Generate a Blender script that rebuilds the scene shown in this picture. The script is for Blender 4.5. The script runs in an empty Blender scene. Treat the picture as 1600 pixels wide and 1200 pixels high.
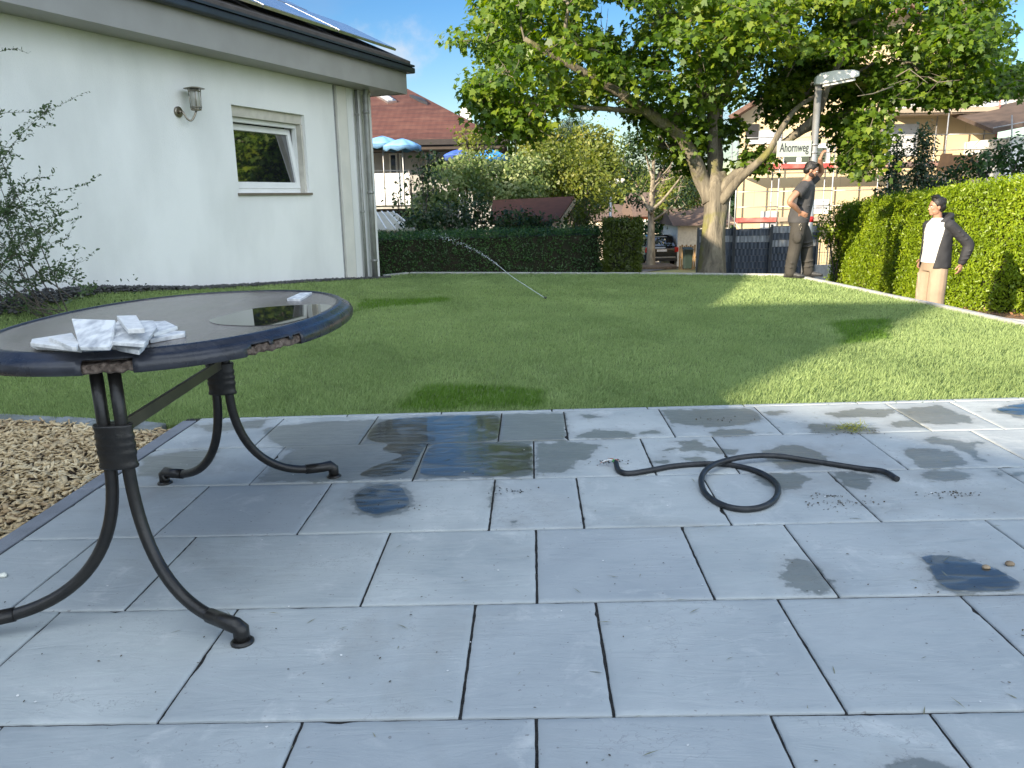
import bpy, bmesh, math, random
import numpy as np
from mathutils import Vector, Matrix
random.seed(7); rng = np.random.default_rng(11)
SC = bpy.context.scene
COL = SC.collection
R = math.radians

# ------------------------------------------------------------------ camera
CAMH = 1.10
F = 1240.0
PITCH, YAW, ROLL = R(13.298), R(-1.728), R(1.0)
def _basis(p, y, ro):
    fw = np.array([math.sin(y)*math.cos(p), math.cos(y)*math.cos(p), -math.sin(p)])
    r = np.array([math.cos(y), -math.sin(y), 0.0]); u = np.cross(r, fw)
    r2 = r*math.cos(ro) - u*math.sin(ro)
    return fw, r2, np.cross(r2, fw)
FW, RT, UP = _basis(PITCH, YAW, ROLL)
CP = np.array([0, 0, CAMH])
cam_d = bpy.data.cameras.new('camera'); cam = bpy.data.objects.new('camera', cam_d); COL.objects.link(cam)
cam_d.sensor_width = 36; cam_d.lens = F/1600*36; cam_d.clip_end = 3000; cam_d.clip_start = 0.05
cam.matrix_world = Matrix(((RT[0], UP[0], -FW[0], 0), (RT[1], UP[1], -FW[1], 0), (RT[2], UP[2], -FW[2], CAMH), (0, 0, 0, 1)))
SC.camera = cam

# ------------------------------------------------------------------ light
SUN_EL = R(17.6)
SD = np.array([0.743, 0.669])                      # the sunlight travels this way over the ground
sl = bpy.data.lights.new('sun', 'SUN'); sun = bpy.data.objects.new('sun', sl); COL.objects.link(sun)
sl.energy = 5.0; sl.angle = R(0.6); sl.color = (1.0, 0.86, 0.66)
tosun = Vector((-SD[0]*math.cos(SUN_EL), -SD[1]*math.cos(SUN_EL), math.sin(SUN_EL)))
sun.rotation_euler = tosun.to_track_quat('Z', 'Y').to_euler()
sun.location = (-10, -8, 12)
w = bpy.data.worlds.new('World'); SC.world = w; w.use_nodes = True
nt = w.node_tree; nt.nodes.clear(); N = nt.nodes.new; L = nt.links.new
sky = N('ShaderNodeTexSky'); sky.sky_type = 'NISHITA'; sky.sun_disc = False
sky.sun_elevation = SUN_EL; sky.sun_rotation = math.atan2(tosun.x, tosun.y)
sky.air_density = 1.0; sky.dust_density = 0.5; sky.ozone_density = 1.8
tc = N('ShaderNodeTexCoord'); mp = N('ShaderNodeMapping'); mp.inputs['Scale'].default_value = (1.0, 1.0, 3.2)
mp.inputs['Location'].default_value = (0.35, 0.1, 0.0)
ns = N('ShaderNodeTexNoise'); ns.inputs['Scale'].default_value = 2.3; ns.inputs['Detail'].default_value = 8; ns.inputs['Roughness'].default_value = 0.58
cr = N('ShaderNodeValToRGB'); cr.color_ramp.elements[0].position = 0.53; cr.color_ramp.elements[1].position = 0.72
sep = N('ShaderNodeSeparateXYZ')
low = N('ShaderNodeMapRange'); low.inputs['From Min'].default_value = 0.26; low.inputs['From Max'].default_value = 0.12
mul = N('ShaderNodeMath'); mul.operation = 'MULTIPLY'
mx = N('ShaderNodeMixRGB'); mx.inputs['Color2'].default_value = (1.7, 2.0, 2.7, 1)
bg = N('ShaderNodeBackground'); bg.inputs['Strength'].default_value = 0.11
out = N('ShaderNodeOutputWorld')
L(tc.outputs['Generated'], mp.inputs['Vector']); L(mp.outputs['Vector'], ns.inputs['Vector']); L(ns.outputs['Fac'], cr.inputs['Fac'])
L(tc.outputs['Generated'], sep.inputs[0]); L(sep.outputs['Z'], low.inputs['Value'])
L(cr.outputs['Color'], mul.inputs[0]); L(low.outputs['Result'], mul.inputs[1])
hsv = N('ShaderNodeHueSaturation'); hsv.inputs['Saturation'].default_value = 1.45; hsv.inputs['Hue'].default_value = .512; hsv.inputs['Value'].default_value = .74; L(sky.outputs[0], hsv.inputs['Color'])
L(mul.outputs[0], mx.inputs['Fac']); L(hsv.outputs[0], mx.inputs['Color1'])
# one small white cloud low over the roofs
_c = FW*1240 + RT*(608-800) - UP*(78-600); _c = _c/np.linalg.norm(_c)
wn = N('ShaderNodeTexNoise'); wn.inputs['Scale'].default_value = 16; wn.inputs['Detail'].default_value = 7; wn.inputs['Roughness'].default_value = .6; L(tc.outputs['Generated'], wn.inputs['Vector'])
sb = N('ShaderNodeVectorMath'); sb.operation = 'SUBTRACT'; sb.inputs[1].default_value = tuple(_c); L(tc.outputs['Generated'], sb.inputs[0])
sc2 = N('ShaderNodeVectorMath'); sc2.operation = 'MULTIPLY'; sc2.inputs[1].default_value = (1, 1, 1.9); L(sb.outputs[0], sc2.inputs[0])
ln_ = N('ShaderNodeVectorMath'); ln_.operation = 'LENGTH'; L(sc2.outputs[0], ln_.inputs[0])
ad_ = N('ShaderNodeMath'); ad_.operation = 'MULTIPLY_ADD'; ad_.inputs[1].default_value = .16; L(wn.outputs['Fac'], ad_.inputs[0]); L(ln_.outputs['Value'], ad_.inputs[2])
cm = N('ShaderNodeMapRange'); cm.interpolation_type = 'SMOOTHSTEP'; cm.inputs['From Min'].default_value = .150; cm.inputs['From Max'].default_value = .085; cm.inputs['To Max'].default_value = .75; L(ad_.outputs[0], cm.inputs['Value'])
mx3 = N('ShaderNodeMixRGB'); mx3.inputs['Color2'].default_value = (3.3, 3.3, 3.5, 1); L(cm.outputs['Result'], mx3.inputs['Fac']); L(mx.outputs[0], mx3.inputs['Color1']); mx = mx3
# unseen bright cloud bank added behind the viewer to light terrace and wall
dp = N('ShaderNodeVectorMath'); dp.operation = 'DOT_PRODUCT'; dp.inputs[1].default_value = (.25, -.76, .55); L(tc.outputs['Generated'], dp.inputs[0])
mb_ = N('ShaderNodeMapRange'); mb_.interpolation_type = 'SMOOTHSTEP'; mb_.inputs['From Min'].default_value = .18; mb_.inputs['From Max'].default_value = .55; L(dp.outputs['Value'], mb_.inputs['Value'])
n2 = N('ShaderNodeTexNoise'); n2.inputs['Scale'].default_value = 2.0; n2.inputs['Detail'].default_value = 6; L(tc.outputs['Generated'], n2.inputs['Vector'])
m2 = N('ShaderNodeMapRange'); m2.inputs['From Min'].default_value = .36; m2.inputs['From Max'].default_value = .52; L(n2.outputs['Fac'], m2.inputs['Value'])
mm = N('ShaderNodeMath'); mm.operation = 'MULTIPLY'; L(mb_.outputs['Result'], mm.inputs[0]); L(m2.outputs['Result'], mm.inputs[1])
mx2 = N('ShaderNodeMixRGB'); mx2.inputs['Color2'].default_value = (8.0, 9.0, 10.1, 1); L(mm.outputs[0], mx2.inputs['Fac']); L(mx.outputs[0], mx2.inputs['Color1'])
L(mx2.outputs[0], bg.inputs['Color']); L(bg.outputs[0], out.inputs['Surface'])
SC.view_settings.view_transform = 'Standard'; SC.view_settings.look = 'None'
SC.view_settings.gamma = 1.0; SC.view_settings.exposure = 1.27
SC.render.engine = 'CYCLES'; SC.cycles.max_bounces = 7; SC.cycles.transparent_max_bounces = 12
try: SC.cycles.use_denoising = True
except Exception: pass

# ------------------------------------------------------------------ geometry helpers
def ray(px, py): return FW*F + RT*(px-800) - UP*(py-600)
def Pz(px, py, z=0.0):
    d = ray(px, py); return CP + d*((z-CAMH)/d[2])
def Pd(px, py, dist):
    return CP + ray(px, py)/F*dist
def Pg(px, dist, z):
    """point seen in picture column px at forward distance dist, at height z"""
    py = 420.0
    for _ in range(6):
        p = Pd(px, py, dist); py += (p[2]-z)*F/dist
    return Pd(px, py, dist)
def V3(p): return Vector((float(p[0]), float(p[1]), float(p[2])))

def tag(o, label=None, cat=None, group=None, kind=None):
    if label: o['label'] = label
    if cat: o['category'] = cat
    if group: o['group'] = group
    if kind: o['kind'] = kind
    return o
def thing(name, label, cat, loc=(0, 0, 0), rz=0.0, group=None):
    o = bpy.data.objects.new(name, None); COL.objects.link(o)
    o.location = loc; o.rotation_euler = (0, 0, rz); o.empty_display_size = 0.1
    return tag(o, label, cat, group)
def link(name, me, m=None, parent=None):
    o = bpy.data.objects.new(name, me); COL.objects.link(o)
    if m is not None:
        me.materials.clear(); me.materials.append(m)
    if parent is not None: o.parent = parent
    return o
def copy_tree(o, parent=None):
    c = o.copy(); COL.objects.link(c); c.parent = parent
    for ch in [q for q in list(COL.objects) if q.parent == o]: copy_tree(ch, c)
    return c
def smooth(me, on=True):
    me.polygons.foreach_set('use_smooth', [on]*len(me.polygons)); return me

class MB:
    """collects verts and faces of one mesh"""
    def __init__(s): s.v = []; s.f = []; s.sm = []
    def add(s, vs, fs, sm=False):
        k = len(s.v); s.v += [tuple(map(float, p)) for p in vs]; s.f += [tuple(i+k for i in f) for f in fs]; s.sm += [sm]*len(fs); return s
    def hexa(s, p):   # 8 corners: bottom 4 ccw, top 4 ccw
        return s.add(p, [(3, 2, 1, 0), (4, 5, 6, 7), (0, 1, 5, 4), (1, 2, 6, 5), (2, 3, 7, 6), (3, 0, 4, 7)])
    def box(s, x0, x1, y0, y1, z0, z1):
        return s.hexa([(x0, y0, z0), (x1, y0, z0), (x1, y1, z0), (x0, y1, z0), (x0, y0, z1), (x1, y0, z1), (x1, y1, z1), (x0, y1, z1)])
    def obox(s, o, a, b, c):  # origin corner + three edge vectors
        o, a, b, c = map(np.array, (o, a, b, c))
        return s.hexa([o, o+a, o+a+b, o+b, o+c, o+a+c, o+a+b+c, o+b+c])
    def bar(s, p, q, w, h, up=(0, 0, 1)):
        p, q = np.array(p, float), np.array(q, float); d = q-p; d /= np.linalg.norm(d)
        sd = np.cross(d, up); sd /= (np.linalg.norm(sd)+1e-9); u = np.cross(sd, d)
        return s.obox(p-sd*w/2-u*h/2, sd*w, (q-p), u*h)
    def tube(s, pts, r, n=10, cap=True, rb=None):
        pts = [np.array(p, float) for p in pts]; m = len(pts)
        rs = r if hasattr(r, '__len__') else [r]*m
        k = len(s.v); prev = None
        for i, p in enumerate(pts):
            d = pts[min(i+1, m-1)]-pts[max(i-1, 0)]; d /= (np.linalg.norm(d)+1e-12)
            if prev is None:
                a = np.cross(d, (0, 0, 1)) if abs(d[2]) < .9 else np.cross(d, (1, 0, 0))
            else:
                a = prev - d*np.dot(prev, d)
            a /= (np.linalg.norm(a)+1e-12); prev = a; b = np.cross(d, a)
            rbi = rs[i] if rb is None else rb[i]
            for j in range(n):
                t = 2*math.pi*j/n
                s.v.append(tuple(p + a*rs[i]*math.cos(t) + b*rbi*math.sin(t)))
        for i in range(m-1):
            for j in range(n):
                s.f.append((k+i*n+j, k+i*n+(j+1) % n, k+(i+1)*n+(j+1) % n, k+(i+1)*n+j)); s.sm.append(True)
        if cap:
            s.f.append(tuple(k+j for j in range(n))[::-1]); s.f.append(tuple(k+(m-1)*n+j for j in range(n))); s.sm += [False, False]
        return s
    def prism(s, poly, z0, z1):
        n = len(poly); vs = [(p[0], p[1], z0) for p in poly]+[(p[0], p[1], z1) for p in poly]
        fs = [tuple(range(n))[::-1], tuple(range(n, 2*n))]+[(i, (i+1) % n, n+(i+1) % n, n+i) for i in range(n)]
        return s.add(vs, fs)
    def solid(s, poly3, off):  # planar polygon extruded by a vector
        n = len(poly3); off = np.array(off, float); vs = [np.array(p, float) for p in poly3]; vs = vs+[p+off for p in vs]
        return s.add(vs, [tuple(range(n))[::-1], tuple(range(n, 2*n))]+[(i, (i+1) % n, n+(i+1) % n, n+i) for i in range(n)])
    def lathe(s, prof, n=20, c=(0, 0, 0), sx=1.0, sy=1.0):
        k = len(s.v)
        for (r, z) in prof:
            for j in range(n):
                t = 2*math.pi*j/n; s.v.append((c[0]+r*sx*math.cos(t), c[1]+r*sy*math.sin(t), c[2]+z))
        for i in range(len(prof)-1):
            for j in range(n):
                s.f.append((k+i*n+j, k+i*n+(j+1) % n, k+(i+1)*n+(j+1) % n, k+(i+1)*n+j)); s.sm.append(True)
        s.f.append(tuple(k+j for j in range(n))[::-1]); s.f.append(tuple(k+(len(prof)-1)*n+j for j in range(n))); s.sm += [False]*2
        return s
    def mesh(s, name, bevel=0.0, seg=2):
        me = bpy.data.meshes.new(name); me.from_pydata(s.v, [], s.f)
        me.polygons.foreach_set('use_smooth', s.sm)
        bm = bmesh.new(); bm.from_mesh(me); bmesh.ops.recalc_face_normals(bm, faces=bm.faces[:])
        if bevel > 0:
            ed = [e for e in bm.edges if len(e.link_faces) == 2 and e.calc_face_angle(0) > 0.6]
            bmesh.ops.bevel(bm, geom=ed, offset=bevel, segments=seg, profile=0.5, affect='EDGES')
        bm.to_mesh(me); bm.free(); return me
    def up(s, me):
        for p in me.polygons:
            if p.normal.z < 0: p.flip()
        return me
    def build(s, name, m, parent=None, bevel=0.0, seg=2):
        return link(name, s.mesh(name, bevel, seg), m, parent)

def np_mesh(name, verts, k, nfaces, attrs=None, smoothf=False):
    """verts (nfaces*k,3): every face has its own k vertices"""
    me = bpy.data.meshes.new(name); nv = len(verts)
    me.vertices.add(nv); me.vertices.foreach_set('co', np.ascontiguousarray(verts, dtype=np.float32).ravel())
    me.loops.add(nv); me.loops.foreach_set('vertex_index', np.arange(nv, dtype=np.int32))
    me.polygons.add(nfaces); me.polygons.foreach_set('loop_start', np.arange(0, nv, k, dtype=np.int32))
    try: me.polygons.foreach_set('loop_total', np.full(nfaces, k, dtype=np.int32))
    except Exception: pass
    if attrs:
        for an, arr in attrs.items():
            a = me.attributes.new(an, 'FLOAT', 'POINT'); a.data.foreach_set('value', np.ascontiguousarray(arr, dtype=np.float32))
    me.update(calc_edges=True)
    return me

# leaf outlines (unit length along +y, base at origin)
LEAF_MAPLE = np.array([(0, 0, 0), (.16, .02, 0), (.42, .10, -.03), (.30, .30, 0), (.56, .52, -.05), (.25, .56, .02), (0, 1.0, -.08), (-.25, .56, .02), (-.56, .52, -.05), (-.30, .30, 0), (-.42, .10, -.03), (-.16, .02, 0)])
LEAF_OVAL = np.array([(0, 0, 0), (.22, .25, .03), (.24, .6, .02), (0, 1.0, -.05), (-.24, .6, .02), (-.22, .25, .03)])
LEAF_NARROW = np.array([(0, 0, 0), (.11, .4, .02), (0, 1.0, -.03), (-.11, .4, .02)])
LEAF_SPRAY = np.array([(0, 0, 0), (.22, .35, 0), (.12, .42, 0), (.2, .75, 0), (0, 1.0, 0), (-.2, .75, 0), (-.12, .42, 0), (-.22, .35, 0)])
def leaves(pos, size, shape, nrm, jitter=0.6, droop=0.0, dirv=None):
    """pos (n,3), nrm (n,3) preferred normals; returns vertex array"""
    n = len(pos)
    nn = nrm + rng.normal(0, jitter, (n, 3)); nn /= np.linalg.norm(nn, axis=1, keepdims=True)+1e-9
    t = rng.normal(0, 1, (n, 3)) if dirv is None else dirv + rng.normal(0, 0.35, (n, 3))
    t[:, 2] -= droop
    t -= nn*np.sum(t*nn, axis=1, keepdims=True); t /= np.linalg.norm(t, axis=1, keepdims=True)+1e-9
    b = np.cross(t, nn)
    s = size if hasattr(size, '__len__') else np.full(n, size)
    s = s*rng.uniform(.5, 1.32, n)
    P = pos[:, None, :] + s[:, None, None]*(b[:, None, :]*shape[None, :, 0, None] + t[:, None, :]*shape[None, :, 1, None] + nn[:, None, :]*shape[None, :, 2, None])
    return P.reshape(-1, 3)
def leaf_obj(name, pos, size, shape, nrm, m, parent=None, jitter=0.6, droop=0.0, dirv=None):
    vs = leaves(pos, size, shape, nrm, jitter, droop, dirv)
    return link(name, np_mesh(name, vs, len(shape), len(pos)), m, parent)

def vnoise(p, s=1.0, seed=0):
    """cheap smooth 3D noise by sines, (n,3)->(n,) about -1..1"""
    r = np.random.default_rng(seed); o = np.zeros(len(p))
    for i in range(6):
        k = r.normal(0, 1, 3)*s*(1+.5*i); o += np.sin(p@k + r.uniform(0, 6.28))/(1+.4*i)
    return o/2.6

# ------------------------------------------------------------------ materials
MATS = {}
def _new(name):
    m = bpy.data.materials.new(name); m.use_nodes = True
    nt = m.node_tree; b = nt.nodes['Principled BSDF']; return m, nt, b
def mat(name, c, rough=0.6, metal=0.0, c2=None, scale=8.0, detail=5, bump=0.0, bscale=None, spec=0.5, stretch=(1, 1, 1), coat=0.0, ior=1.45, lo=0.35, hi=0.65, rvar=0.0):
    if name in MATS: return MATS[name]
    m, nt, b = _new(name); N = nt.nodes.new; L = nt.links.new
    b.inputs['Base Color'].default_value = (*c, 1); b.inputs['Roughness'].default_value = rough; b.inputs['Metallic'].default_value = metal
    b.inputs['IOR'].default_value = ior; b.inputs['Coat Weight'].default_value = coat
    if 'Specular IOR Level' in b.inputs: b.inputs['Specular IOR Level'].default_value = spec
    tc = N('ShaderNodeTexCoord'); mp = N('ShaderNodeMapping'); mp.inputs['Scale'].default_value = stretch; L(tc.outputs['Object'], mp.inputs['Vector'])
    if c2 is None: c2 = tuple(min(1, q*0.82) for q in c)
    n1 = N('ShaderNodeTexNoise'); n1.inputs['Scale'].default_value = scale; n1.inputs['Detail'].default_value = detail; L(mp.outputs[0], n1.inputs['Vector'])
    r = N('ShaderNodeValToRGB'); r.color_ramp.elements[0].position = lo; r.color_ramp.elements[1].position = hi
    r.color_ramp.elements[0].color = (*c2, 1); r.color_ramp.elements[1].color = (*c, 1)
    L(n1.outputs['Fac'], r.inputs['Fac']); L(r.outputs[0], b.inputs['Base Color'])
    if rvar:
        mr = N('ShaderNodeMapRange'); mr.inputs['To Min'].default_value = max(0, rough-rvar); mr.inputs['To Max'].default_value = min(1, rough+rvar)
        L(n1.outputs['Fac'], mr.inputs['Value']); L(mr.outputs[0], b.inputs['Roughness'])
    if bump:
        n2 = N('ShaderNodeTexNoise'); n2.inputs['Scale'].default_value = bscale or scale*4; n2.inputs['Detail'].default_value = 6; L(mp.outputs[0], n2.inputs['Vector'])
        bp = N('ShaderNodeBump'); bp.inputs['Strength'].default_value = bump; bp.inputs['Distance'].default_value = 0.01
        L(n2.outputs['Fac'], bp.inputs['Height']); L(bp.outputs[0], b.inputs['Normal'])
    MATS[name] = m; return m
def leafmat(name, cols, trans=0.35, rough=0.45, scale=0.7):
    """cols: list of (pos, rgb) over per-leaf random plus slow spatial noise"""
    if name in MATS: return MATS[name]
    m, nt, b = _new(name); N = nt.nodes.new; L = nt.links.new
    g = N('ShaderNodeNewGeometry'); tc = N('ShaderNodeTexCoord')
    n1 = N('ShaderNodeTexNoise'); n1.inputs['Scale'].default_value = scale; n1.inputs['Detail'].default_value = 3; L(tc.outputs['Object'], n1.inputs['Vector'])
    a = N('ShaderNodeMath'); a.operation = 'MULTIPLY_ADD'; a.inputs[1].default_value = 0.5; L(g.outputs['Random Per Island'], a.inputs[0])
    mr = N('ShaderNodeMapRange'); mr.inputs['From Min'].default_value = .3; mr.inputs['From Max'].default_value = .7; mr.inputs['To Max'].default_value = .5
    L(n1.outputs['Fac'], mr.inputs['Value']); L(mr.outputs[0], a.inputs[2])
    r = N('ShaderNodeValToRGB'); e = r.color_ramp.elements
    e[0].position = cols[0][0]; e[0].color = (*cols[0][1], 1); e[1].position = cols[-1][0]; e[1].color = (*cols[-1][1], 1)
    for p, c in cols[1:-1]:
        q = e.new(p); q.color = (*c, 1)
    L(a.outputs[0], r.inputs['Fac']); L(r.outputs[0], b.inputs['Base Color'])
    b.inputs['Roughness'].default_value = rough
    tr = N('ShaderNodeBsdfTranslucent'); hs = N('ShaderNodeHueSaturation'); hs.inputs['Saturation'].default_value = 1.15; hs.inputs['Value'].default_value = 1.5
    L(r.outputs[0], hs.inputs['Color']); L(hs.outputs[0], tr.inputs['Color'])
    mxs = N('ShaderNodeMixShader'); mxs.inputs['Fac'].default_value = trans
    L(b.outputs[0], mxs.inputs[1]); L(tr.outputs[0], mxs.inputs[2]); L(mxs.outputs[0], nt.nodes['Material Output'].inputs['Surface'])
    MATS[name] = m; return m

M_plaster = mat('white_render', (.86, .855, .83), .9, c2=(.70, .70, .675), scale=1.4, detail=9, bump=.45, bscale=120, stretch=(1, 1, .45), lo=.22, hi=.62)
M_fascia = mat('grey_fascia', (.34, .325, .305), .5, c2=(.31, .295, .275), scale=3)
M_dkmetal = mat('dark_gutter', (.035, .045, .06), .4, c2=(.03, .035, .045), scale=5)
M_zinc = mat('weathered_zinc', (.33, .33, .31), .5, .5, c2=(.25, .25, .23), scale=6)
M_steel = mat('brushed_steel', (.34, .30, .24), .35, 1.0, scale=20)
M_whitepvc = mat('white_plastic', (.80, .80, .78), .35, c2=(.76, .76, .74), scale=4)
M_shutter = mat('beige_box', (.62, .58, .50), .5)
M_sill = mat('bronze_sill', (.22, .19, .15), .4, .3)
M_bark = mat('maple_bark', (.30, .26, .19), .9, c2=(.13, .11, .08), scale=7, bump=.9, bscale=26, stretch=(1, 1, .25))
M_branch = mat('branch_bark', (.20, .17, .13), .9, c2=(.10, .09, .07), scale=9, bump=.5)
M_darkwood = mat('dark_bark', (.12, .10, .08), .9, c2=(.07, .06, .05), scale=9, bump=.5)
M_conc = mat('pale_concrete', (.46, .45, .43), .85, c2=(.36, .35, .33), scale=12, bump=.4, bscale=90)
M_asph = mat('asphalt', (.10, .098, .095), .9, c2=(.065, .065, .065), scale=3, bump=.6, bscale=150)
M_soil = mat('soil', (.12, .085, .055), .95, c2=(.06, .045, .03), scale=9, bump=.9, bscale=50)
M_skin = mat('skin', (.38, .20, .13), .5, c2=(.32, .165, .105), scale=10)
M_hair = mat('black_hair', (.012, .010, .010), .5, c2=(.006, .005, .005), scale=60, bump=.5, bscale=120, stretch=(1, 1, .2))
M_galv = mat('galvanised_steel', (.42, .42, .42), .45, .7, c2=(.34, .34, .34), scale=10)
M_glass = mat('dark_glass', (.012, .014, .016), .03, spec=.5, ior=2.9)
M_redtile = None
# ------------------------------------------------------------------ ground levels
WC = np.array([-2.6468, 13.6342])                     # far corner of the white house
WD = np.array([0.3339756, 0.94258172])                # along its long wall, away from the camera
WN = np.array([0.94258172, -0.3339756])               # outward from the wall
Tm = np.array([[.999872659, -.003676, -.0155291], [.00366872, .99999315, -.00049701], [.01553083, .00043998, .99987929]])
def pat(x, y, z=0.0):                                  # terrace frame -> world (the terrace has a slight fall)
    return CP + Tm@np.array([x, y, z-CAMH])
def onpat(px, py):                                     # picture point -> terrace frame
    d = Tm.T@ray(px, py); t = -CAMH/d[2]; return np.array([d[0]*t, d[1]*t])
def sstep(t): t = np.clip(t, 0, 1); return t*t*(3-2*t)
def lawn_z(x, y):
    x = np.asarray(x, float); y = np.asarray(y, float)
    base = -.22*sstep((y-3.6)/7.5)
    near = .0157*x*(1-sstep((y-4)/2.5))
    rel = np.stack([x-WC[0], y-WC[1]], -1); s = -(rel@WD); n = rel@WN
    zb = np.clip(-.22+.40*s/5.45, -.3, .22)
    bank = np.clip(zb-base, 0, 1)*np.exp(-(np.maximum(n, 0)/1.1)**2)
    wob = .012*np.sin(x*1.3+.5)*np.sin(y*1.1)*sstep((y-4.2)/1.5)
    return base+near+bank+wob
def onlawn(px, py):
    z = -.1
    for _ in range(25):
        p = Pz(px, py, z); z = .5*z+.5*float(lawn_z(p[0], p[1]))
    return p
def street_z(y): return np.minimum(-.67-.06*(np.asarray(y, float)-10), -.50)
def gz(y): return float(np.maximum(street_z(y), -5.2))

# terrain sheet
xs = np.concatenate([np.linspace(-900, -60, 8), np.linspace(-50, 50, 41), np.linspace(60, 900, 8)])
ys = np.concatenate([np.linspace(-300, -20, 5), np.linspace(-15, 110, 64), np.linspace(130, 1500, 8)])
g = MB(); nx = len(xs)
g.v = [(float(x), float(y), gz(y)-.02) for y in ys for x in xs]
g.f = [(j*nx+i, j*nx+i+1, (j+1)*nx+i+1, (j+1)*nx+i) for j in range(len(ys)-1) for i in range(nx-1)]; g.sm = [True]*len(g.f)
M_verge = mat('verge_grass', (.075, .11, .03), .95, c2=(.10, .085, .05), scale=1.5, bump=.8, bscale=30)
tag(g.build('ground', M_verge), kind='structure')
def sheet(name, poly, lift, m, step=1.0):
    """asphalt sheets that follow the sloping street"""
    bm = bmesh.new(); vs = [bm.verts.new((p[0], p[1], 0)) for p in poly]; bm.faces.new(vs)
    ylo, yhi = min(p[1] for p in poly), max(p[1] for p in poly)
    y = ylo+step
    while y < yhi:
        bmesh.ops.bisect_plane(bm, geom=bm.verts[:]+bm.edges[:]+bm.faces[:], plane_co=(0, y, 0), plane_no=(0, 1, 0)); y += step
    for v in bm.verts: v.co.z = gz(v.co.y)+lift
    me = bpy.data.meshes.new(name); bm.to_mesh(me); bm.free()
    for p in me.polygons:
        if p.normal.z < 0: p.flip()
    o = link(name, me, m); tag(o, kind='structure'); return o
# the lane: beside the lawn on the right, turning away behind it and running downhill
sheet('road', [(4.2, -8), (7.6, -8), (7.2, 8), (6.45, 14), (5.6, 18.5), (16, 18.5), (16, 21.5), (4.6, 22.5), (3.2, 30), (7.6, 41), (9.4, 60), (4.5, 60), (4.6, 46), (1.4, 33), (-.5, 22), (-.5, 15.2), (4.0, 14.2)], .004, M_asph)

# ------------------------------------------------------------------ terrace
S = .8333
ROWY0 = 1.8075*S
jrow = [[-1.63, -1.021, -.219, .181, .779, 1.374], [-1.82, -1.412, -.608, -.013, .575, .984, 1.782], [-1.597, -.996, -.205, .184, .779, 1.377, 2.171],
        [-1.403, -.606, -.018, .569, .964, 1.757, 2.36], [-.995, -.215, .173, .765, 1.354, 2.159, 2.55]]
LX = -1.79
def onp(px, py): return onpat(px, py)
b0 = [onpat(p, q)[0]/S for p, q in ((472, 1130), (838, 1126), (1205, 1120), (1455, 1117))]
rowsX = {}
def finish(js, seed):
    r = random.Random(seed); js = [j*S for j in js]
    js = [j for j in js if j > LX+.12]
    while js[0]-LX > .72: js.insert(0, js[0]-r.choice([.5, .667]))
    while js[-1] < 3.9: js.append(js[-1]+r.choice([.333, .5, .667]))
    return [LX]+js
for k, js in enumerate(jrow): rowsX[k] = finish(js, k)
rowsX[-1] = finish(b0, 40)
for k in (-2, -3, -4, -5, -6): rowsX[k] = finish([-1.5+.2*k % .5, -.7, -.1, .5, 1.2], 50+k)
rowsX[5] = finish([-1.2, -.6, .1, .7, 1.3, 2.0], 77)
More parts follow.
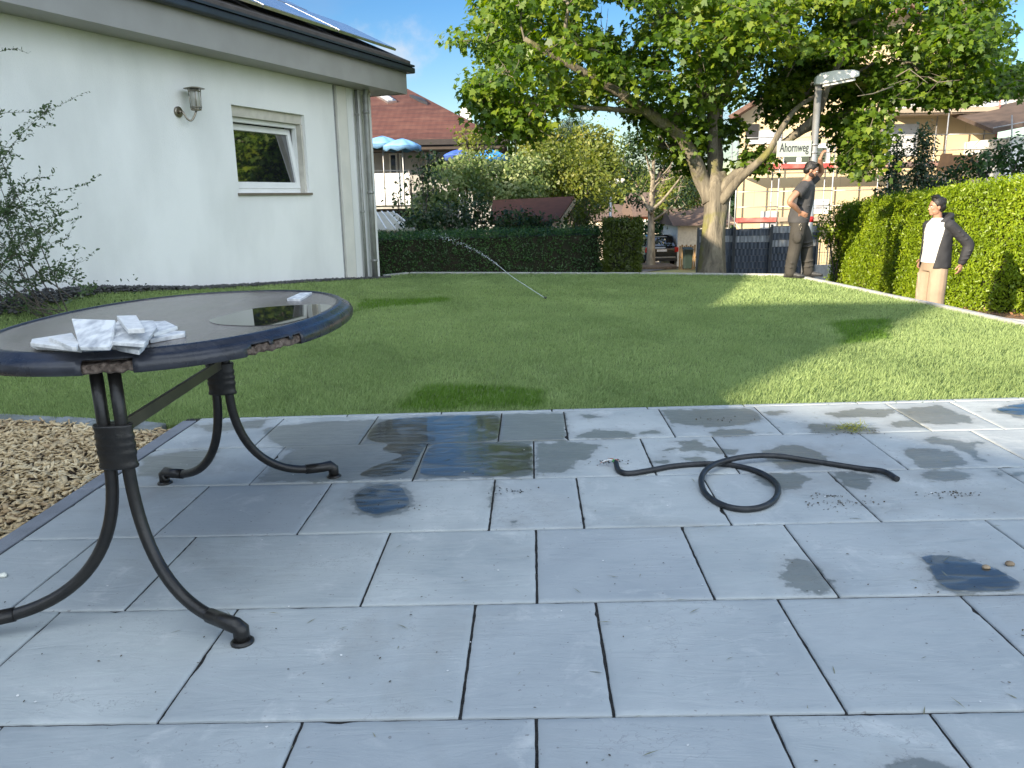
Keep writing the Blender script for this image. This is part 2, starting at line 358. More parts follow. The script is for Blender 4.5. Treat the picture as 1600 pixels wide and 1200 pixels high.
PATCH = [[(410, 668), (500, 658), (590, 655), (700, 649), (885, 645), (888, 690), (834, 691), (834, 746), (650, 749), (520, 753), (400, 754), (430, 722), (455, 705), (420, 690)],
 [(836, 692), (905, 690), (938, 694), (925, 712), (905, 722), (885, 736), (836, 744)],
 [(898, 679), (930, 672), (975, 673), (1000, 679), (985, 685), (940, 687), (900, 684)], [(990, 676), (1030, 671), (1035, 676), (1000, 681)],
 [(905, 648), (925, 646), (942, 651), (925, 655), (908, 652)],
 [(1030, 641), (1175, 638), (1196, 655), (1160, 666), (1100, 668), (1050, 662)], [(1110, 676), (1130, 670), (1165, 670), (1186, 679), (1150, 683), (1112, 682)],
 [(1050, 690), (1090, 686), (1105, 697), (1155, 703), (1150, 711), (1090, 706), (1033, 704), (1070, 697)], [(1020, 720), (1040, 711), (1047, 722), (1030, 729)], [(1060, 716), (1090, 711), (1110, 722), (1090, 726)],
 [(1190, 703), (1230, 695), (1265, 697), (1296, 715), (1280, 730), (1220, 735), (1200, 718)], [(1168, 741), (1250, 738), (1274, 750), (1255, 760), (1225, 769), (1190, 757)],
 [(1303, 738), (1350, 738), (1370, 750), (1355, 765), (1330, 764), (1310, 750)], [(1433, 738), (1475, 733), (1515, 738), (1522, 745), (1490, 754), (1440, 749)],
 [(1410, 702), (1440, 699), (1490, 704), (1517, 725), (1500, 731), (1440, 732), (1420, 718)], [(1436, 687), (1465, 681), (1500, 690), (1545, 690), (1520, 700), (1548, 726), (1520, 715), (1490, 697), (1455, 693)],
 [(1285, 646), (1330, 638), (1405, 639), (1390, 651), (1310, 654)], [(1262, 662), (1300, 662), (1375, 669), (1372, 679), (1268, 678)], [(1400, 639), (1470, 632), (1532, 659), (1480, 664), (1420, 660)], [(1383, 661), (1420, 655), (1452, 668), (1400, 669)],
 [(1190, 643), (1225, 641), (1232, 646), (1200, 649)],
 [(1225, 872), (1245, 869), (1285, 885), (1311, 934), (1240, 925), (1218, 905)], [(1432, 869), (1465, 866), (1512, 873), (1564, 890), (1600, 912), (1592, 926), (1520, 929), (1470, 924), (1450, 897), (1446, 880)],
 [(548, 768), (575, 755), (628, 752), (644, 774), (650, 790), (628, 803), (588, 811), (556, 803), (546, 782)], [(1378, 1196), (1405, 1184), (1445, 1184), (1480, 1196), (1490, 1230), (1400, 1240)],
 [(794, 815), (808, 811), (814, 820), (799, 822)], [(222, 714), (290, 704), (345, 701), (332, 724), (262, 746), (213, 744)], [(300, 664), (420, 655), (410, 668), (330, 676)], [(1540, 640), (1600, 628), (1640, 640), (1600, 655)],
 [(768, 752), (776, 750), (770, 790), (764, 792)], [(1540, 735), (1600, 738), (1600, 745), (1560, 744)]]
PATCHP = [np.array([onpat(*q) for q in p]) for p in PATCH]
def sdist(P, poly):
    n = len(poly); d = np.full(len(P), 1e9); ins = np.zeros(len(P), bool)
    for i in range(n):
        a, b = poly[i], poly[(i+1) % n]; e = b-a; w_ = P-a
        t = np.clip((w_@e)/(e@e+1e-12), 0, 1); q = w_-t[:, None]*e; d = np.minimum(d, (q*q).sum(1))
        c = ((a[1] > P[:, 1]) != (b[1] > P[:, 1])) & (P[:, 0] < (b[0]-a[0])*(P[:, 1]-a[1])/(b[1]-a[1]+1e-12)+a[0]); ins ^= c
    d = np.sqrt(d); return np.where(ins, -d, d)
allv = []; allf = []; arnd = []; base = 0
for k, js in rowsX.items():
    y0 = ROWY0+.5*k; y1 = y0+(.5 if k < 5 else .045)
    for i in range(len(js)-1):
        xa, xb = js[i]+.0030, js[i+1]-.0030; ya, yb = y0+.0034, y1-.0034
        st = .02 if k >= -1 else .06
        nx_ = max(3, int((xb-xa)/st)); ny_ = max(3, int((yb-ya)/st))
        X = np.linspace(xa, xb, nx_+1); Y = np.linspace(ya, yb, ny_+1)
        X = np.concatenate([[xa], [xa+.003], X[1:-1], [xb-.003], [xb]]); Y = np.concatenate([[ya], [ya+.003], Y[1:-1], [yb-.003], [yb]])
        XX, YY = np.meshgrid(X, Y); Z = np.zeros_like(XX)
        tilt = rng.normal(0, .0012, 2); Z += tilt[0]*(XX-xa)+tilt[1]*(YY-ya)+rng.normal(0, .0006)
        edge = np.zeros_like(XX, bool); edge[0, :] = edge[-1, :] = True; edge[:, 0] = edge[:, -1] = True
        Z[edge] -= .0018
        jit = vnoise(np.stack([XX.ravel(), YY.ravel(), XX.ravel()*0+i], 1), 38, seed=k*13+i+500).reshape(XX.shape)
        chip = np.maximum(0, vnoise(np.stack([XX.ravel(), YY.ravel(), XX.ravel()*0+i*3], 1), 17, seed=k*17+i+900).reshape(XX.shape)-.8)*.03
        amp = .0022
        XX[:, :2] += (amp*np.abs(jit)+chip)[:, :2]; XX[:, -2:] -= (amp*np.abs(jit)+chip)[:, -2:]
        YY[:2, :] += (amp*np.abs(jit)+chip)[:2, :]; YY[-2:, :] -= (amp*np.abs(jit)+chip)[-2:, :]
        h, wd = XX.shape
        P = np.stack([XX.ravel(), YY.ravel(), Z.ravel()], 1)
        # skirt
        ring = [r_*wd+c_ for r_, c_ in [(0, c) for c in range(wd)]+[(r, wd-1) for r in range(1, h)]+[(h-1, c) for c in range(wd-2, -1, -1)]+[(r, 0) for r in range(h-2, 0, -1)]]
        sk = P[ring].copy(); sk[:, 2] -= .03
        allv.append(np.concatenate([P, sk]))
        ii = np.arange(h*wd).reshape(h, wd)
        q = np.stack([ii[:-1, :-1], ii[:-1, 1:], ii[1:, 1:], ii[1:, :-1]], -1).reshape(-1, 4)+base
        m_ = len(ring); rr = np.array(ring)+base; s0 = base+h*wd
        q2 = np.array([(rr[j], s0+j, s0+(j+1) % m_, rr[(j+1) % m_]) for j in range(m_)])
        allf += [q, q2]; arnd.append(np.full(h*wd+m_, rng.random())); base += h*wd+m_
Vv = np.concatenate(allv); Fq = np.concatenate(allf); sdv = np.full(len(Vv), 1.0)
for p in PATCHP:
    lo_, hi_ = p.min(0)-.3, p.max(0)+.3
    sel = (Vv[:, 0] > lo_[0]) & (Vv[:, 0] < hi_[0]) & (Vv[:, 1] > lo_[1]) & (Vv[:, 1] < hi_[1])
    if sel.any(): sdv[sel] = np.minimum(sdv[sel], sdist(Vv[sel, :2], p))
Wv = (Vv-np.array([0, 0, CAMH]))@Tm.T+CP
me = bpy.data.meshes.new('patio'); me.vertices.add(len(Wv)); me.vertices.foreach_set('co', Wv.astype(np.float32).ravel())
me.loops.add(Fq.size); me.loops.foreach_set('vertex_index', Fq.astype(np.int32).ravel())
me.polygons.add(len(Fq)); me.polygons.foreach_set('loop_start', np.arange(0, Fq.size, 4, dtype=np.int32))
try: me.polygons.foreach_set('loop_total', np.full(len(Fq), 4, dtype=np.int32))
except Exception: pass
for an, arr in (('wet', sdv), ('slab', np.concatenate(arnd))):
    a = me.attributes.new(an, 'FLOAT', 'POINT'); a.data.foreach_set('value', arr.astype(np.float32))
me.update(calc_edges=True)
m, nt, bs = _new('slab_stone'); N = nt.nodes.new; L = nt.links.new
def nz(scale, detail=6, rough=.55, vec=None, dist=0.0):
    n = N('ShaderNodeTexNoise'); n.inputs['Scale'].default_value = scale; n.inputs['Detail'].default_value = detail; n.inputs['Roughness'].default_value = rough; n.inputs['Distortion'].default_value = dist
    if vec is not None: L(vec, n.inputs['Vector'])
    return n
def mixc(f, a, b, bt='MIX'):
    x = N('ShaderNodeMixRGB'); x.blend_type = bt
    for s_, v_ in ((x.inputs[0], f), (x.inputs[1], a), (x.inputs[2], b)):
        if isinstance(v_, (int, float)): s_.default_value = v_
        elif isinstance(v_, tuple): s_.default_value = (*v_, 1)
        else: L(v_, s_)
    return x.outputs[0]
def mrange(v, a, b, c=0.0, d=1.0):
    x = N('ShaderNodeMapRange'); x.inputs[1].default_value = a; x.inputs[2].default_value = b; x.inputs[3].default_value = c; x.inputs[4].default_value = d; L(v, x.inputs[0]); return x.outputs[0]
def math2(op, a, b):
    x = N('ShaderNodeMath'); x.operation = op
    for s_, v_ in ((x.inputs[0], a), (x.inputs[1], b)):
        if isinstance(v_, (int, float)): s_.default_value = v_
        else: L(v_, s_)
    return x.outputs[0]
tc = N('ShaderNodeTexCoord'); aw = N('ShaderNodeAttribute'); aw.attribute_name = 'wet'; asl = N('ShaderNodeAttribute'); asl.attribute_name = 'slab'
co = N('ShaderNodeCombineXYZ'); L(math2('MULTIPLY', asl.outputs['Fac'], 37.0), co.inputs[2])
va = N('ShaderNodeVectorMath'); va.operation = 'ADD'; L(tc.outputs['Object'], va.inputs[0]); L(co.outputs[0], va.inputs[1]); vec = va.outputs[0]
mps = N('ShaderNodeMapping'); mps.inputs['Scale'].default_value = (.55, 2.2, 1); L(vec, mps.inputs[0])
n_big = nz(2.4, 5, .6, vec, .6); n_mid = nz(14, 7, .65, mps.outputs[0], 1.2); n_fine = nz(240, 3, .6, vec); n_riv = nz(5.0, 7, .62, mps.outputs[0], 2.2)
c0 = mixc(mrange(n_big.outputs['Fac'], .3, .72), (.29, .325, .33), (.475, .505, .49))
c1 = mixc(mrange(n_mid.outputs['Fac'], .35, .7, 0, .5), c0, (.40, .415, .415))
c1 = mixc(mrange(asl.outputs['Fac'], 0, 1, 0, .55), c1, (.29, .32, .345))
effl = mrange(nz(4.5, 9, .72, vec, .5).outputs['Fac'], .56, .72, 0, .55)
c1 = mixc(effl, c1, (.60, .61, .59))
specks = mrange(nz(75, 2, .5, vec).outputs['Fac'], .70, .74, 0, .55); c1 = mixc(specks, c1, (.14, .13, .12))
vn = N('ShaderNodeTexVoronoi'); vn.feature = 'DISTANCE_TO_EDGE'; vn.inputs['Scale'].default_value = 1.9
wv = N('ShaderNodeVectorMath'); wv.operation = 'ADD'; L(mps.outputs[0], wv.inputs[0]); L(nz(7, 5, .6, vec).outputs['Color'], wv.inputs[1]); L(wv.outputs[0], vn.inputs['Vector'])
crack = math2('MULTIPLY', mrange(vn.outputs['Distance'], .0, .012, .5, 0), mrange(n_big.outputs['Fac'], .5, .6)); c1 = mixc(crack, c1, (.20, .205, .21))
stain = mrange(nz(1.1, 6, .65, tc.outputs['Object'], .5).outputs['Fac'], .53, .68, 0, .42); c1 = mixc(stain, c1, (.22, .215, .195))
edge_n = mrange(nz(22, 6, .6, tc.outputs['Object']).outputs['Fac'], .2, .8, -.035, .035)
sdn = math2('ADD', aw.outputs['Fac'], edge_n)
wet = mrange(sdn, .000, -.012); halo = mrange(sdn, .05, .0, 0, .28)
c2 = mixc(halo, c1, (.22, .22, .21))
dark = mixc(1.0, c2, (.54, .545, .52), 'MULTIPLY')
c3 = mixc(wet, c2, dark); L(c3, bs.inputs['Base Color'])
rr_ = math2('ADD', mrange(wet, 0, 1, .72, .34), mrange(n_mid.outputs['Fac'], .3, .7, -.05, .10)); L(rr_, bs.inputs['Roughness'])
h1 = math2('ADD', math2('MULTIPLY', n_riv.outputs['Fac'], 1.0), math2('MULTIPLY', n_fine.outputs['Fac'], .06)); h1 = math2('SUBTRACT', h1, math2('MULTIPLY', crack, .15))
bp = N('ShaderNodeBump'); bp.inputs['Strength'].default_value = .55; bp.inputs['Distance'].default_value = .006; L(h1, bp.inputs['Height']); L(bp.outputs[0], bs.inputs['Normal'])
tag(link('patio', me, m), kind='structure')
# joints and bedding below the slabs, edging strip on the left
q = MB(); pts = [pat(-1.87, -2.0, -.0055), pat(4.2, -2.0, -.0055), pat(4.2, ROWY0+2.56, -.0055), pat(-1.87, ROWY0+2.56, -.0055)]
q.solid(pts, (0, 0, -.12)); M_joint = mat('joint_sand', (.035, .033, .03), .95, c2=(.015, .015, .015), scale=60, bump=1, bscale=160)
tag(q.build('patio_bedding', M_joint), kind='structure')
q = MB(); y = -2.0
M_edge = mat('dark_edging_stone', (.21, .225, .25), .8, c2=(.17, .18, .20), scale=9, bump=.4, bscale=70)
while y < 3.95:
    q.hexa([pat(-1.868, y+.002, -.2), pat(-1.796, y+.002, -.2), pat(-1.796, y+.998, -.2), pat(-1.868, y+.998, -.2), pat(-1.868, y+.002, .002), pat(-1.796, y+.002, .002), pat(-1.796, y+.998, .002), pat(-1.868, y+.998, .002)]); y += 1.0
tag(q.build('patio_edging', M_edge, bevel=.003), kind='structure')
# weeds, sand grains and clippings on the slabs
def bits(name, n, size, shape, m, region, label=None, lift=.004, flat=.15):
    P = np.stack([rng.uniform(region[0], region[1], n), rng.uniform(region[2], region[3], n)], 1)
    W = np.array([pat(a, b, lift) for a, b in P])
    return leaf_obj(name, W, size, shape, np.tile([0, 0, 1.0], (n, 1)), m, jitter=flat)
M_bit = mat('dry_bits', (.11, .09, .06), .9, c2=(.03, .03, .025), scale=3)
M_clip = leafmat('grass_clippings', [(0, (.16, .17, .10)), (1, (.28, .27, .18))], trans=.1, scale=3)
tag(bits('debris', 260, .008, LEAF_OVAL, M_bit, (-1.7, 3.4, 1.0, 3.95)), kind='stuff')
cl_ = []
for px_, py_, n_, sp in ((1312, 789, 60, .045), (1300, 775, 40, .03), (1475, 772, 50, .035), (955, 722, 70, .022), (1330, 676, 50, .05), (1125, 655, 30, .05), (800, 768, 25, .03), (640, 790, 12, .05)):
    c_ = onpat(px_, py_); cl_.append(np.c_[c_[0]+rng.normal(0, sp*1.6, n_), c_[1]+rng.normal(0, sp*.6, n_)])
cl_ = np.concatenate(cl_); tag(leaf_obj('dirt_crumbs', np.array([pat(a, b, .003) for a, b in cl_]), .007, LEAF_OVAL*np.array([2, 1, 1]), np.tile([0, 0, 1.0], (len(cl_), 1)), M_bit, jitter=.4), kind='stuff')
tag(bits('grass_clippings', 180, .036, LEAF_NARROW*np.array([.35, 1, 1]), M_clip, (-1.2, 3.2, 1.2, 3.98)), kind='stuff')
M_white = mat('white_grit', (.75, .75, .72), .8)
tag(bits('white_grit', 90, .006, LEAF_OVAL*np.array([2, 1, 1]), M_white, (-1.7, 2.4, 1.0, 3.4)), kind='stuff')

# water films (puddles) lying on the slabs
m, nt, bs = _new('water_film'); N = nt.nodes.new; L = nt.links.new
nt.nodes.remove(bs); fr = N('ShaderNodeFresnel'); fr.inputs[0].default_value = 1.75; tp = N('ShaderNodeBsdfTransparent'); tp.inputs[0].default_value = (.93, .94, .95, 1)
gl = N('ShaderNodeBsdfGlossy'); gl.inputs['Roughness'].default_value = .02; ms = N('ShaderNodeMixShader')
nn_ = N('ShaderNodeTexNoise'); nn_.inputs['Scale'].default_value = 9; bpn = N('ShaderNodeBump'); bpn.inputs['Strength'].default_value = .16; bpn.inputs['Distance'].default_value = .004
tcn = N('ShaderNodeTexCoord'); mpn = N('ShaderNodeMapping'); mpn.inputs['Scale'].default_value = (1, 4, 1); L(tcn.outputs['Object'], mpn.inputs[0]); L(mpn.outputs[0], nn_.inputs['Vector']); L(nn_.outputs['Fac'], bpn.inputs['Height']); L(bpn.outputs[0], gl.inputs['Normal'])
n3 = N('ShaderNodeTexNoise'); n3.inputs['Scale'].default_value = 7; n3.inputs['Detail'].default_value = 6; n3.inputs['Distortion'].default_value = 1.2; mp3 = N('ShaderNodeMapping'); mp3.inputs['Scale'].default_value = (1, 3.2, 1); L(tcn.outputs['Object'], mp3.inputs[0]); L(mp3.outputs[0], n3.inputs['Vector'])
r3 = N('ShaderNodeMapRange'); r3.inputs[1].default_value = .40; r3.inputs[2].default_value = .52; r3.inputs[3].default_value = .25; L(n3.outputs['Fac'], r3.inputs[0]); m3 = N('ShaderNodeMath'); m3.operation = 'MULTIPLY'; L(fr.outputs[0], m3.inputs[0]); L(r3.outputs[0], m3.inputs[1])
L(m3.outputs[0], ms.inputs[0]); L(tp.outputs[0], ms.inputs[1]); L(gl.outputs[0], ms.inputs[2]); L(ms.outputs[0], nt.nodes['Material Output'].inputs['Surface']); M_film = m
def chaikin(p, n=3):
    p = np.array(p, float)
    for _ in range(n):
        q_ = np.roll(p, -1, 0); p = np.stack([.75*p+.25*q_, .25*p+.75*q_], 1).reshape(-1, 2)
    return p
def puddle(px, label, lift=.0032, it=3):
    c = chaikin([onpat(*p) for p in px], it); c += .004*np.stack([vnoise(np.c_[c, c[:, :1]*0], 30, 3), vnoise(np.c_[c, c[:, :1]*0], 30, 4)], 1)
    mb = MB(); o = c.mean(0); W = [pat(a, b, lift) for a, b in c]; W2 = [pat(a, b, lift-.002) for a, b in c]
    n = len(W); mb.add(W+W2, [tuple(range(n))]+[(i, n+i, n+(i+1) % n, (i+1) % n) for i in range(n)])
    ob = link('puddle', mb.up(mb.mesh('puddle')), M_film); tag(ob, label, 'puddle', 'puddles on the terrace slabs'); return ob
puddle([(1437, 871), (1465, 868), (1510, 875), (1560, 892), (1597, 912), (1590, 923), (1520, 926), (1475, 921), (1455, 896), (1450, 880)], 'leaf-shaped blue puddle on the slab at the right')
puddle([(556, 772), (577, 760), (622, 757), (636, 775), (641, 790), (622, 798), (590, 806), (564, 800), (553, 784)], 'round grey puddle on the slab right of the rear table foot')
puddle([(572, 676), (598, 656), (660, 652), (720, 650), (782, 648), (781, 668), (778, 690), (720, 691.5), (668, 693), (656, 712), (642, 738), (600, 747), (556, 745), (585, 728), (640, 712), (590, 706), (612, 694), (575, 690)], 'wide shining sheet of water on the slabs next to the lawn', it=2)
puddle([(672, 695), (700, 694), (760, 693), (832, 692), (833, 720), (833, 744), (780, 745), (720, 744), (655, 747), (660, 720)], 'streaky wet film on the slab in front of the shining sheet of water', it=1)
puddle([(1545, 640), (1600, 630), (1640, 640), (1600, 652)], 'small puddle in the sun at the right edge of the terrace')

# ------------------------------------------------------------------ lawn
kc = [onlawn(*p)[:2] for p in ((1600, 508), (1520, 491), (1445, 474), (1340, 452), (1234, 430))]
dr = kc[0]-kc[2]; dr /= np.linalg.norm(dr)
kr = [kc[0]+dr*((kc[0][1]-3.9)/-dr[1])]+kc
fl = [onlawn(*p)[:2] for p in ((1100, 428.5), (900, 427.5), (760, 427), (640, 427), (602, 431))]
wl = [WC-WD*s+WN*.14 for s in (.2, 1, 2, 3, 4, 5, 6, 7, 8, 9)]
ledge = [(-5.2, 4.55), (-3.9, 4.42), (-3.04, 4.29), (-2.4, 4.13), (-1.95, 3.99)]
fy = ROWY0+2.55
near = [pat(x, fy)[:2] for x in (-1.86, 0, 2, 3.8)]
LAWN = [np.array(p, float) for p in (ledge+near+kr+fl+wl)]
LP = np.array(LAWN)
bm = bmesh.new(); vs = [bm.verts.new((p[0], p[1], 0)) for p in LP]; f_ = bm.faces.new(vs)
for ax, lo_, hi_ in ((0, -6, 6), (1, 3.8, 15)):
    v_ = lo_
    while v_ < hi_:
        bmesh.ops.bisect_plane(bm, geom=bm.verts[:]+bm.edges[:]+bm.faces[:], plane_co=((v_, 0, 0) if ax == 0 else (0, v_, 0)), plane_no=((1, 0, 0) if ax == 0 else (0, 1, 0))); v_ += .25
for v in bm.verts: v.co.z = float(lawn_z(v.co.x, v.co.y))-.018
bedge = [e for e in bm.edges if len(e.link_faces) == 1]
ex = bmesh.ops.extrude_edge_only(bm, edges=bedge); 
for v in [g_ for g_ in ex['geom'] if isinstance(g_, bmesh.types.BMVert)]: v.co.z = -1.1
bmesh.ops.recalc_face_normals(bm, faces=bm.faces[:])
me = bpy.data.meshes.new('lawn_soil'); bm.to_mesh(me); bm.free()
M_turf = mat('turf_base', (.16, .23, .06), .95, c2=(.12, .16, .05), scale=6, bump=1, bscale=60)
tag(link('lawn_soil', me, M_turf), kind='structure')
# kerb stones along the far and right side of the lawn
kl = kr[::-1]; path = [np.array(p) for p in (kr+fl)]
q = MB()
for a, b in zip(path[:-1], path[1:]):
    L_ = np.linalg.norm(b-a); n = max(1, int(round(L_/1.0))); d = (b-a)/L_; nrm = np.array([d[1], -d[0]])
    for i in range(n):
        p0 = a+d*(L_*i/n+.003); p1 = a+d*(L_*(i+1)/n-.003)
        z0, z1 = lawn_z(*p0)+.018, lawn_z(*p1)+.018
        q.hexa([(*p0, -1.2), (*(p0+nrm*.075), -1.2), (*(p1+nrm*.075), -1.2), (*p1, -1.2), (*p0, z0), (*(p0+nrm*.075), z0), (*(p1+nrm*.075), z1), (*p1, z1)])
tag(q.build('lawn_kerb', M_conc, bevel=.006), kind='structure')
# low stone edging between the lawn and the chip bed
q = MB(); ep = [np.array(p) for p in ledge]
for a, b in zip(ep[:-1], ep[1:]):
    L_ = np.linalg.norm(b-a); n = max(1, int(round(L_/.25))); d = (b-a)/L_; nrm = np.array([d[1], -d[0]])
    for i in range(n):
        p0 = a+d*(L_*i/n+.003); p1 = a+d*(L_*(i+1)/n-.003); zz = float(lawn_z(*p0))+rng.normal(0, .003)
        q.hexa([(*p0, -.3), (*(p0+nrm*.11), -.3), (*(p1+nrm*.11), -.3), (*p1, -.3), (*p0, zz), (*(p0+nrm*.11), zz-.004), (*(p1+nrm*.11), zz-.004), (*p1, zz)])
M_kerb2 = mat('mossy_edging', (.22, .24, .25), .9, c2=(.13, .145, .13), scale=10, bump=.6, bscale=60)
tag(q.build('bed_edging', M_kerb2, bevel=.008), kind='structure')
# grass
def inpoly(P, poly): return sdist(P, poly) < 0
def grass(n_per, ylo, yhi, h, wdt):
    x0, x1 = -5.3, 5.5; n = int(n_per*(x1-x0)*(yhi-ylo)); P = np.stack([rng.uniform(x0, x1, n), rng.uniform(ylo, yhi, n)], 1)
    dep = P@np.array([FW[0], FW[1]])
    P = P[(np.abs(P[:, 0]/np.maximum(dep, .1)) < .98)]
    s_ = sdist(P, LP); P = P[s_ < np.where(P[:, 1] < 4.6, .05, .015)*rng.random(len(P))**1.5]
    return P, np.full(len(P), h), np.full(len(P), wdt)
parts = [grass(12000, 3.85, 4.9, .030, .0030), grass(7500, 4.9, 6.5, .030, .0038), grass(4300, 6.5, 9, .031, .0052), grass(2500, 9, 14.6, .033, .0078)]
P = np.concatenate([p[0] for p in parts]); hh = np.concatenate([p[1] for p in parts]); ww = np.concatenate([p[2] for p in parts]); n = len(P)
zz = lawn_z(P[:, 0], P[:, 1])-.02
pp = np.c_[P, P[:, :1]*0]
clump = vnoise(pp, 6, 21)*.5+vnoise(pp, 19, 22)*.5
hh = hh*rng.uniform(.55, 1.25, n)*(1+.35*clump)
ang = rng.uniform(0, 6.283, n); lean = rng.uniform(.1, .75, n)*hh; la = vnoise(pp, 2.5, 33)*2+rng.normal(0, 1.2, n)
bx_ = np.cos(ang)*ww/2; by_ = np.sin(ang)*ww/2
B0 = np.c_[P[:, 0]-bx_, P[:, 1]-by_, zz]; B1 = np.c_[P[:, 0]+bx_, P[:, 1]+by_, zz]
mid = np.c_[P[:, 0]+np.cos(la)*lean*.35, P[:, 1]+np.sin(la)*lean*.35, zz+hh*.6]
M0 = mid.copy(); M0[:, 0] -= bx_*.7; M0[:, 1] -= by_*.7; M1 = mid.copy(); M1[:, 0] += bx_*.7; M1[:, 1] += by_*.7
TP = np.c_[P[:, 0]+np.cos(la)*lean, P[:, 1]+np.sin(la)*lean, zz+hh]
Vg = np.stack([B0, B1, M1, TP, M0], 1).reshape(-1, 3)
# darker, lusher strips where another turf was laid; yellow-green strips; sd to polygons
dk = np.full(n, 0.0)
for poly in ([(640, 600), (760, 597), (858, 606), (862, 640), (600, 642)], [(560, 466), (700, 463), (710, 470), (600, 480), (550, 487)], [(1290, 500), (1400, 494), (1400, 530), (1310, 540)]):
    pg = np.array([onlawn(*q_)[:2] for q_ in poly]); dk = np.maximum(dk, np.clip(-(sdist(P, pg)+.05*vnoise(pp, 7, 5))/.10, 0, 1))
strip = np.floor((P[:, 0]*.97+P[:, 1]*.25+.35)/.41); sr = np.random.default_rng(3).random(200)[(strip.astype(int)) % 200]
tone = np.clip(.5+.34*(sr-.5)+.26*vnoise(pp, 1.1, 8)+.16*vnoise(pp, 4.2, 18)+.14*clump, 0, 1)
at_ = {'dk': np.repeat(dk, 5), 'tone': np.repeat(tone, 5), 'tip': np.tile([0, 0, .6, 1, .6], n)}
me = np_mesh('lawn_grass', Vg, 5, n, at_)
m, nt, bs = _new('grass_blades'); N = nt.nodes.new; L = nt.links.new
def att(nm):
    a_ = N('ShaderNodeAttribute'); a_.attribute_name = nm; return a_.outputs['Fac']
gg = N('ShaderNodeNewGeometry')
t_ = math2('ADD', math2('MULTIPLY', gg.outputs['Random Per Island'], .4), math2('MULTIPLY', att('tone'), .6))
ca = mixc(mrange(t_, .15, .85), (.28, .39, .14), (.49, .62, .24))
cb = mixc(gg.outputs['Random Per Island'], (.10, .23, .016), (.19, .35, .035))
cc = mixc(att('dk'), ca, cb); cc = mixc(math2('MULTIPLY', math2('SUBTRACT', 1.0, att('tip')), .4), cc, (.09, .11, .04))  # blade feet coloured darker, in place of shade down in the turf
L(cc, bs.inputs['Base Color']); bs.inputs['Roughness'].default_value = .6
tr = N('ShaderNodeBsdfTranslucent'); L(cc, tr.inputs[0]); ms = N('ShaderNodeMixShader'); ms.inputs[0].default_value = .45
L(bs.outputs[0], ms.inputs[1]); L(tr.outputs[0], ms.inputs[2]); L(ms.outputs[0], nt.nodes['Material Output'].inputs['Surface'])
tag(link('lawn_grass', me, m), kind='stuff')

# ------------------------------------------------------------------ chip bed
q = MB(); q.prism([(-1.86, -2), (-1.86, 4.02), (-2.4, 4.16), (-3.9, 4.45), (-5.2, 4.6), (-6.3, 1), (-6.3, -2)], -.6, -.078)
tag(q.build('bed_soil', M_soil), kind='structure')
bedp = np.array([(-1.875, .6), (-1.875, 3.90), (-2.35, 4.02), (-3.04, 4.17), (-4.2, 4.35), (-4.2, .6)])
n = 22000; P = np.stack([rng.uniform(-4.2, -1.86, n*2), rng.uniform(.6, 4.4, n*2)], 1); P = P[sdist(P, bedp) < 0][:n]; n = len(P)
pp = np.c_[P, P[:, :1]*0]; zc = -.035-.028+rng.uniform(-.008, .022, n)+.012*vnoise(pp, 4, 9)
ax = rng.normal(0, 1, (n, 3)); ax[:, 2] *= .35; ax /= np.linalg.norm(ax, axis=1, keepdims=True)
up_ = np.tile([0, 0, 1.0], (n, 1))+rng.normal(0, .35, (n, 3)); bb = np.cross(ax, up_); bb /= np.linalg.norm(bb, axis=1, keepdims=True); cc_ = np.cross(ax, bb)
ln = rng.uniform(.010, .030, n)[:, None]; wi = rng.uniform(.004, .012, n)[:, None]; th = rng.uniform(.001, .003, n)[:, None]
c = np.c_[P, zc]
cor = []
for sx, sy, sz in ((-1, -1, -1), (1, -.6, -1), (.8, 1, -1), (-.9, .7, -1), (-1, -1, 1), (1, -.6, 1), (.8, 1, 1), (-.9, .7, 1)): cor.append(c+ax*ln*sx+bb*wi*sy+cc_*th*sz)
cor = np.stack(cor, 1).reshape(-1, 3)
fcs = np.array([(3, 2, 1, 0), (4, 5, 6, 7), (0, 1, 5, 4), (1, 2, 6, 5), (2, 3, 7, 6), (3, 0, 4, 7)])
F_ = (np.arange(n)[:, None, None]*8+fcs[None]).reshape(-1, 4)
me = bpy.data.meshes.new('wood_chips'); me.vertices.add(len(cor)); me.vertices.foreach_set('co', cor.astype(np.float32).ravel()); me.loops.add(F_.size); me.loops.foreach_set('vertex_index', F_.astype(np.int32).ravel())
me.polygons.add(len(F_)); me.polygons.foreach_set('loop_start', np.arange(0, F_.size, 4, dtype=np.int32))
try: me.polygons.foreach_set('loop_total', np.full(len(F_), 4, dtype=np.int32))
except Exception: pass
me.update(calc_edges=True)
M_chip = leafmat('wood_chip', [(0, (.28, .18, .10)), (.3, (.48, .36, .20)), (.7, (.64, .51, .31)), (1, (.78, .67, .46))], trans=0.0, rough=.85, scale=2)
tag(link('wood_chips', me, M_chip), kind='stuff')
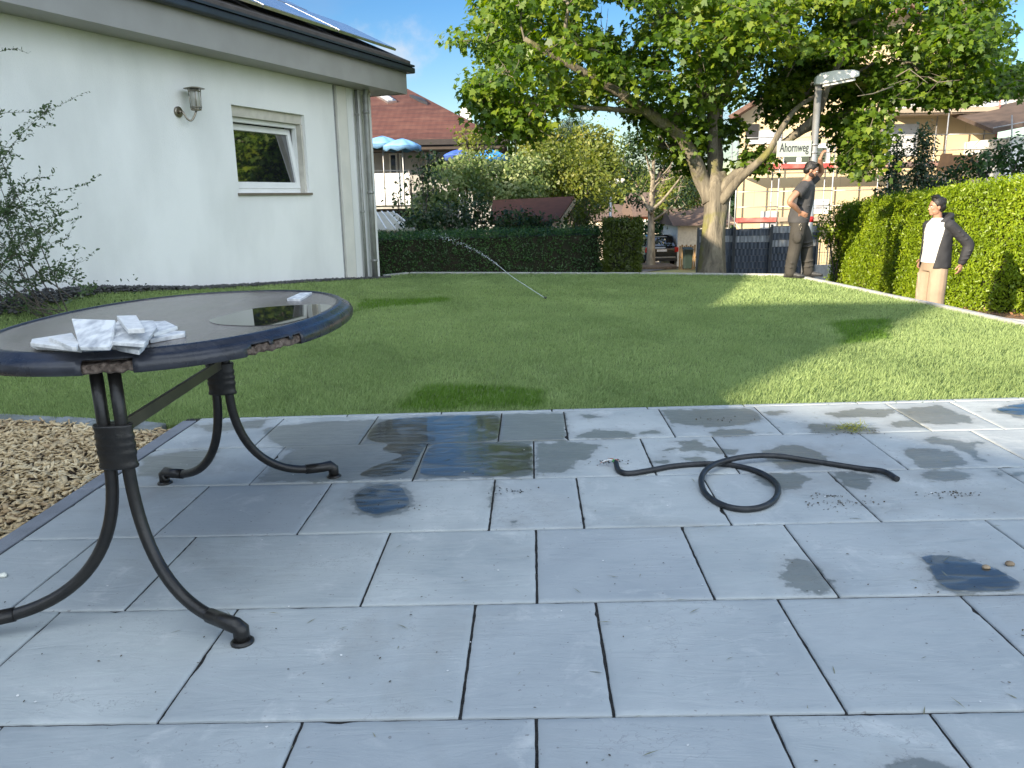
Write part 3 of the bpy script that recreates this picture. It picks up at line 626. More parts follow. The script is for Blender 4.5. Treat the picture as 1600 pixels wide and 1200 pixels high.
# ------------------------------------------------------------------ the white house on the left
def W(s, n, z):                                        # house frame: s along the wall towards the camera, n outward
    p = WC-WD*s+WN*n; return np.array([p[0], p[1], z])
HA = thing('white_house', 'white rendered house with grey fascia and solar roof at the left', 'house', (WC[0], WC[1], 0))
def H(o):  # parent keeps world place
    o.parent = HA; o.matrix_parent_inverse = HA.matrix_basis.inverted(); 
    for c_ in []: pass
    return o
HA.matrix_basis = Matrix.Translation((WC[0], WC[1], 0))
SE = 15.4; ZT = 2.80; wx0, wx1, wz0, wz1 = 1.87, 3.41, 1.205, 2.285
q = MB()
def wallbox(q, s0, s1, n0, n1, z0, z1): q.hexa([W(s1, n0, z0), W(s1, n1, z0), W(s0, n1, z0), W(s0, n0, z0), W(s1, n0, z1), W(s1, n1, z1), W(s0, n1, z1), W(s0, n0, z1)])
TH = .36
wallbox(q, 0, wx0, -TH, 0, -1.4, ZT); wallbox(q, wx1, SE, -TH, 0, -1.4, ZT); wallbox(q, wx0, wx1, -TH, 0, -1.4, wz0); wallbox(q, wx0, wx1, -TH, 0, wz1, ZT)
wallbox(q, 0, SE, -9.6, -9.3, -1.4, ZT); wallbox(q, 0, .3, -9.3, -TH, -1.4, ZT); wallbox(q, SE-.3, SE, -9.3, -TH, -1.4, ZT)
H(q.build('wall', M_plaster))
M_strip = mat('cream_strip', (.74, .71, .64), .8, c2=(.66, .64, .58), scale=3)
q = MB(); wallbox(q, .80, 1.06, .0, .045, -.5, ZT-.02); H(q.build('pilaster', M_strip, bevel=.004))
q = MB(); wallbox(q, 1.085, 1.10, .0, .02, -.5, ZT-.02); wallbox(q, .745, .76, 0, .012, -.5, ZT-.02); H(q.build('joint_strip', M_galv))
# fascia and soffit
q = MB(); wallbox(q, -.42, SE+.5, .42, .445, ZT-.02, ZT+.37); wallbox(q, -.445, -.42, -9.9, .445, ZT-.02, ZT+.37); H(q.build('fascia', M_fascia))
q = MB(); wallbox(q, -.42, SE+.5, -9.9, .418, ZT-.012, ZT+.012); H(q.build('soffit', M_fascia))
# gutter and hip roof
q = MB(); wallbox(q, -.50, SE+.55, .447, .56, ZT+.31, ZT+.40); wallbox(q, -.56, -.447, -9.9, .56, ZT+.311, ZT+.40); H(q.build('gutter', M_dkmetal, bevel=.02))
q = MB(); wallbox(q, -.50, SE+.55, .30, .58, ZT+.403, ZT+.432); wallbox(q, -.57, -.30, -9.9, .30, ZT+.404, ZT+.431); H(q.build('drip_edge', M_dkmetal))
ze = ZT+.41; tp_ = math.tan(R(26)); dd = 5.2
def roofp(s, n): return W(s, n, ze+min(.5-n, s+.5, n+10)*tp_)
M_tilebrown = mat('dark_roof_tiles', (.10, .085, .075), .8, c2=(.07, .06, .055), scale=8, bump=.8, bscale=30)
q = MB(); a, b, c_, d_ = W(-.5, .5, ze), W(SE+.5, .5, ze), W(SE-4.7, -4.7, ze+dd*tp_), W(-.5+dd, -4.7, ze+dd*tp_)
e_, f2 = W(-.5, -9.9, ze), W(SE+.5, -9.9, ze)
up2 = np.array([0, 0, .09])
q.add([a, b, c_, d_, e_, f2, a+up2, b+up2, c_+up2, d_+up2, e_+up2, f2+up2], [(6, 7, 8, 9), (6, 9, 10), (7, 11, 8), (9, 8, 11, 10), (0, 1, 7, 6), (0, 6, 10, 4), (1, 5, 11, 7), (4, 10, 11, 5), (3, 2, 1, 0), (4, 3, 0), (2, 5, 1), (2, 3, 4, 5)])
H(q.build('roof', M_tilebrown))
M_pv = mat('solar_glass', (.30, .33, .40), .16, .0, c2=(.24, .27, .34), scale=2, spec=1.0, ior=2.0)
M_alu = mat('aluminium', (.72, .72, .72), .3, .9)
nr = np.array([0, 0, 1.0]); sl_ = math.sin(R(26)); cl_ = math.cos(R(26))
pn_out = np.array([WN[0]*sl_, WN[1]*sl_, cl_]); pn_up = np.array([-WN[0]*cl_, -WN[1]*cl_, sl_]); pn_s = np.array([-WD[0], -WD[1], 0])
for row in range(4):
    s = -.12+row*.94
    while s+1.66 < SE-1.0-row*1.0:
        o = W(s, .5, ze+.09)+pn_up*(.10+row*1.06)+pn_out*.07
        q = MB(); q.obox(o, pn_s*1.64, pn_up*1.02, pn_out*.035); pan = H(q.build('solar_panel', M_alu))
        q = MB(); q.obox(o+pn_s*.025+pn_up*.025+pn_out*.036, pn_s*1.59, pn_up*.97, pn_out*.004); gl_ = q.build('solar_glass', M_pv); gl_.parent = pan
        s += 1.67
# downpipes at the far corner
q = MB()
q.tube([W(.30, .33, ZT+.33), W(.31, .28, ZT+.18), W(.32, .14, ZT+.03), W(.325, .10, ZT-.10), W(.33, .10, 1.2), W(.33, .10, -.55)], .048, 14)
for z in (ZT-.35, 1.2, .1): q.tube([W(.33, .10, z-.02), W(.33, .10, z+.02)], .056, 14)
H(q.build('downpipe', M_zinc))
q = MB(); q.tube([W(.53, .055, ZT-.03), W(.53, .055, 1.0), W(.53, .055, -.5)], .026, 10)
for z in (ZT-.4, .9): q.tube([W(.53, .055, z-.015), W(.53, .055, z+.015)], .034, 10)
H(q.build('conduit_pipe', M_zinc))
# window
WI = MB(); wallbox(WI, wx0, wx0+.055, -.20, -.13, wz0, wz1-.13); wallbox(WI, wx1-.055, wx1, -.20, -.13, wz0, wz1-.13); wallbox(WI, wx0+.055, wx1-.055, -.20, -.13, wz0, wz0+.06); wallbox(WI, wx0+.055, wx1-.055, -.20, -.13, wz1-.185, wz1-.13)
wf = H(WI.build('window', M_whitepvc, bevel=.004))
q = MB(); wallbox(q, wx0+.002, wx1-.002, -.22, -.06, wz1-.128, wz1-.002); o = q.build('shutter_box', M_shutter, bevel=.004); o.parent = wf
for ga, gb in ((wx0+.001, wx0+.04), (wx1-.04, wx1-.001)):
    q = MB(); wallbox(q, ga, gb, -.128, -.045, wz0, wz1-.13); o = q.build('guide_rail', M_shutter, bevel=.003); o.parent = wf
# tilted sash: hinged at its foot, leaning into the room at the top
za, zb = wz0+.055, wz1-.19; ta = R(8.5); zl = zb-za
def SP(s, t, n): return W(s, -.145-math.sin(ta)*t+math.cos(ta)*n, za+math.cos(ta)*t+math.sin(ta)*n)
def sbox(q, s0, s1, t0, t1, n0, n1): q.hexa([SP(s1, t0, n0), SP(s1, t0, n1), SP(s0, t0, n1), SP(s0, t0, n0), SP(s1, t1, n0), SP(s1, t1, n1), SP(s0, t1, n1), SP(s0, t1, n0)])
a0, a1 = wx0+.05, wx1-.05
q = MB(); sbox(q, a0, a0+.075, 0, zl, -.035, .035); sbox(q, a1-.075, a1, 0, zl, -.035, .035); sbox(q, a0+.075, a1-.075, 0, .085, -.035, .035); sbox(q, a0+.075, a1-.075, zl-.08, zl, -.035, .035)
sash = q.build('sash', M_whitepvc, bevel=.005); sash.parent = wf
q = MB(); sbox(q, a0+.07, a1-.07, .08, zl-.075, -.004, .004); o = q.build('pane', M_glass); o.parent = wf
q = MB(); wallbox(q, wx0-.03, wx1+.03, -.125, .035, wz0-.035, wz0-.003); o = q.build('sill', M_sill, bevel=.003); o.parent = wf
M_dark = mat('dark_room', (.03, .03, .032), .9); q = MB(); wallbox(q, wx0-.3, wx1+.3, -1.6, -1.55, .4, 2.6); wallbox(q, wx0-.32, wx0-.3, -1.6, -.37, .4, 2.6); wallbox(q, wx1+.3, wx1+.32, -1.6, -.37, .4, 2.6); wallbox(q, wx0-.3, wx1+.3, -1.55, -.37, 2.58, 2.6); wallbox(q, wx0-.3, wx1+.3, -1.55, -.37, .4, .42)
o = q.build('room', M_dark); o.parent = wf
# wall lamp
LA = thing('wall_lamp', 'steel lantern wall lamp on the white wall left of the window', 'lamp', V3(W(4.27, 0, 2.1)))
def on(o, root):
    o.parent = root; o.matrix_parent_inverse = Matrix.Translation(-Vector(root.location)); return o
WA = np.array([*WN, 0]); WS = np.array([-WD[0], -WD[1], 0]); lc = W(4.27, 0, 0)
q = MB(); ctr = W(4.34, .0, 2.115); q.tube([ctr, ctr+WA*.02, ctr+WA*.024], [.062, .06, .05], 20); q.tube([ctr+WA*.02, ctr+WA*.06], .02, 12); on(q.build('wall_plate', M_steel), LA)
lx = W(4.21, .155, 0)[:2]
q = MB(); pts = [ctr+WA*.05]; 
for t in np.linspace(0, 1, 12):
    b_ = np.array([lx[0], lx[1], 2.13]); a_ = ctr+WA*.07+np.array([0, 0, -.0]); th_ = math.pi*t
    p_ = a_*(1-t)+b_*t; p_ = p_+np.array([0, 0, -.105*math.sin(th_)]); pts.append(p_)
q.tube(pts, .011, 10); on(q.build('arm', M_steel), LA)
q = MB(); q.lathe([(.01, 0), (.035, .005), (.058, .012), (.058, .028), (.03, .03)], 20, (lx[0], lx[1], 2.125))
for k in range(4):
    t = k*math.pi/2+.5; p_ = np.array([lx[0]+.056*math.cos(t), lx[1]+.056*math.sin(t), 2.14]); q.tube([p_, p_+np.array([.012*math.cos(t), .012*math.sin(t), .235])], .0045, 6)
for z in (2.17, 2.345): q.tube([np.array([lx[0]+.064*math.cos(t), lx[1]+.064*math.sin(t), z]) for t in np.linspace(0, 2*math.pi, 25)], .004, 5, cap=False)
on(q.build('cage', M_steel), LA)
M_lampglass = mat('milky_glass', (.40, .39, .34), .15, coat=.5); q = MB(); q.lathe([(.044, 2.155), (.05, 2.17), (.055, 2.35), (.05, 2.37)], 20, (lx[0], lx[1], 0)); on(q.build('glass', M_lampglass), LA)
q = MB(); q.lathe([(.118, 2.372), (.118, 2.376), (.05, 2.392), (.012, 2.396)], 28, (lx[0], lx[1], 0)); on(q.build('cap', M_steel), LA)
# dark gravel along the wall foot
n = 5000; s_ = rng.uniform(-.1, 7.5, n); nn = rng.uniform(.02, .17, n)+.4*np.clip((s_-5.6)/1.5, 0, 1)*rng.random(n); P = WC-WD*s_[:, None]+WN*nn[:, None]
zz = lawn_z(P[:, 0], P[:, 1])+rng.uniform(-.01, .02, n)+.08*np.clip((s_-4.5)/2, 0, 1)*rng.random(n); q = MB()
r_ = rng.uniform(.012, .028, n)
octv = np.array([(1, 0, 0), (0, 1, 0), (-1, 0, 0), (0, -1, 0), (0, 0, .7), (0, 0, -.7)]); octf = np.array([(0, 1, 4), (1, 2, 4), (2, 3, 4), (3, 0, 4), (1, 0, 5), (2, 1, 5), (3, 2, 5), (0, 3, 5)])
vv = (np.c_[P, zz][:, None, :]+r_[:, None, None]*(octv[None]*rng.uniform(.6, 1.3, (n, 6, 1)))); tri = vv[:, octf, :].reshape(-1, 3)
M_grav = mat('dark_basalt', (.035, .036, .038), .8, c2=(.09, .09, .09), scale=20)
tag(link('gravel_strip', np_mesh('gravel_strip', tri, 3, n*8), M_grav), kind='stuff')

# ------------------------------------------------------------------ oval table
TCX, TCY = -1.165, 2.61; TZ = .75
TB = thing('garden_table', 'oval dark garden table with chipped rim and curved tubular legs', 'table', V3(pat(TCX, TCY, 0)))
def TP_(x, y, z): return pat(x, y, z)
def oval(a, b, n=96, e=2.25):
    t = np.linspace(0, 2*math.pi, n, endpoint=False); c, s = np.cos(t), np.sin(t)
    return np.stack([TCX+a*np.sign(c)*np.abs(c)**(2/e), TCY+b*np.sign(s)*np.abs(s)**(2/e)], 1)
M_ttop = mat('table_top', (.235, .20, .178), .24, c2=(.115, .095, .082), scale=5, stretch=(1, .35, 1), bump=.10, bscale=160, spec=.7, rvar=.10)
M_rim = mat('table_rim', (.038, .040, .050), .28, c2=(.022, .023, .028), scale=14, bump=.15, bscale=60, rvar=.1)
M_core = mat('exposed_particleboard', (.22, .17, .135), .95, c2=(.08, .056, .042), scale=70, bump=1, bscale=160)
ta_, tb_ = .508, .688
def ringmesh(prof, cut=None, n=240):
    """prof: list of (outset, z)"""
    vs = []; fs = []
    for (o, z) in prof:
        c = oval(ta_+o, tb_+o, n)
        for i, (x, y) in enumerate(c): 
            zz = z; xx, yy = x, y
            if cut is not None:
                zz += cut(x, y, o, z, i)
            vs.append(TP_(xx, yy, zz))
    m_ = len(prof)
    for k in range(m_-1):
        for i in range(n): fs.append((k*n+i, k*n+(i+1) % n, (k+1)*n+(i+1) % n, (k+1)*n+i))
    return vs, fs
# top plate
n = 240; q = MB(); c = oval(ta_-.03, tb_-.03, n); v_ = [TP_(x, y, TZ) for x, y in c]+[TP_(x, y, TZ-.024) for x, y in c]
q.add(v_, [tuple(range(n)), tuple(range(2*n-1, n-1, -1))]+[(i, n+i, n+(i+1) % n, (i+1) % n) for i in range(n)]); on(q.build('tabletop', M_ttop), TB)
# moulded rim, broken away in places: the front left and the right front
def brk(x, y):
    """how much rim is missing (0..1)"""
    a = math.atan2((y-TCY)/tb_, (x-TCX)/ta_); d = math.degrees(a) % 360
    def band(lo, hi, s=1.5): return max(0, min(1, min(d-lo, hi-d)/s))
    nz_ = .5+.5*math.sin(d*2.3)*math.sin(d*5.1+1)
    return band(272, 287, .6), band(314, 333, 2.0)*(.55+.45*nz_), band(266, 267.5, .5)
def cutf(x, y, o, z, i):
    a, b, c = brk(x, y)
    if z < TZ-.045: return a*.030+b*.022+c*.014
    return 0
prof = [(-.034, TZ-.001), (-.031, TZ+.0035), (-.020, TZ+.0045), (-.010, TZ+.001), (-.004, TZ-.007), (.008, TZ-.011), (.018, TZ-.017), (.024, TZ-.027), (.025, TZ-.042), (.021, TZ-.050), (.006, TZ-.051), (-.034, TZ-.051)]
vs, fs = ringmesh(prof, None); q = MB(); keep = []
npf = len(prof)
for k in range(npf-1):
    for i in range(n):
        x, y = oval(ta_, tb_, n)[i] if False else (0, 0)
        keep.append((k, i))
ov = oval(ta_, tb_, n); fl_ = []
for (k, i), f in zip(keep, fs):
    a, b, c = brk(*ov[i]); j = math.sin(i*1.7)*.5+math.sin(i*3.1)*.5
    lim = 99
    if a > .5: lim = 5
    if b > .35+.1*j: lim = min(lim, 6 if b > .6 else 7)
    if c > .4: lim = min(lim, 8)
    if k >= lim: continue
    fl_.append(f)
q.add(vs, fl_, True); rm = q.build('rim', M_rim); on(rm, TB)
sm_ = rm.modifiers.new('t', 'SOLIDIFY'); sm_.thickness = .004; sm_.offset = -1
q = MB(); pr2 = [(-.06, TZ-.0245), (.010, TZ-.0245), (.0155, TZ-.03), (.0165, TZ-.043), (.010, TZ-.048), (-.06, TZ-.048)]
def cut2(x, y, o, z, i): return .0025*math.sin(i*2.9)+.002*math.sin(i*1.3)
vs, fs = ringmesh(pr2, cut2); q.add(vs, fs); on(q.build('board_edge', M_core), TB)
q = MB(); c = oval(ta_-.05, tb_-.05, 96); m9 = 96; q.add([TP_(x, y, TZ-.026) for x, y in c]+[TP_(x, y, TZ-.047) for x, y in c], [tuple(range(m9)), tuple(range(2*m9-1, m9-1, -1))]+[(i, m9+i, m9+(i+1) % m9, (i+1) % m9) for i in range(m9)]); on(q.build('underside', mat('table_underside', (.06, .055, .05), .8)), TB)
M_leg = mat('black_lacquer', (.011, .0105, .010), .34, c2=(.018, .016, .014), scale=30, bump=.12, bscale=120, rvar=.12)
M_brace = mat('brown_brace', (.05, .045, .035), .4, c2=(.08, .07, .05), scale=12)
ff, rf_ = onpat(379, 1004), onpat(258, 755); rr2 = onpat(522, 745)
colF, colR = onpat(180, 690), None
def bez(p0, p1, p2, p3, n=18):
    t = np.linspace(0, 1, n)[:, None]; p0, p1, p2, p3 = map(np.array, (p0, p1, p2, p3))
    return (1-t)**3*p0+3*(1-t)**2*t*p1+3*(1-t)*t*t*p2+t**3*p3
def leg(foot, cx, cy, side, zc0, name='leg'):
    fx, fy_ = foot; q = MB(); x0 = cx+side*.024
    path = [np.array([x0, cy, TZ-.052]), np.array([x0, cy, zc0+.12]), np.array([x0, cy, zc0])]
    curve = bez((x0, cy, zc0), (x0, cy, .20), (x0+(fx-x0)*.30, cy+(fy_-cy)*.35, .052), (fx-side*.045, fy_-(fy_-cy)*.12, .050), 20)
    pts = [TP_(*p) for p in path]+[TP_(*p) for p in curve[1:]]
    q.tube(pts, .0165, 16); lg = on(q.build(name, M_leg), TB)
    q = MB(); e = curve[-1]; q.tube([TP_(*(curve[-3])), TP_(*e), TP_(fx-side*.012, fy_, .049), TP_(fx, fy_, .040), TP_(fx, fy_, .004)], [.0195, .020, .021, .021, .021], 16)
    q.tube([TP_(fx, fy_, .0), TP_(fx, fy_, .005), TP_(fx, fy_, .010)], [.030, .030, .024], 20)
    ft = q.build('foot_cap', M_leg); ft.parent = lg; return lg
lc_ = (-1.112, 1.98); rc_ = (-1.175, 2.87)
leg(ff, lc_[0], lc_[1], 1, .44); leg((-1.52, 1.86), lc_[0], lc_[1], -1, .44)
leg(rr2, rc_[0], rc_[1], 1, .42); leg(rf_, rc_[0], rc_[1], -1, .42)
for (cx, cy, zc) in ((*lc_, .44), (*rc_, .42)):
    q = MB(); q.lathe([(.052, -.002), (.054, .004), (.050, .012), (.050, .03), (.053, .036), (.053, .044), (.050, .05), (.053, .058), (.053, .066), (.050, .072), (.053, .080), (.053, .088), (.050, .094), (.054, .112), (.052, .118)], 28, (0, 0, 0), sx=1.0, sy=.5)
    vv = [TP_(cx+v[0], cy+v[1], zc-.005+v[2]) for v in q.v]; q.v = vv; on(q.build('collar', M_leg), TB)
q = MB(); a, b = TP_(lc_[0]+.01, lc_[1]+.02, .535), TP_(rc_[0]+.01, rc_[1]-.02, .53); q.bar(a, b, .014, .036); on(q.build('brace', M_brace, bevel=.002), TB)
# rain puddle on the table
q = MB(); pu = [(865, 212), (905, 200), (950, 190), (1045, 166), (1100, 160), (1240, 152), (1360, 150), (1395, 165), (1350, 190), (1260, 215), (1170, 236), (1060, 240), (960, 236), (890, 228)]
pu = chaikin([Pz(x*.375, 420+y*.375, TZ-.012)[:2] for x, y in pu], 2)
zt_ = [float((CP+Tm@np.array([0, 0, TZ-CAMH]))[2]) + .0157*(p[0]) + .0005 for p in pu]
def tabz(x, y): return float(pat(x, y, TZ)[2])
nn_ = len(pu); q.add([(p[0], p[1], tabz(*p)+.0016) for p in pu]+[(p[0], p[1], tabz(*p)+.0002) for p in pu], [tuple(range(nn_))]+[(i, (i+1) % nn_, nn_+(i+1) % nn_, nn_+i) for i in range(nn_)])
M_tw = mat('still_water', (.018, .018, .018), .008, spec=.8, ior=1.5, scale=1)
tag(link('puddle', q.up(q.mesh('puddle')), M_tw), 'still rain puddle on the dark tabletop reflecting the window', 'puddle')
# granite offcuts on the table
M_gran = mat('pale_granite', (.76, .76, .74), .7, c2=(.36, .37, .39), scale=42, detail=8, bump=.35, bscale=120, lo=.30, hi=.60, stretch=(1, .5, 1))
M_gran2 = mat('white_granite', (.80, .79, .76), .7, c2=(.62, .61, .58), scale=50, detail=8, bump=.35, bscale=120, lo=.3, hi=.6)
def tile(pxs, z, t, label, mm=M_gran, dz=None):
    """a flat slab whose top corners are seen at the given picture points, lying z above the table"""
    P3 = []
    for i, (x, y) in enumerate(pxs):
        zz = TZ-.014+z+t+(dz[i] if dz else 0); P3.append(Pz(x, y, zz))
    P3 = [np.array(p) for p in P3]; mid_ = sum(P3)/len(P3)
    mb = MB(); N_ = np.cross(P3[1]-P3[0], P3[2]-P3[1]); N_ /= np.linalg.norm(N_); N_ = N_*np.sign(N_[2])
    mb.solid([p-mid_ for p in P3], -N_*t); ob = mb.build('stone_tile', mm, bevel=.0012, seg=1); ob.location = V3(mid_)
    tag(ob, label, 'stone tile', 'granite tile pieces on the table'); return ob
def z_(v, y): return 420+v*.375
def TQ(*a): return [(x*.375, 420+y*.375) for x, y in a]
tile(TQ((125, 306), (200, 290), (345, 318), (338, 330), (150, 318)), .0, .012, 'white tile strip lowest at the left end of the heap', M_gran2)
tile(TQ((132, 292), (290, 268), (345, 312), (320, 330), (128, 308)), .012, .010, 'flat white tile at the left of the heap under the big square one', M_gran2)
tile(TQ((200, 283), (300, 266), (330, 310), (318, 326), (300, 325)), .022, .010, 'small white wedge on top of the left white tiles', M_gran2)
tile(TQ((560, 225), (690, 216), (740, 240), (640, 268)), .012, .010, 'grey speckled tile at the back right of the heap')
tile(TQ((600, 280), (700, 258), (772, 258), (770, 268), (625, 293)), .0, .012, 'thin grey tile poking out lowest at the right of the heap')
tile(TQ((455, 318), (480, 280), (640, 262), (598, 322), (578, 340)), .0, .012, 'grey speckled tile lowest at the front of the heap')
tile(TQ((298, 207), (480, 213), (470, 300), (455, 325), (330, 325)), .030, .010, 'big square grey marbled tile leaning on the heap', dz=[.035, .03, -.005, -.012, -.012])
tile(TQ((422, 300), (490, 215), (640, 215), (655, 240), (600, 312)), .026, .010, 'big marbled tile in the middle of the heap', dz=[0, .018, .012, .008, -.006])
tile(TQ((486, 195), (568, 193), (602, 248), (530, 250)), .052, .012, 'small white tile topmost on the heap', M_gran2)
tile(TQ((1195, 124), (1250, 99), (1300, 97), (1250, 126)), .0, .010, 'small grey tile alone near the far right edge of the table')

# ------------------------------------------------------------------ black cable on the slabs
cpx = [(962, 730), (966, 738), (975, 743), (990, 743), (1020, 738), (1050, 732.5), (1090, 729), (1130, 729), (1165, 735), (1195, 746), (1214, 762), (1212, 782), (1192, 796), (1160, 800), (1128, 793), (1102, 775), (1096, 755), (1110, 740), (1140, 729), (1180, 723), (1220, 721), (1260, 723), (1300, 729), (1345, 736), (1380, 743), (1402, 753)]
cp = np.array([onpat(*p) for p in cpx]); 
def catmull(P, n=8):
    P = np.array(P, float); P = np.vstack([2*P[0]-P[1], P, 2*P[-1]-P[-2]]); o = []
    for i in range(1, len(P)-2):
        for t in np.linspace(0, 1, n, endpoint=False):
            a, b, c, d = P[i-1:i+3]; o.append(.5*((2*b)+(-a+c)*t+(2*a-5*b+4*c-d)*t*t+(-a+3*b-3*c+d)*t**3))
    o.append(P[-2]); return np.array(o)
c3 = np.c_[cp, np.full(len(cp), .0105)]; c3[1:4, 2] = .0105; c3[0, 2] = .022
for i in (17, 18, 19): c3[i, 2] = .030
c3[16, 2] = c3[20, 2] = .022; c3[25, 2] = .0105; c3[24, 2] = .016
cs = catmull(c3); CB = thing('black_cable', 'thick black power cable looped on the slabs with stripped wires', 'cable', V3(pat(cs[0][0], cs[0][1], 0)))
M_rub = mat('black_rubber', (.014, .015, .016), .42, c2=(.03, .031, .033), scale=30, bump=.1)
q = MB(); q.tube([pat(*p) for p in cs], .0112, 12); on(q.build('sheath', M_rub), CB)
s0 = cs[0]
for k, (nm_, colr, dx, dy, dz_) in enumerate((('red_wire', (.45, .06, .04), -.05, .03, .01), ('copper_wire', (.55, .22, .12), -.02, .05, .012), ('green_wire', (.05, .28, .07), -.012, -.005, .02), ('white_wire', (.7, .7, .68), -.055, .012, .015), ('blue_wire', (.55, .16, .12), .012, .04, .008))):
    q = MB(); p0 = s0+np.array([0, 0, 0]); p3 = s0+np.array([dx, dy, dz_-.018]); b_ = bez(p0, p0+np.array([-.006+dx*.1, .012, .012]), p3+np.array([-dx*.3, -dy*.3, .012]), p3, 9)
    q.tube([pat(*p) for p in b_], .0032, 6); on(q.build(nm_, mat(nm_+'_insulation', colr, .4)), CB)
    if k < 2 or k == 4:
        for a_ in range(5):
            q = MB(); e_ = b_[-1]+np.array([rng.normal(0, .014), rng.normal(0.008, .012), rng.uniform(-.002, .006)]); q.tube([pat(*b_[-1]), pat(*e_)], .0012, 4); on(q.build('copper_strand', mat('copper', (.75, .36, .24), .35, .8)), CB)
# little things on the slabs
def pebble(px, py, r, label, c, nm='pebble'):
    x, y = onpat(px, py); bm = bmesh.new(); bmesh.ops.create_icosphere(bm, subdivisions=2, radius=r)
    for v in bm.verts: v.co = Vector((v.co.x*1.2, v.co.y, v.co.z*.62))*(1+.12*math.sin(v.co.x*300+v.co.y*170))
    me = bpy.data.meshes.new(nm); bm.to_mesh(me); bm.free(); smooth(me); o = link(nm, me, mat('pebble_'+str(px), c, .8, scale=60)); o.location = V3(pat(x, y, r*.6)); tag(o, label, 'pebble')
pebble(1577, 884, .0115, 'small brown pebble on the slab at the far right', (.26, .19, .12))
pebble(1540, 889, .010, 'tan chip lying at the edge of the leaf-shaped puddle', (.34, .26, .17))
pebble(5, 902, .012, 'white chip on the slab at the far left', (.75, .75, .66))
x, y = onpat(1332, 671); n = 170; P = np.c_[x+rng.normal(0, .035, n), y+rng.normal(0, .020, n)]; Wp = np.array([pat(a, b, .004+.012*rng.random()) for a, b in P])
M_tuft = leafmat('moss_tuft', [(0, (.10, .14, .02)), (1, (.32, .33, .06))], .3)
tag(leaf_obj('grass_clump', Wp, .035, LEAF_NARROW*np.array([.4, 1, 1]), np.tile([0, 0, 1.], (n, 1)), M_tuft, jitter=.9), 'torn off clump of grass lying on the slabs', 'grass clump')
# ------------------------------------------------------------------ vegetation
def crown_pts(ells, dens, shell=.55):
    """points in ellipsoids [(c, r)], biased outward; returns pos, outward normal"""
    Ps, Ns = [], []
    for c, r in ells:
        r = np.array(r, float); n = max(8, int(dens*(r[0]*r[1]*r[2])**(2/3)))
        d = rng.normal(0, 1, (n, 3)); d /= np.linalg.norm(d, axis=1, keepdims=True)
        rad = shell+(1-shell)*rng.random(n)**.7
        bump = 1+.18*vnoise(d*2.2+np.array(c), 1.5, 17)
        Ps.append(np.array(c)+d*r*rad[:, None]*bump[:, None]); Ns.append(d)
    return np.concatenate(Ps), np.concatenate(Ns)
def clumpy(pos, nrm, k, spread, size_k):
    """every point becomes a clump of k leaves"""
    n = len(pos); P = np.repeat(pos, k, 0)+rng.normal(0, spread, (n*k, 3)); return P, np.repeat(nrm, k, 0)
def limb(q, pts, r0, r1, n=8):
    c = catmull(pts, 5); m_ = len(c); rs = np.linspace(0, 1, m_); rr = r0+(r1-r0)*rs**.8
    c = c+np.c_[vnoise(c, 2.5, 1), vnoise(c, 2.5, 2), vnoise(c, 2.5, 3)]*np.minimum(rr[:, None]*.35, .05)
    q.tube(c, list(rr), n)
    return c
M_maple = leafmat('maple_leaves', [(0, (.035, .075, .012)), (.3, (.06, .12, .014)), (.62, (.14, .22, .02)), (.9, (.25, .30, .03)), (1, (.32, .27, .05))], .48, scale=.7)
M_dkleaf = leafmat('dark_leaves', [(0, (.012, .030, .010)), (.6, (.028, .060, .016)), (1, (.055, .10, .025))], .25, scale=1.2)
M_yew = leafmat('dark_hedge_leaves', [(0, (.020, .05, .014)), (.6, (.045, .11, .025)), (1, (.085, .18, .04))], .2, scale=1.5)
M_thuja = leafmat('thuja_green', [(0, (.09, .15, .008)), (.5, (.20, .29, .010)), (.85, (.30, .38, .018)), (1, (.36, .33, .06))], .35, scale=1.8)
M_olive = leafmat('olive_thuja', [(0, (.035, .055, .006)), (.6, (.07, .10, .010)), (1, (.12, .15, .018))], .3, scale=2)
M_silver = leafmat('pale_variegated_leaves', [(0, (.05, .10, .025)), (.45, (.16, .23, .07)), (.8, (.36, .40, .17)), (1, (.48, .48, .28))], .35, scale=1.2)
M_yel = leafmat('yellow_green_leaves', [(0, (.06, .095, .015)), (.5, (.15, .19, .030)), (.85, (.27, .27, .05)), (1, (.36, .25, .06))], .4, scale=.8)
M_con = leafmat('conifer_needles', [(0, (.012, .025, .012)), (1, (.035, .06, .025))], .15)
M_lav = leafmat('box_leaves', [(0, (.03, .055, .022)), (.6, (.065, .11, .04)), (1, (.13, .17, .07))], .3, scale=3)
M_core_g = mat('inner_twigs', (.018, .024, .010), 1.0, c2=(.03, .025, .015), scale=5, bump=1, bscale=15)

# ---- the big maple
td = 14.3
tb = Pg(1114, td, gz(14.3)-.05)
MP = thing('maple_tree', 'big forked maple tree with spreading green crown behind the lawn', 'tree', V3(tb))
def D(px, py, d): return Pd(px, py, d)
q = MB()
def wob(ang, z): return 1+.09*math.sin(3*ang+z*1.5)+.06*math.sin(5*ang-z*2)+.03*math.sin(11*ang)
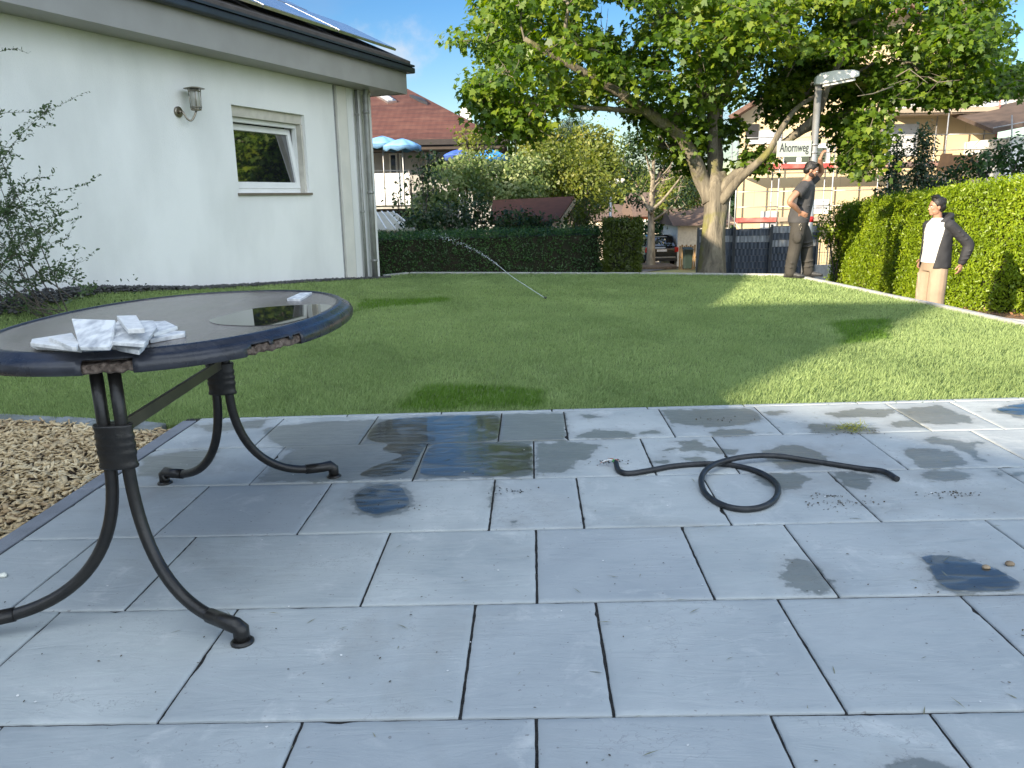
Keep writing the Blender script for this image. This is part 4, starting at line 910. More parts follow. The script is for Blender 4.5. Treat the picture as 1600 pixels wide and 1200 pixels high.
# trunk as irregular lofted column
prof = [(1112, 470, .30), (1113, 425, .245), (1114, 400, .215), (1115, 370, .200), (1117, 345, .20), (1119, 320, .215), (1120, 300, .235), (1121, 285, .20), (1121, 268, .13)]
ctrs = [tb-np.array([0, 0, .2])]+[D(x, y, td) for x, y, _ in prof[1:]]
ng = 28; k0 = len(q.v)
for (x, y, r), c in zip(prof, ctrs):
    for j in range(ng):
        t = 2*math.pi*j/ng; rr = r*wob(t, c[2]); q.v.append((c[0]+rr*math.cos(t), c[1]+rr*math.sin(t)*.95, c[2]))
for i in range(len(prof)-1):
    for j in range(ng): q.f.append((k0+i*ng+j, k0+i*ng+(j+1) % ng, k0+(i+1)*ng+(j+1) % ng, k0+(i+1)*ng+j)); q.sm.append(True)
q.f.append(tuple(k0+(len(prof)-1)*ng+j for j in range(ng))); q.sm.append(True)
limbs = []
def LB(pts, r0, r1): limbs.append(limb(q, [D(*p) for p in pts], r0, r1, 12))
LB([(1112, 318, 14.3), (1098, 285, 14.3), (1082, 250, 14.1), (1060, 215, 13.8), (1010, 175, 13.3), (950, 135, 12.9), (880, 95, 12.5), (820, 60, 12.2)], .18, .035)
LB([(1100, 285, 14.3), (1092, 262, 14.6), (1075, 235, 15.2), (1030, 200, 16.0), (960, 170, 16.5), (880, 175, 16.8)], .13, .03)
LB([(1118, 300, 14.3), (1115, 250, 14.3), (1113, 200, 14.3), (1112, 140, 14.3), (1110, 60, 14.3), (1108, -60, 14.2), (1100, -200, 14)], .125, .04)
LB([(1120, 290, 14.4), (1124, 250, 14.7), (1122, 200, 15), (1135, 120, 15.3), (1165, 20, 15.5), (1190, -120, 15.6)], .10, .04)
LB([(1126, 300, 14.2), (1150, 272, 14.1), (1190, 250, 14.0), (1235, 215, 13.9), (1275, 180, 13.7), (1300, 120, 13.5), (1345, 40, 13.3), (1390, -40, 13.1)], .115, .03)
LB([(1124, 318, 14.2), (1148, 288, 13.9), (1175, 262, 13.6), (1200, 238, 13.4), (1222, 200, 13.4), (1250, 165, 13.6), (1310, 130, 14.2), (1380, 90, 14.4)], .095, .022)
LB([(1190, 250, 14.0), (1240, 215, 14.5), (1330, 170, 15), (1420, 145, 15.2), (1500, 150, 15.4)], .08, .025)
LB([(1112, 170, 14.3), (1080, 100, 13.8), (1040, 40, 13.5), (1000, -60, 13.2)], .09, .03)
LB([(1113, 190, 14.3), (1150, 120, 14.8), (1200, 60, 15.2), (1280, -20, 15.6)], .08, .03)
LB([(1010, 175, 13.3), (950, 170, 13.1), (880, 165, 13.0), (790, 160, 12.9)], .05, .02)
LB([(1113, 60, 14.3), (1060, -40, 14.8), (980, -140, 15)], .07, .03); LB([(1110, 20, 14.3), (1180, -80, 14), (1280, -200, 14)], .07, .03)
allp = np.concatenate([l[3:] for l in limbs])
# leaf masses: picture outlines give where foliage hangs, depth is spread through the crown
zones = [([(705, 45), (735, 25), (745, -60), (1000, -210), (1250, -210), (1480, -110), (1560, -20), (1590, 60), (1575, 120), (1500, 140), (1360, 130), (1290, 150), (1180, 200), (1075, 260), (1000, 170), (900, 165), (840, 200), (780, 185), (740, 150), (715, 95)], 860, 11.2, 17.2),
 ([(722, 100), (800, 150), (850, 185), (845, 225), (800, 232), (760, 195), (740, 160)], 34, 12, 14.5),
 ([(960, 150), (1110, 150), (1110, 240), (1080, 285), (1040, 265), (980, 200)], 22, 12.8, 16.5),
 ([(1140, 120), (1300, 110), (1300, 170), (1245, 200), (1180, 240), (1150, 200)], 12, 12.6, 16.5),
 ([(1300, 110), (1600, 95), (1600, 140), (1500, 175), (1370, 165), (1300, 170)], 80, 12, 16),
 ([(1290, 165), (1385, 160), (1385, 215), (1370, 270), (1345, 285), (1310, 255), (1295, 210)], 34, 12.3, 14.5),
 ([(1150, 240), (1200, 225), (1190, 275), (1160, 270)], 6, 13.5, 15.5),
 ([(1495, 100), (1610, 105), (1610, 150), (1500, 150)], 12, 12.5, 15)]
holes = [((1062, 92), 24), ((930, 30), 26), ((962, 12), 16), ((1180, 150), 10), ((1420, 22), 22), ((1350, 90), 8), ((1440, 82), 8), ((905, 185), 22), ((1100, 28), 12), ((860, 20), 12), ((1165, 178), 16), ((1250, 28), 14)]
def inpoly2(p, poly): return sdist(np.array([p], float), np.array(poly, float))[0]
CC = []; TS3 = np.array(tosun); SGN = Pd(1242, 232, 12.8)
for poly, cnt, d0, d1 in zones:
    pa = np.array(poly); k = 0; tries = 0
    while k < cnt and tries < 20000:
        tries += 1
        p = (rng.uniform(pa[:, 0].min(), pa[:, 0].max()), rng.uniform(pa[:, 1].min(), pa[:, 1].max()))
        sd_ = inpoly2(p, poly)
        if sd_ > -12: continue
        if any((p[0]-h[0][0])**2+(p[1]-h[0][1])**2 < (h[1]+8)**2 for h in holes): continue
        edge_ = min(1, -sd_/130); mid_ = (d0+d1)/2; hw = (d1-d0)/2*(.35+.65*math.sqrt(edge_))
        dd1 = rng.uniform(mid_-hw, mid_+hw)
        if 1185 < p[0] < 1350 and 80 < p[1] < 275 and dd1 < 14.3: dd1 = rng.uniform(14.4, 15.8)
        if 1195 < p[0] < 1300 and 190 < p[1] < 290: continue
        if 1082 < p[0] < 1180 and 185 < p[1] < 300 and dd1 < 14.6: continue
        cc_0 = D(p[0], p[1], dd1); rs_ = cc_0-SGN; al_ = rs_@TS3
        if al_ > 0 and np.linalg.norm(rs_-TS3*al_) < .85: continue
        CC.append(cc_0); k += 1
CC = np.array(CC)
q2 = MB()
# grow branches: every leaf mass joins the nearest wood already there
nlp = len(allp); nodes = np.concatenate([allp, CC]); par = np.full(len(nodes), -1); best = np.full(len(CC), 1e9); bp_i = np.zeros(len(CC), int); done = np.zeros(len(CC), bool)
def dist_to(c_idx, src): d_ = CC[c_idx]-nodes[src]; return np.sqrt((d_**2).sum(-1))
for j in range(len(CC)):
    d_ = np.linalg.norm(allp-CC[j], axis=1)*1.15+.35*np.maximum(0, allp[:, 2]-CC[j][2]); bp_i[j] = d_.argmin(); best[j] = d_.min()
order = []
for _ in range(len(CC)):
    j = int(np.where(done, 1e9, best).argmin()); done[j] = True; par[nlp+j] = bp_i[j]; order.append(j)
    d_ = np.linalg.norm(CC-CC[j], axis=1)+.12*0; upd = (~done) & (d_ < best); best[upd] = d_[upd]; bp_i[upd] = nlp+j
cntd = np.ones(len(nodes))
for j in order[::-1]: cntd[par[nlp+j]] += cntd[nlp+j]
for j in order:
    a = nodes[par[nlp+j]]; c = CC[j]; L_ = np.linalg.norm(c-a); r_ = min(.05, .0065*math.sqrt(cntd[nlp+j])+.002)
    if L_ > .12:
        m1_ = a*.6+c*.4+rng.normal(0, .06, 3)*min(1, L_)+np.array([0, 0, .05]); cc = catmull([a, m1_, c], 4); q2.tube(cc, list(np.linspace(r_*1.15, r_*.8, len(cc))), 5, cap=False)
    for _ in range(2): e_ = c+rng.normal(0, .2, 3); q2.tube([c, (c+e_)/2+rng.normal(0, .03, 3), e_], [.006, .005, .002], 4, cap=False)
# bare twigs at right and top
for (x0, y0, x1, y1, dd_) in ((1480, 60, 1560, 40, 13), (1500, 70, 1545, 95, 13), (1470, 40, 1530, 5, 13), (1400, 120, 1450, 130, 12), (1395, 135, 1340, 150, 12), (1230, 120, 1262, 80, 13), (1270, 95, 1300, 70, 13), (1450, 120, 1500, 125, 12.5)):
    a, b = D(x0, y0, dd_), D(x1, y1, dd_-.3); q2.tube([a, (a+b)/2+rng.normal(0, .08, 3), b], [.012, .008, .004], 5)
    for _ in range(4):
        t = rng.uniform(.2, .9); s_ = a+(b-a)*t; q2.tube([s_, s_+rng.normal(0, .18, 3)], [.005, .002], 4)
m, nt, bs = _new('mossy_maple_bark'); N = nt.nodes.new; L = nt.links.new
tc = N('ShaderNodeTexCoord'); mp = N('ShaderNodeMapping'); mp.inputs['Scale'].default_value = (1, 1, .22); L(tc.outputs['Object'], mp.inputs[0])
nb = nz(9, 7, .65, mp.outputs[0], .8); ng_ = nz(1.6, 4, .6, tc.outputs['Object']); nf = nz(30, 6, .7, mp.outputs[0])
cb_ = mixc(mrange(nb.outputs['Fac'], .3, .7), (.08, .068, .052), (.265, .23, .17)); moss = mixc(mrange(ng_.outputs['Fac'], .54, .66, 0, .75), cb_, (.17, .165, .03))
L(moss, bs.inputs['Base Color']); bs.inputs['Roughness'].default_value = .9
bp = N('ShaderNodeBump'); bp.inputs['Strength'].default_value = 1; bp.inputs['Distance'].default_value = .04; L(math2('ADD', nb.outputs['Fac'], math2('MULTIPLY', nf.outputs['Fac'], .5)), bp.inputs['Height']); L(bp.outputs[0], bs.inputs['Normal']); M_mbark = m
o = q.build('trunk', M_mbark); on(o, MP)
br = q2.build('branch', M_branch); br.name = 'branches'; on(br, MP)
nl = rng.integers(50, 120, len(CC)); rad = rng.uniform(.26, .56, len(CC))
Pc = np.repeat(CC, nl, 0); Rc = np.repeat(rad, nl); dv = rng.normal(0, 1, (len(Pc), 3)); dv /= np.linalg.norm(dv, axis=1, keepdims=True)
rd = rng.random(len(Pc))**.45; off = dv*(Rc*rd)[:, None]*np.array([1.1, 1.1, .55]); 
Pl = Pc+off; nr_ = dv*.5+np.array([-.15, -.25, .75])
crown = leaf_obj('crown', Pl, .108, LEAF_MAPLE, nr_, M_maple, jitter=.6, droop=.9); on(crown, MP)

# ---- generic plants
def shrub(name, label, cat, base, ells, dens, lsize, shape, m, group=None, stems=5, clump=6, spread=.07, jitter=.8, trunkr=.03, trunkm=None, core=True, shell=.45):
    root = thing(name, label, cat, V3(base), group=group)
    P, Nn = crown_pts(ells, dens*1.9, shell); P, Nn = clumpy(P, Nn, clump, spread, 1)
    on(leaf_obj('foliage' if name != 'tree' else 'crown', P, lsize*1.25, shape, Nn+np.array([-.1, -.15, .35]), m, jitter=jitter, droop=.2), root)
    q = MB(); base = np.array(base)
    for i, (c, r) in enumerate(ells):
        c = np.array(c); r = np.array(r); st = base+np.array([rng.normal(0, .1), rng.normal(0, .1), 0])*(trunkr*8 if len(ells) > 1 else .3)
        mid_ = st*.5+c*.5+rng.normal(0, .08, 3); q.tube([st, mid_, c], [trunkr, trunkr*.7, trunkr*.4], 7)
        for _ in range(stems):
            d = rng.normal(0, 1, 3); d /= np.linalg.norm(d); d[2] = abs(d[2])*.8; e_ = c+d*r*.85; q.tube([c*.7+mid_*.3, (c+e_)/2+rng.normal(0, .05, 3), e_], [trunkr*.4, trunkr*.25, trunkr*.1], 5)
    on(q.build('trunk' if name.endswith('tree') else 'stems', trunkm or M_darkwood), root)
    return root
def E_(px, py, d, rx, ry, rd=None):
    c = Pd(px, py, d); k = d/F; return (c, (rx*k, rd if rd is not None else rx*k*.9, ry*k))

# ---- hedges
def hedge(name, label, corners, ztops, zbots, m, core_in, dens, lsize, shape, spread=.05, rag=.05, clump=3, droop=-.3, group=None):
    """corners: footprint polygon ccw (x,y); ztops per corner"""
    root = thing(name, label, 'hedge', (corners[0][0], corners[0][1], zbots[0]), group=group)
    c = np.array(corners, float); cen = c.mean(0); n = len(c)
    ar = 0
    q = MB(); ci = cen+(c-cen)*(1-core_in/np.maximum(np.linalg.norm(c-cen, axis=1, keepdims=True), .3))
    # inset core by moving along both axes
    ins = []
    for i in range(n):
        p, a, b = c[i], c[i-1], c[(i+1) % n]; u = (a-p)/np.linalg.norm(a-p); v = (b-p)/np.linalg.norm(b-p); ins.append(p+(u+v)*core_in)
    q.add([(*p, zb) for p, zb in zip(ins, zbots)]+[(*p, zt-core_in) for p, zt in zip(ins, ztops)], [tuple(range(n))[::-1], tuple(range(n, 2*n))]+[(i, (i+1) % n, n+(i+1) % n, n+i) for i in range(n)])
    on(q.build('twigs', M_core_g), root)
    Ps, Ns = [], []
    def quad(p00, p10, p11, p01):
        a_ = np.linalg.norm(np.cross(np.array(p10)-p00, np.array(p01)-p00)); k = int(a_*dens); u = rng.random(k)[:, None]; v = rng.random(k)[:, None]
        p00, p10, p11, p01 = map(np.array, (p00, p10, p11, p01)); P = (p00*(1-u)+p10*u)*(1-v)+(p01*(1-u)+p11*u)*v
        nn = np.cross(p10-p00, p01-p00); nn /= np.linalg.norm(nn); bump = vnoise(P, 1.6, 5)*rag+vnoise(P, 6, 6)*rag*.6
        Ps.append(P+nn*(bump-rng.random(k)*.09)[:, None]); Ns.append(np.tile(nn, (k, 1)))
    for i in range(n):
        j = (i+1) % n; quad((*c[i], zbots[i]), (*c[j], zbots[j]), (*c[j], ztops[j]), (*c[i], ztops[i]))
    if n == 4: quad((*c[0], ztops[0]), (*c[1], ztops[1]), (*c[2], ztops[2]), (*c[3], ztops[3]))
    P = np.concatenate(Ps); Nn = np.concatenate(Ns); P, Nn = clumpy(P, Nn, clump, spread, 1)
    on(leaf_obj('foliage', P, lsize, shape, Nn, m, jitter=.7, droop=droop), root); return root
hz = gz(15)
a = Pg(597, 15.0, hz); b = Pg(942, 15.0, hz); zt = Pd(770, 362, 15.0)[2]
bk = np.array([0, 1.5])
hedge('clipped_hedge', 'long low dark green clipped hedge along the far edge of the lawn', [a[:2]-np.array([.6, 0]), b[:2], b[:2]+bk, a[:2]+bk-np.array([.6, 0])], [zt-.02, zt+.02, zt+.02, zt-.02], [hz]*4, M_yew, .10, 480, .036, LEAF_OVAL, .03, .035, 4)
a = Pg(944, 14.6, hz); b = Pg(999, 14.6, hz); zt = Pd(970, 345, 14.6)[2]
hedge('column_hedge', 'taller olive thuja block ending the dark hedge beside the lane', [a[:2]+np.array([.01, 0]), b[:2], b[:2]+np.array([.15, 1.3]), a[:2]+np.array([.1, 1.3])], [zt, zt, zt, zt], [hz]*4, M_olive, .08, 900, .05, LEAF_SPRAY, .03, .02, 4, droop=-.9)
# bright thuja hedge on the right, beyond the street
h0, h1, h2 = np.array([6.60, 18.0]), np.array([6.58, 12.9]), np.array([7.43, 10.4]); h3 = h2+(h2-h1)*1.6
def Hd(p):  # forward distance
    return float(np.array([*p, 0])@np.array([FW[0], FW[1], 0])/math.cos(PITCH))
def hz_at(p, py):
    px = 1200
    q_ = np.array([p[0], p[1], 0.]); d = q_-CP
    # height at which the ray through row py passes over p
    lo_, hi_ = -2, 6
    for _ in range(40):
        mz = (lo_+hi_)/2; d = np.array([p[0], p[1], mz])-CP; yy = 600-F*(d@UP)/(d@FW)
        if yy < py: hi_ = mz
        else: lo_ = mz
    return mz
def pxof(p3): d = np.array(p3)-CP; return 800+F*(d@RT)/(d@FW), 600-F*(d@UP)/(d@FW)
nvec = np.array([1.3, .12])
segs = [(h0, 321), (h1, 291), (h2, 262), (h3, 205)]
root = None
tz = [hz_at(p, py) for p, py in segs]
HT = thing('thuja_hedge', 'tall bright green thuja hedge in the sun on the right of the street', 'hedge', (h1[0], h1[1], gz(h1[1])))
Ps, Ns = [], []; q = MB()
def hquad(p00, p10, p11, p01, dens):
    p00, p10, p11, p01 = map(lambda p: np.array(p, float), (p00, p10, p11, p01)); a_ = np.linalg.norm(np.cross(p10-p00, p01-p00)); k = int(a_*dens); u = rng.random(k)[:, None]; v = rng.random(k)[:, None]
    P = (p00*(1-u)+p10*u)*(1-v)+(p01*(1-u)+p11*u)*v; nn = np.cross(p10-p00, p01-p00); nn /= np.linalg.norm(nn)
    bump = vnoise(P, 1.4, 5)*.07+vnoise(P, 5, 6)*.04; Ps.append(P+nn*(bump-rng.random(k)*.12)[:, None]); Ns.append(np.tile(nn, (k, 1)))
ptz = [(segs[i][0], tz[i], gz(segs[i][0][1])+.03) for i in range(4)]
for (p, zt0, zb0), (p2, zt1, zb1) in zip(ptz[:-1], ptz[1:]):
    bt = np.array([.10, .02]); hquad((*p, zb0), (*p2, zb1), (*(p2+bt*1.0), zt1), (*(p+bt*1.0), zt0), 520); hquad((*(p+bt), zt0), (*(p2+bt), zt1), (*(p2+nvec), zt1), (*(p+nvec), zt0), 300)
    i_ = np.array([.17, 0]); q.hexa([(*(p+i_), zb0), (*(p2+i_), zb1), (*(p2+nvec-i_), zb1), (*(p+nvec-i_), zb0), (*(p+i_+bt), zt0-.13), (*(p2+i_+bt), zt1-.13), (*(p2+nvec-i_), zt1-.13), (*(p+nvec-i_), zt0-.13)])
p, zt0, zb0 = ptz[0]; hquad((*(p+nvec), zb0), (*p, zb0), (*p, zt0), (*(p+nvec), zt0), 420)
P = np.concatenate(Ps); Nn = np.concatenate(Ns)
thin = vnoise(P, 1.1, 77); kp_ = (thin < .95) | (rng.random(len(P)) < .5); P, Nn = P[kp_], Nn[kp_]
dead = (vnoise(P, 2.3, 91) > 1.02) | (vnoise(P, 6.0, 92) > 1.18)
on(leaf_obj('dead_foliage', *clumpy(P[dead], Nn[dead], 3, .05, 1)[:1], .05, LEAF_NARROW, clumpy(P[dead], Nn[dead], 3, .05, 1)[1], leafmat('dead_thuja', [(0, (.14, .09, .045)), (1, (.30, .22, .10))], .1), jitter=.8), HT)
P, Nn = P[~dead], Nn[~dead]
P, Nn = clumpy(P, Nn, 10, .045, 1)
on(leaf_obj('foliage', P, .047, LEAF_SPRAY, Nn, M_thuja, jitter=.75, droop=-.8), HT); on(q.build('twigs', M_core_g), HT)
# bed with dry litter and a kerb at the hedge foot
q = MB()
off0 = np.array([-.55, -.12])
bp_ = [h0+off0*1.0, h1+off0, h2+off0, h3+off0]; bi = [h0+.4, h1+.3, h2+.3, h3+.3]
for i in range(3):
    a, b, c, d = bp_[i], bp_[i+1], bi[i+1], bi[i]; q.hexa([(*a, gz(a[1])-.1), (*b, gz(b[1])-.1), (*c, gz(c[1])-.1), (*d, gz(d[1])-.1), (*a, gz(a[1])+.05), (*b, gz(b[1])+.05), (*c, gz(c[1])+.09), (*d, gz(d[1])+.09)])
M_litter = mat('dry_litter', (.30, .17, .10), .95, c2=(.10, .06, .035), scale=25, bump=1, bscale=60)
tag(q.build('hedge_bed', M_litter), kind='structure')
q = MB()
for i in range(3):
    a, b = bp_[i], bp_[i+1]; L_ = np.linalg.norm(b-a); n = int(L_/1.0)+1; d = (b-a)/L_; nv = np.array([d[1], -d[0]])*.08
    for j in range(n):
        p0 = a+d*(L_*j/n+.004); p1 = a+d*(L_*(j+1)/n-.004); z0, z1 = gz(p0[1]), gz(p1[1])
        q.hexa([(*p0, z0-.1), (*(p0+nv), z0-.1), (*(p1+nv), z1-.1), (*p1, z1-.1), (*p0, z0+.075), (*(p0+nv), z0+.075), (*(p1+nv), z1+.075), (*p1, z1+.075)])
tag(q.build('street_kerb', M_conc, bevel=.005), kind='structure')
n = 900; t = rng.random(n)*3; i_ = t.astype(int); fr_ = (t-i_)[:, None]; A = np.array(bp_)[i_]*(1-fr_)+np.array(bp_)[np.minimum(i_+1, 3)]*fr_; A = A+np.array([.1, 0])+rng.random(n)[:, None]*np.array([.55, .1])
Z = np.array([gz(a_[1])+.10 for a_ in A]); M_dry = leafmat('dry_leaves', [(0, (.20, .09, .04)), (1, (.45, .28, .15))], .1)
tag(leaf_obj('leaf_litter', np.c_[A, Z], .05, LEAF_OVAL, np.tile([0, 0, 1.], (n, 1)), M_dry, jitter=.6), kind='stuff')
# ---- shrub at the left edge
bx = W(6.9, .75, 0); root = thing('barberry_shrub', 'loose shrub with small leaves on thin arching twigs at the left edge', 'shrub', V3((bx[0], bx[1], float(lawn_z(bx[0], bx[1])))))
q = MB(); LPp, LDr = [], []
base = np.array([bx[0], bx[1], float(lawn_z(bx[0], bx[1]))])
def twig(p0, p1, r, sag=.0, dens=60):
    m1 = (p0*2+p1)/3+rng.normal(0, .03, 3)+np.array([0, 0, sag]); m2 = (p0+p1*2)/3+rng.normal(0, .03, 3)+np.array([0, 0, sag]); c = catmull([p0, m1, m2, p1], 7); q.tube(c, list(np.linspace(r*.6, r*.2, len(c))), 5)
    for a, b in zip(c[:-1], c[1:]):
        d = b-a; L_ = np.linalg.norm(d)
        for _ in range(max(1, int(L_*dens))):
            LPp.append(a+d*rng.random()+rng.normal(0, .006, 3)); LDr.append(d/L_+rng.normal(0, .7, 3))
    return c
dB = 6.9
mains = [((-60, 330), (75, 170)), ((-60, 100), (45, 84)), ((-50, 190), (78, 176)), ((-40, 350), (15, 270)), ((-30, 400), (85, 315)), ((-30, 420), (92, 345)), ((-20, 430), (112, 370)), ((0, 445), (145, 455)), ((-10, 440), (95, 348)),
 ((-30, 380), (55, 292)), ((10, 460), (75, 400)), ((-20, 450), (60, 360)), ((-40, 430), (35, 330)), ((-30, 460), (130, 440)), ((-10, 300), (10, 235)), ((-60, 370), (40, 310)), ((20, 470), (110, 430)), ((-30, 350), (50, 345)), ((-40, 250), (5, 240))]
for (a, b) in mains:
    pa, pb = Pd(*a, dB+rng.normal(0, .15)), Pd(*b, dB-.1+rng.normal(0, .2)); c = twig(base+rng.normal(0, .08, 3), pa, .010, dens=18); c = twig(pa, pb, .005, .04, 80)
    L_ = np.linalg.norm(pb-pa)
    for _ in range(int(3+L_*8) if a[1] > 300 else 2):
        j = rng.integers(4, len(c)-1); d = c[j]-c[j-1]; d /= np.linalg.norm(d); e_ = c[j]+(d*.6+rng.normal(0, .55, 3)*np.array([1, .6, 1])+np.array([0, 0, .25]))*rng.uniform(.12, .32)*(1 if a[1] > 300 else .6); twig(c[j], e_, .0025, .01, 95)
LPp = np.array(LPp); LDr = np.array(LDr)
on(leaf_obj('foliage', LPp, .032, LEAF_OVAL, np.tile([-.1, -.3, .6], (len(LPp), 1)), M_lav, jitter=.7, dirv=LDr), root); on(q.build('stems', M_darkwood), root)
bz = lambda s, n: np.array([*W(s, n, 0)[:2], float(lawn_z(*W(s, n, 0)[:2]))])
for i, (s, n_) in enumerate(((5.9, .5), (6.5, .6), (7.0, .9), (7.6, .8))):
    c = bz(s, n_)+np.array([0, 0, .08]); P, Nn = crown_pts([(c, (.34, .28, .18))], 700, .6); 
    gc_ = thing('ground_cover_plant', 'x', 'plant', V3(c), group='low dark plants at the wall foot'); on(leaf_obj('foliage', P, .03, LEAF_OVAL, Nn, M_dkleaf, jitter=.7), gc_); tag(gc_, ['small dark plant at the wall foot, nearest the lawn', 'small dark plant at the wall foot, second from the lawn', 'small dark plant below the arching shrub', 'small dark plant at the wall foot behind the table'][i], 'plant', 'low dark plants at the wall foot')
# ------------------------------------------------------------------ things beyond the lawn
def root_at(name, label, cat, p, group=None): return thing(name, label, cat, V3(p), group=group)
def zrow(py, d, px=1000): return float(Pd(px, py, d)[2])
XR = np.array([RT[0], RT[1], 0]); XR /= np.linalg.norm(XR); XF = np.array([-XR[1], XR[0], 0]); UZ = np.array([0, 0, 1.0])
class Frame:
    """upright frame: o origin, x right, y away"""
    def __init__(s, o, ang=0.0):
        s.o = np.array(o, float); c, n = math.cos(ang), math.sin(ang); s.x = XR*c+XF*n; s.y = -XR*n+XF*c
    def P(s, x, y, z): p = s.o+s.x*x+s.y*y; return np.array([p[0], p[1], z])
    def box(s, q, x0, x1, y0, y1, z0, z1):
        q.hexa([s.P(x0, y0, z0), s.P(x1, y0, z0), s.P(x1, y1, z0), s.P(x0, y1, z0), s.P(x0, y0, z1), s.P(x1, y0, z1), s.P(x1, y1, z1), s.P(x0, y1, z1)])
# ---- scaffolded house
d0 = 28.0; fo = Pd(1152, 300, d0); gh = gz(fo[1]); FH = Frame((fo[0], fo[1], 0), 0.0)
kx = d0/F
def X_(px, d=d0): return (px-1152)*d/F
def Z_(py, px=1300, d=d0): return zrow(py, d, px)
SH = root_at('scaffolded_house', 'beige gabled house under renovation behind the maple tree', 'house', (fo[0], fo[1], gh))
M_beige = mat('beige_insulation', (.60, .47, .29), .9, c2=(.52, .40, .25), scale=1.6, bump=.2, bscale=30)
m, nt, bs = _new('insulation_boards'); N = nt.nodes.new; L = nt.links.new
tc = N('ShaderNodeTexCoord'); mp = N('ShaderNodeMapping'); mp.inputs['Rotation'].default_value = (R(90), 0, 0); L(tc.outputs['Object'], mp.inputs[0])
bk_ = N('ShaderNodeTexBrick'); bk_.inputs['Scale'].default_value = 1.0; bk_.inputs['Brick Width'].default_value = 1.2; bk_.inputs['Row Height'].default_value = .58; bk_.inputs['Mortar Size'].default_value = .008
bk_.inputs['Color1'].default_value = (.62, .49, .30, 1); bk_.inputs['Color2'].default_value = (.57, .44, .27, 1); bk_.inputs['Mortar'].default_value = (.40, .32, .21, 1); L(mp.outputs[0], bk_.inputs['Vector'])
L(mixc(mrange(nz(1.2, 5).outputs['Fac'], .4, .8, 0, .4), bk_.outputs['Color'], (.66, .56, .40)), bs.inputs['Base Color']); bs.inputs['Roughness'].default_value = .9; M_board = m
zeL = Z_(178, 1152); xr = X_(1548); zg = Z_(28, 1385); zeR = Z_(168, 1548)
q = MB(); poly = [FH.P(0, 0, gh-1), FH.P(xr, 0, gh-1), FH.P(xr, 0, zeR), FH.P(X_(1385), 0, zg), FH.P(0, 0, zeL)]
DV = FH.y*11+FH.x*(11*352/1240+1.2)
q.solid(poly, DV); on(q.build('wall', M_board), SH)
M_brtile = mat('brown_tiles', (.20, .12, .09), .8, c2=(.14, .08, .06), scale=3, bump=.6, bscale=20)
q = MB()
def slope(x0, z0, x1, z1, ov=.55, th=.16):
    a = np.array([x0, z0]); b = np.array([x1, z1]); d = (b-a)/np.linalg.norm(b-a); n_ = np.array([-d[1], d[0]]); n_ = n_*np.sign(n_[1])
    q.solid([FH.P(*((a[0], -ov)), a[1]+.02), FH.P(b[0], -ov, b[1]+.02), FH.P(b[0]+n_[0]*th, -ov, b[1]+n_[1]*th), FH.P(a[0]+n_[0]*th, -ov, a[1]+n_[1]*th)], DV*((11+2*ov)/11))
xp = X_(1385); sl1 = (zg-zeL)/xp; sl2 = (zg-zeR)/(xr-xp)
slope(-.5, zeL-.5*sl1, xp, zg); slope(xp+.01, zg, xr+.45, zeR-.45*sl2); on(q.build('roof', M_brtile), SH)
M_pale = mat('pale_plaster', (.52, .53, .55), .9, c2=(.46, .47, .49), scale=2)
def panel(px0, px1, py0, py1, m_, nm, y=-.03, th=.03):
    q = MB(); FH.box(q, X_(px0), X_(px1), y-th, y, Z_(py1, (px0+px1)/2), Z_(py0, (px0+px1)/2)); return on(q.build(nm, m_), SH)
panel(1370, 1425, 196, 245, M_pale, 'boarded_opening')
w1 = panel(1220, 1292, 226, 262, M_whitepvc, 'window', -.02)
for a, b in ((1222, 1240), (1248, 1262), (1268, 1286)):
    o = panel(a, b, 232, 254, M_glass, 'pane', -.052, .01)
panel(1190, 1216, 330, 362, M_pale, 'boarded_opening'); w2 = panel(1272, 1296, 312, 334, M_whitepvc, 'window', -.02); panel(1275, 1293, 315, 331, mat('roller_blind', (.55, .56, .58), .6), 'blind', -.052, .01)
panel(1160, 1180, 196, 220, M_dark, 'pane'); panel(1165, 1215, 206, 226, M_pale, 'boarded_opening', -.028)
q = MB(); FH.box(q, X_(1370), X_(1548)+.3, -.9, -.002, Z_(180, 1450), Z_(166, 1450)); on(q.build('eaves_board', mat('white_eaves', (.70, .69, .66), .6)), SH)
q = MB(); FH.box(q, X_(1372), X_(1548)+.2, -.88, -.004, Z_(172, 1450)-.14, Z_(180, 1450)-.004); on(q.build('gutter', M_galv), SH)
# writing marks on the boards
for k, (x, y) in enumerate(((1523, 200), (1526, 203), (1530, 202), (1534, 204))):
    q = MB(); FH.box(q, X_(x), X_(x+2), -.012, -.002, Z_(y+2, 1525), Z_(y, 1525)); on(q.build('stencil_mark', M_dark), SH)
# ---- scaffolding in front of it
SF = root_at('scaffolding', 'galvanised scaffolding with red toe boards in front of the beige house', 'scaffolding', (fo[0], fo[1], gh))
M_red = mat('red_toe_board', (.50, .06, .05), .6, c2=(.58, .20, .17), scale=2.5)
M_pink = mat('faded_toe_board', (.50, .27, .20), .7, c2=(.42, .30, .24), scale=3)
M_plank = mat('scaffold_plank', (.42, .33, .25), .8, c2=(.30, .24, .18), scale=4, stretch=(.3, 1, 1))
dS = 26.8; FS = Frame((Pd(1152, 300, dS)[0], Pd(1152, 300, dS)[1], 0)); 
def XS(px): return (px-1152)*dS/F
levels = [Z_(346, 1250, dS), Z_(263, 1250, dS), Z_(182, 1250, dS)]
posts = [1150, 1216, 1300, 1385, 1470, 1546]
top = [Z_(150, p, dS) for p in posts]; top[0] = Z_(300, 1150, dS); top[1] = Z_(228, 1216, dS)
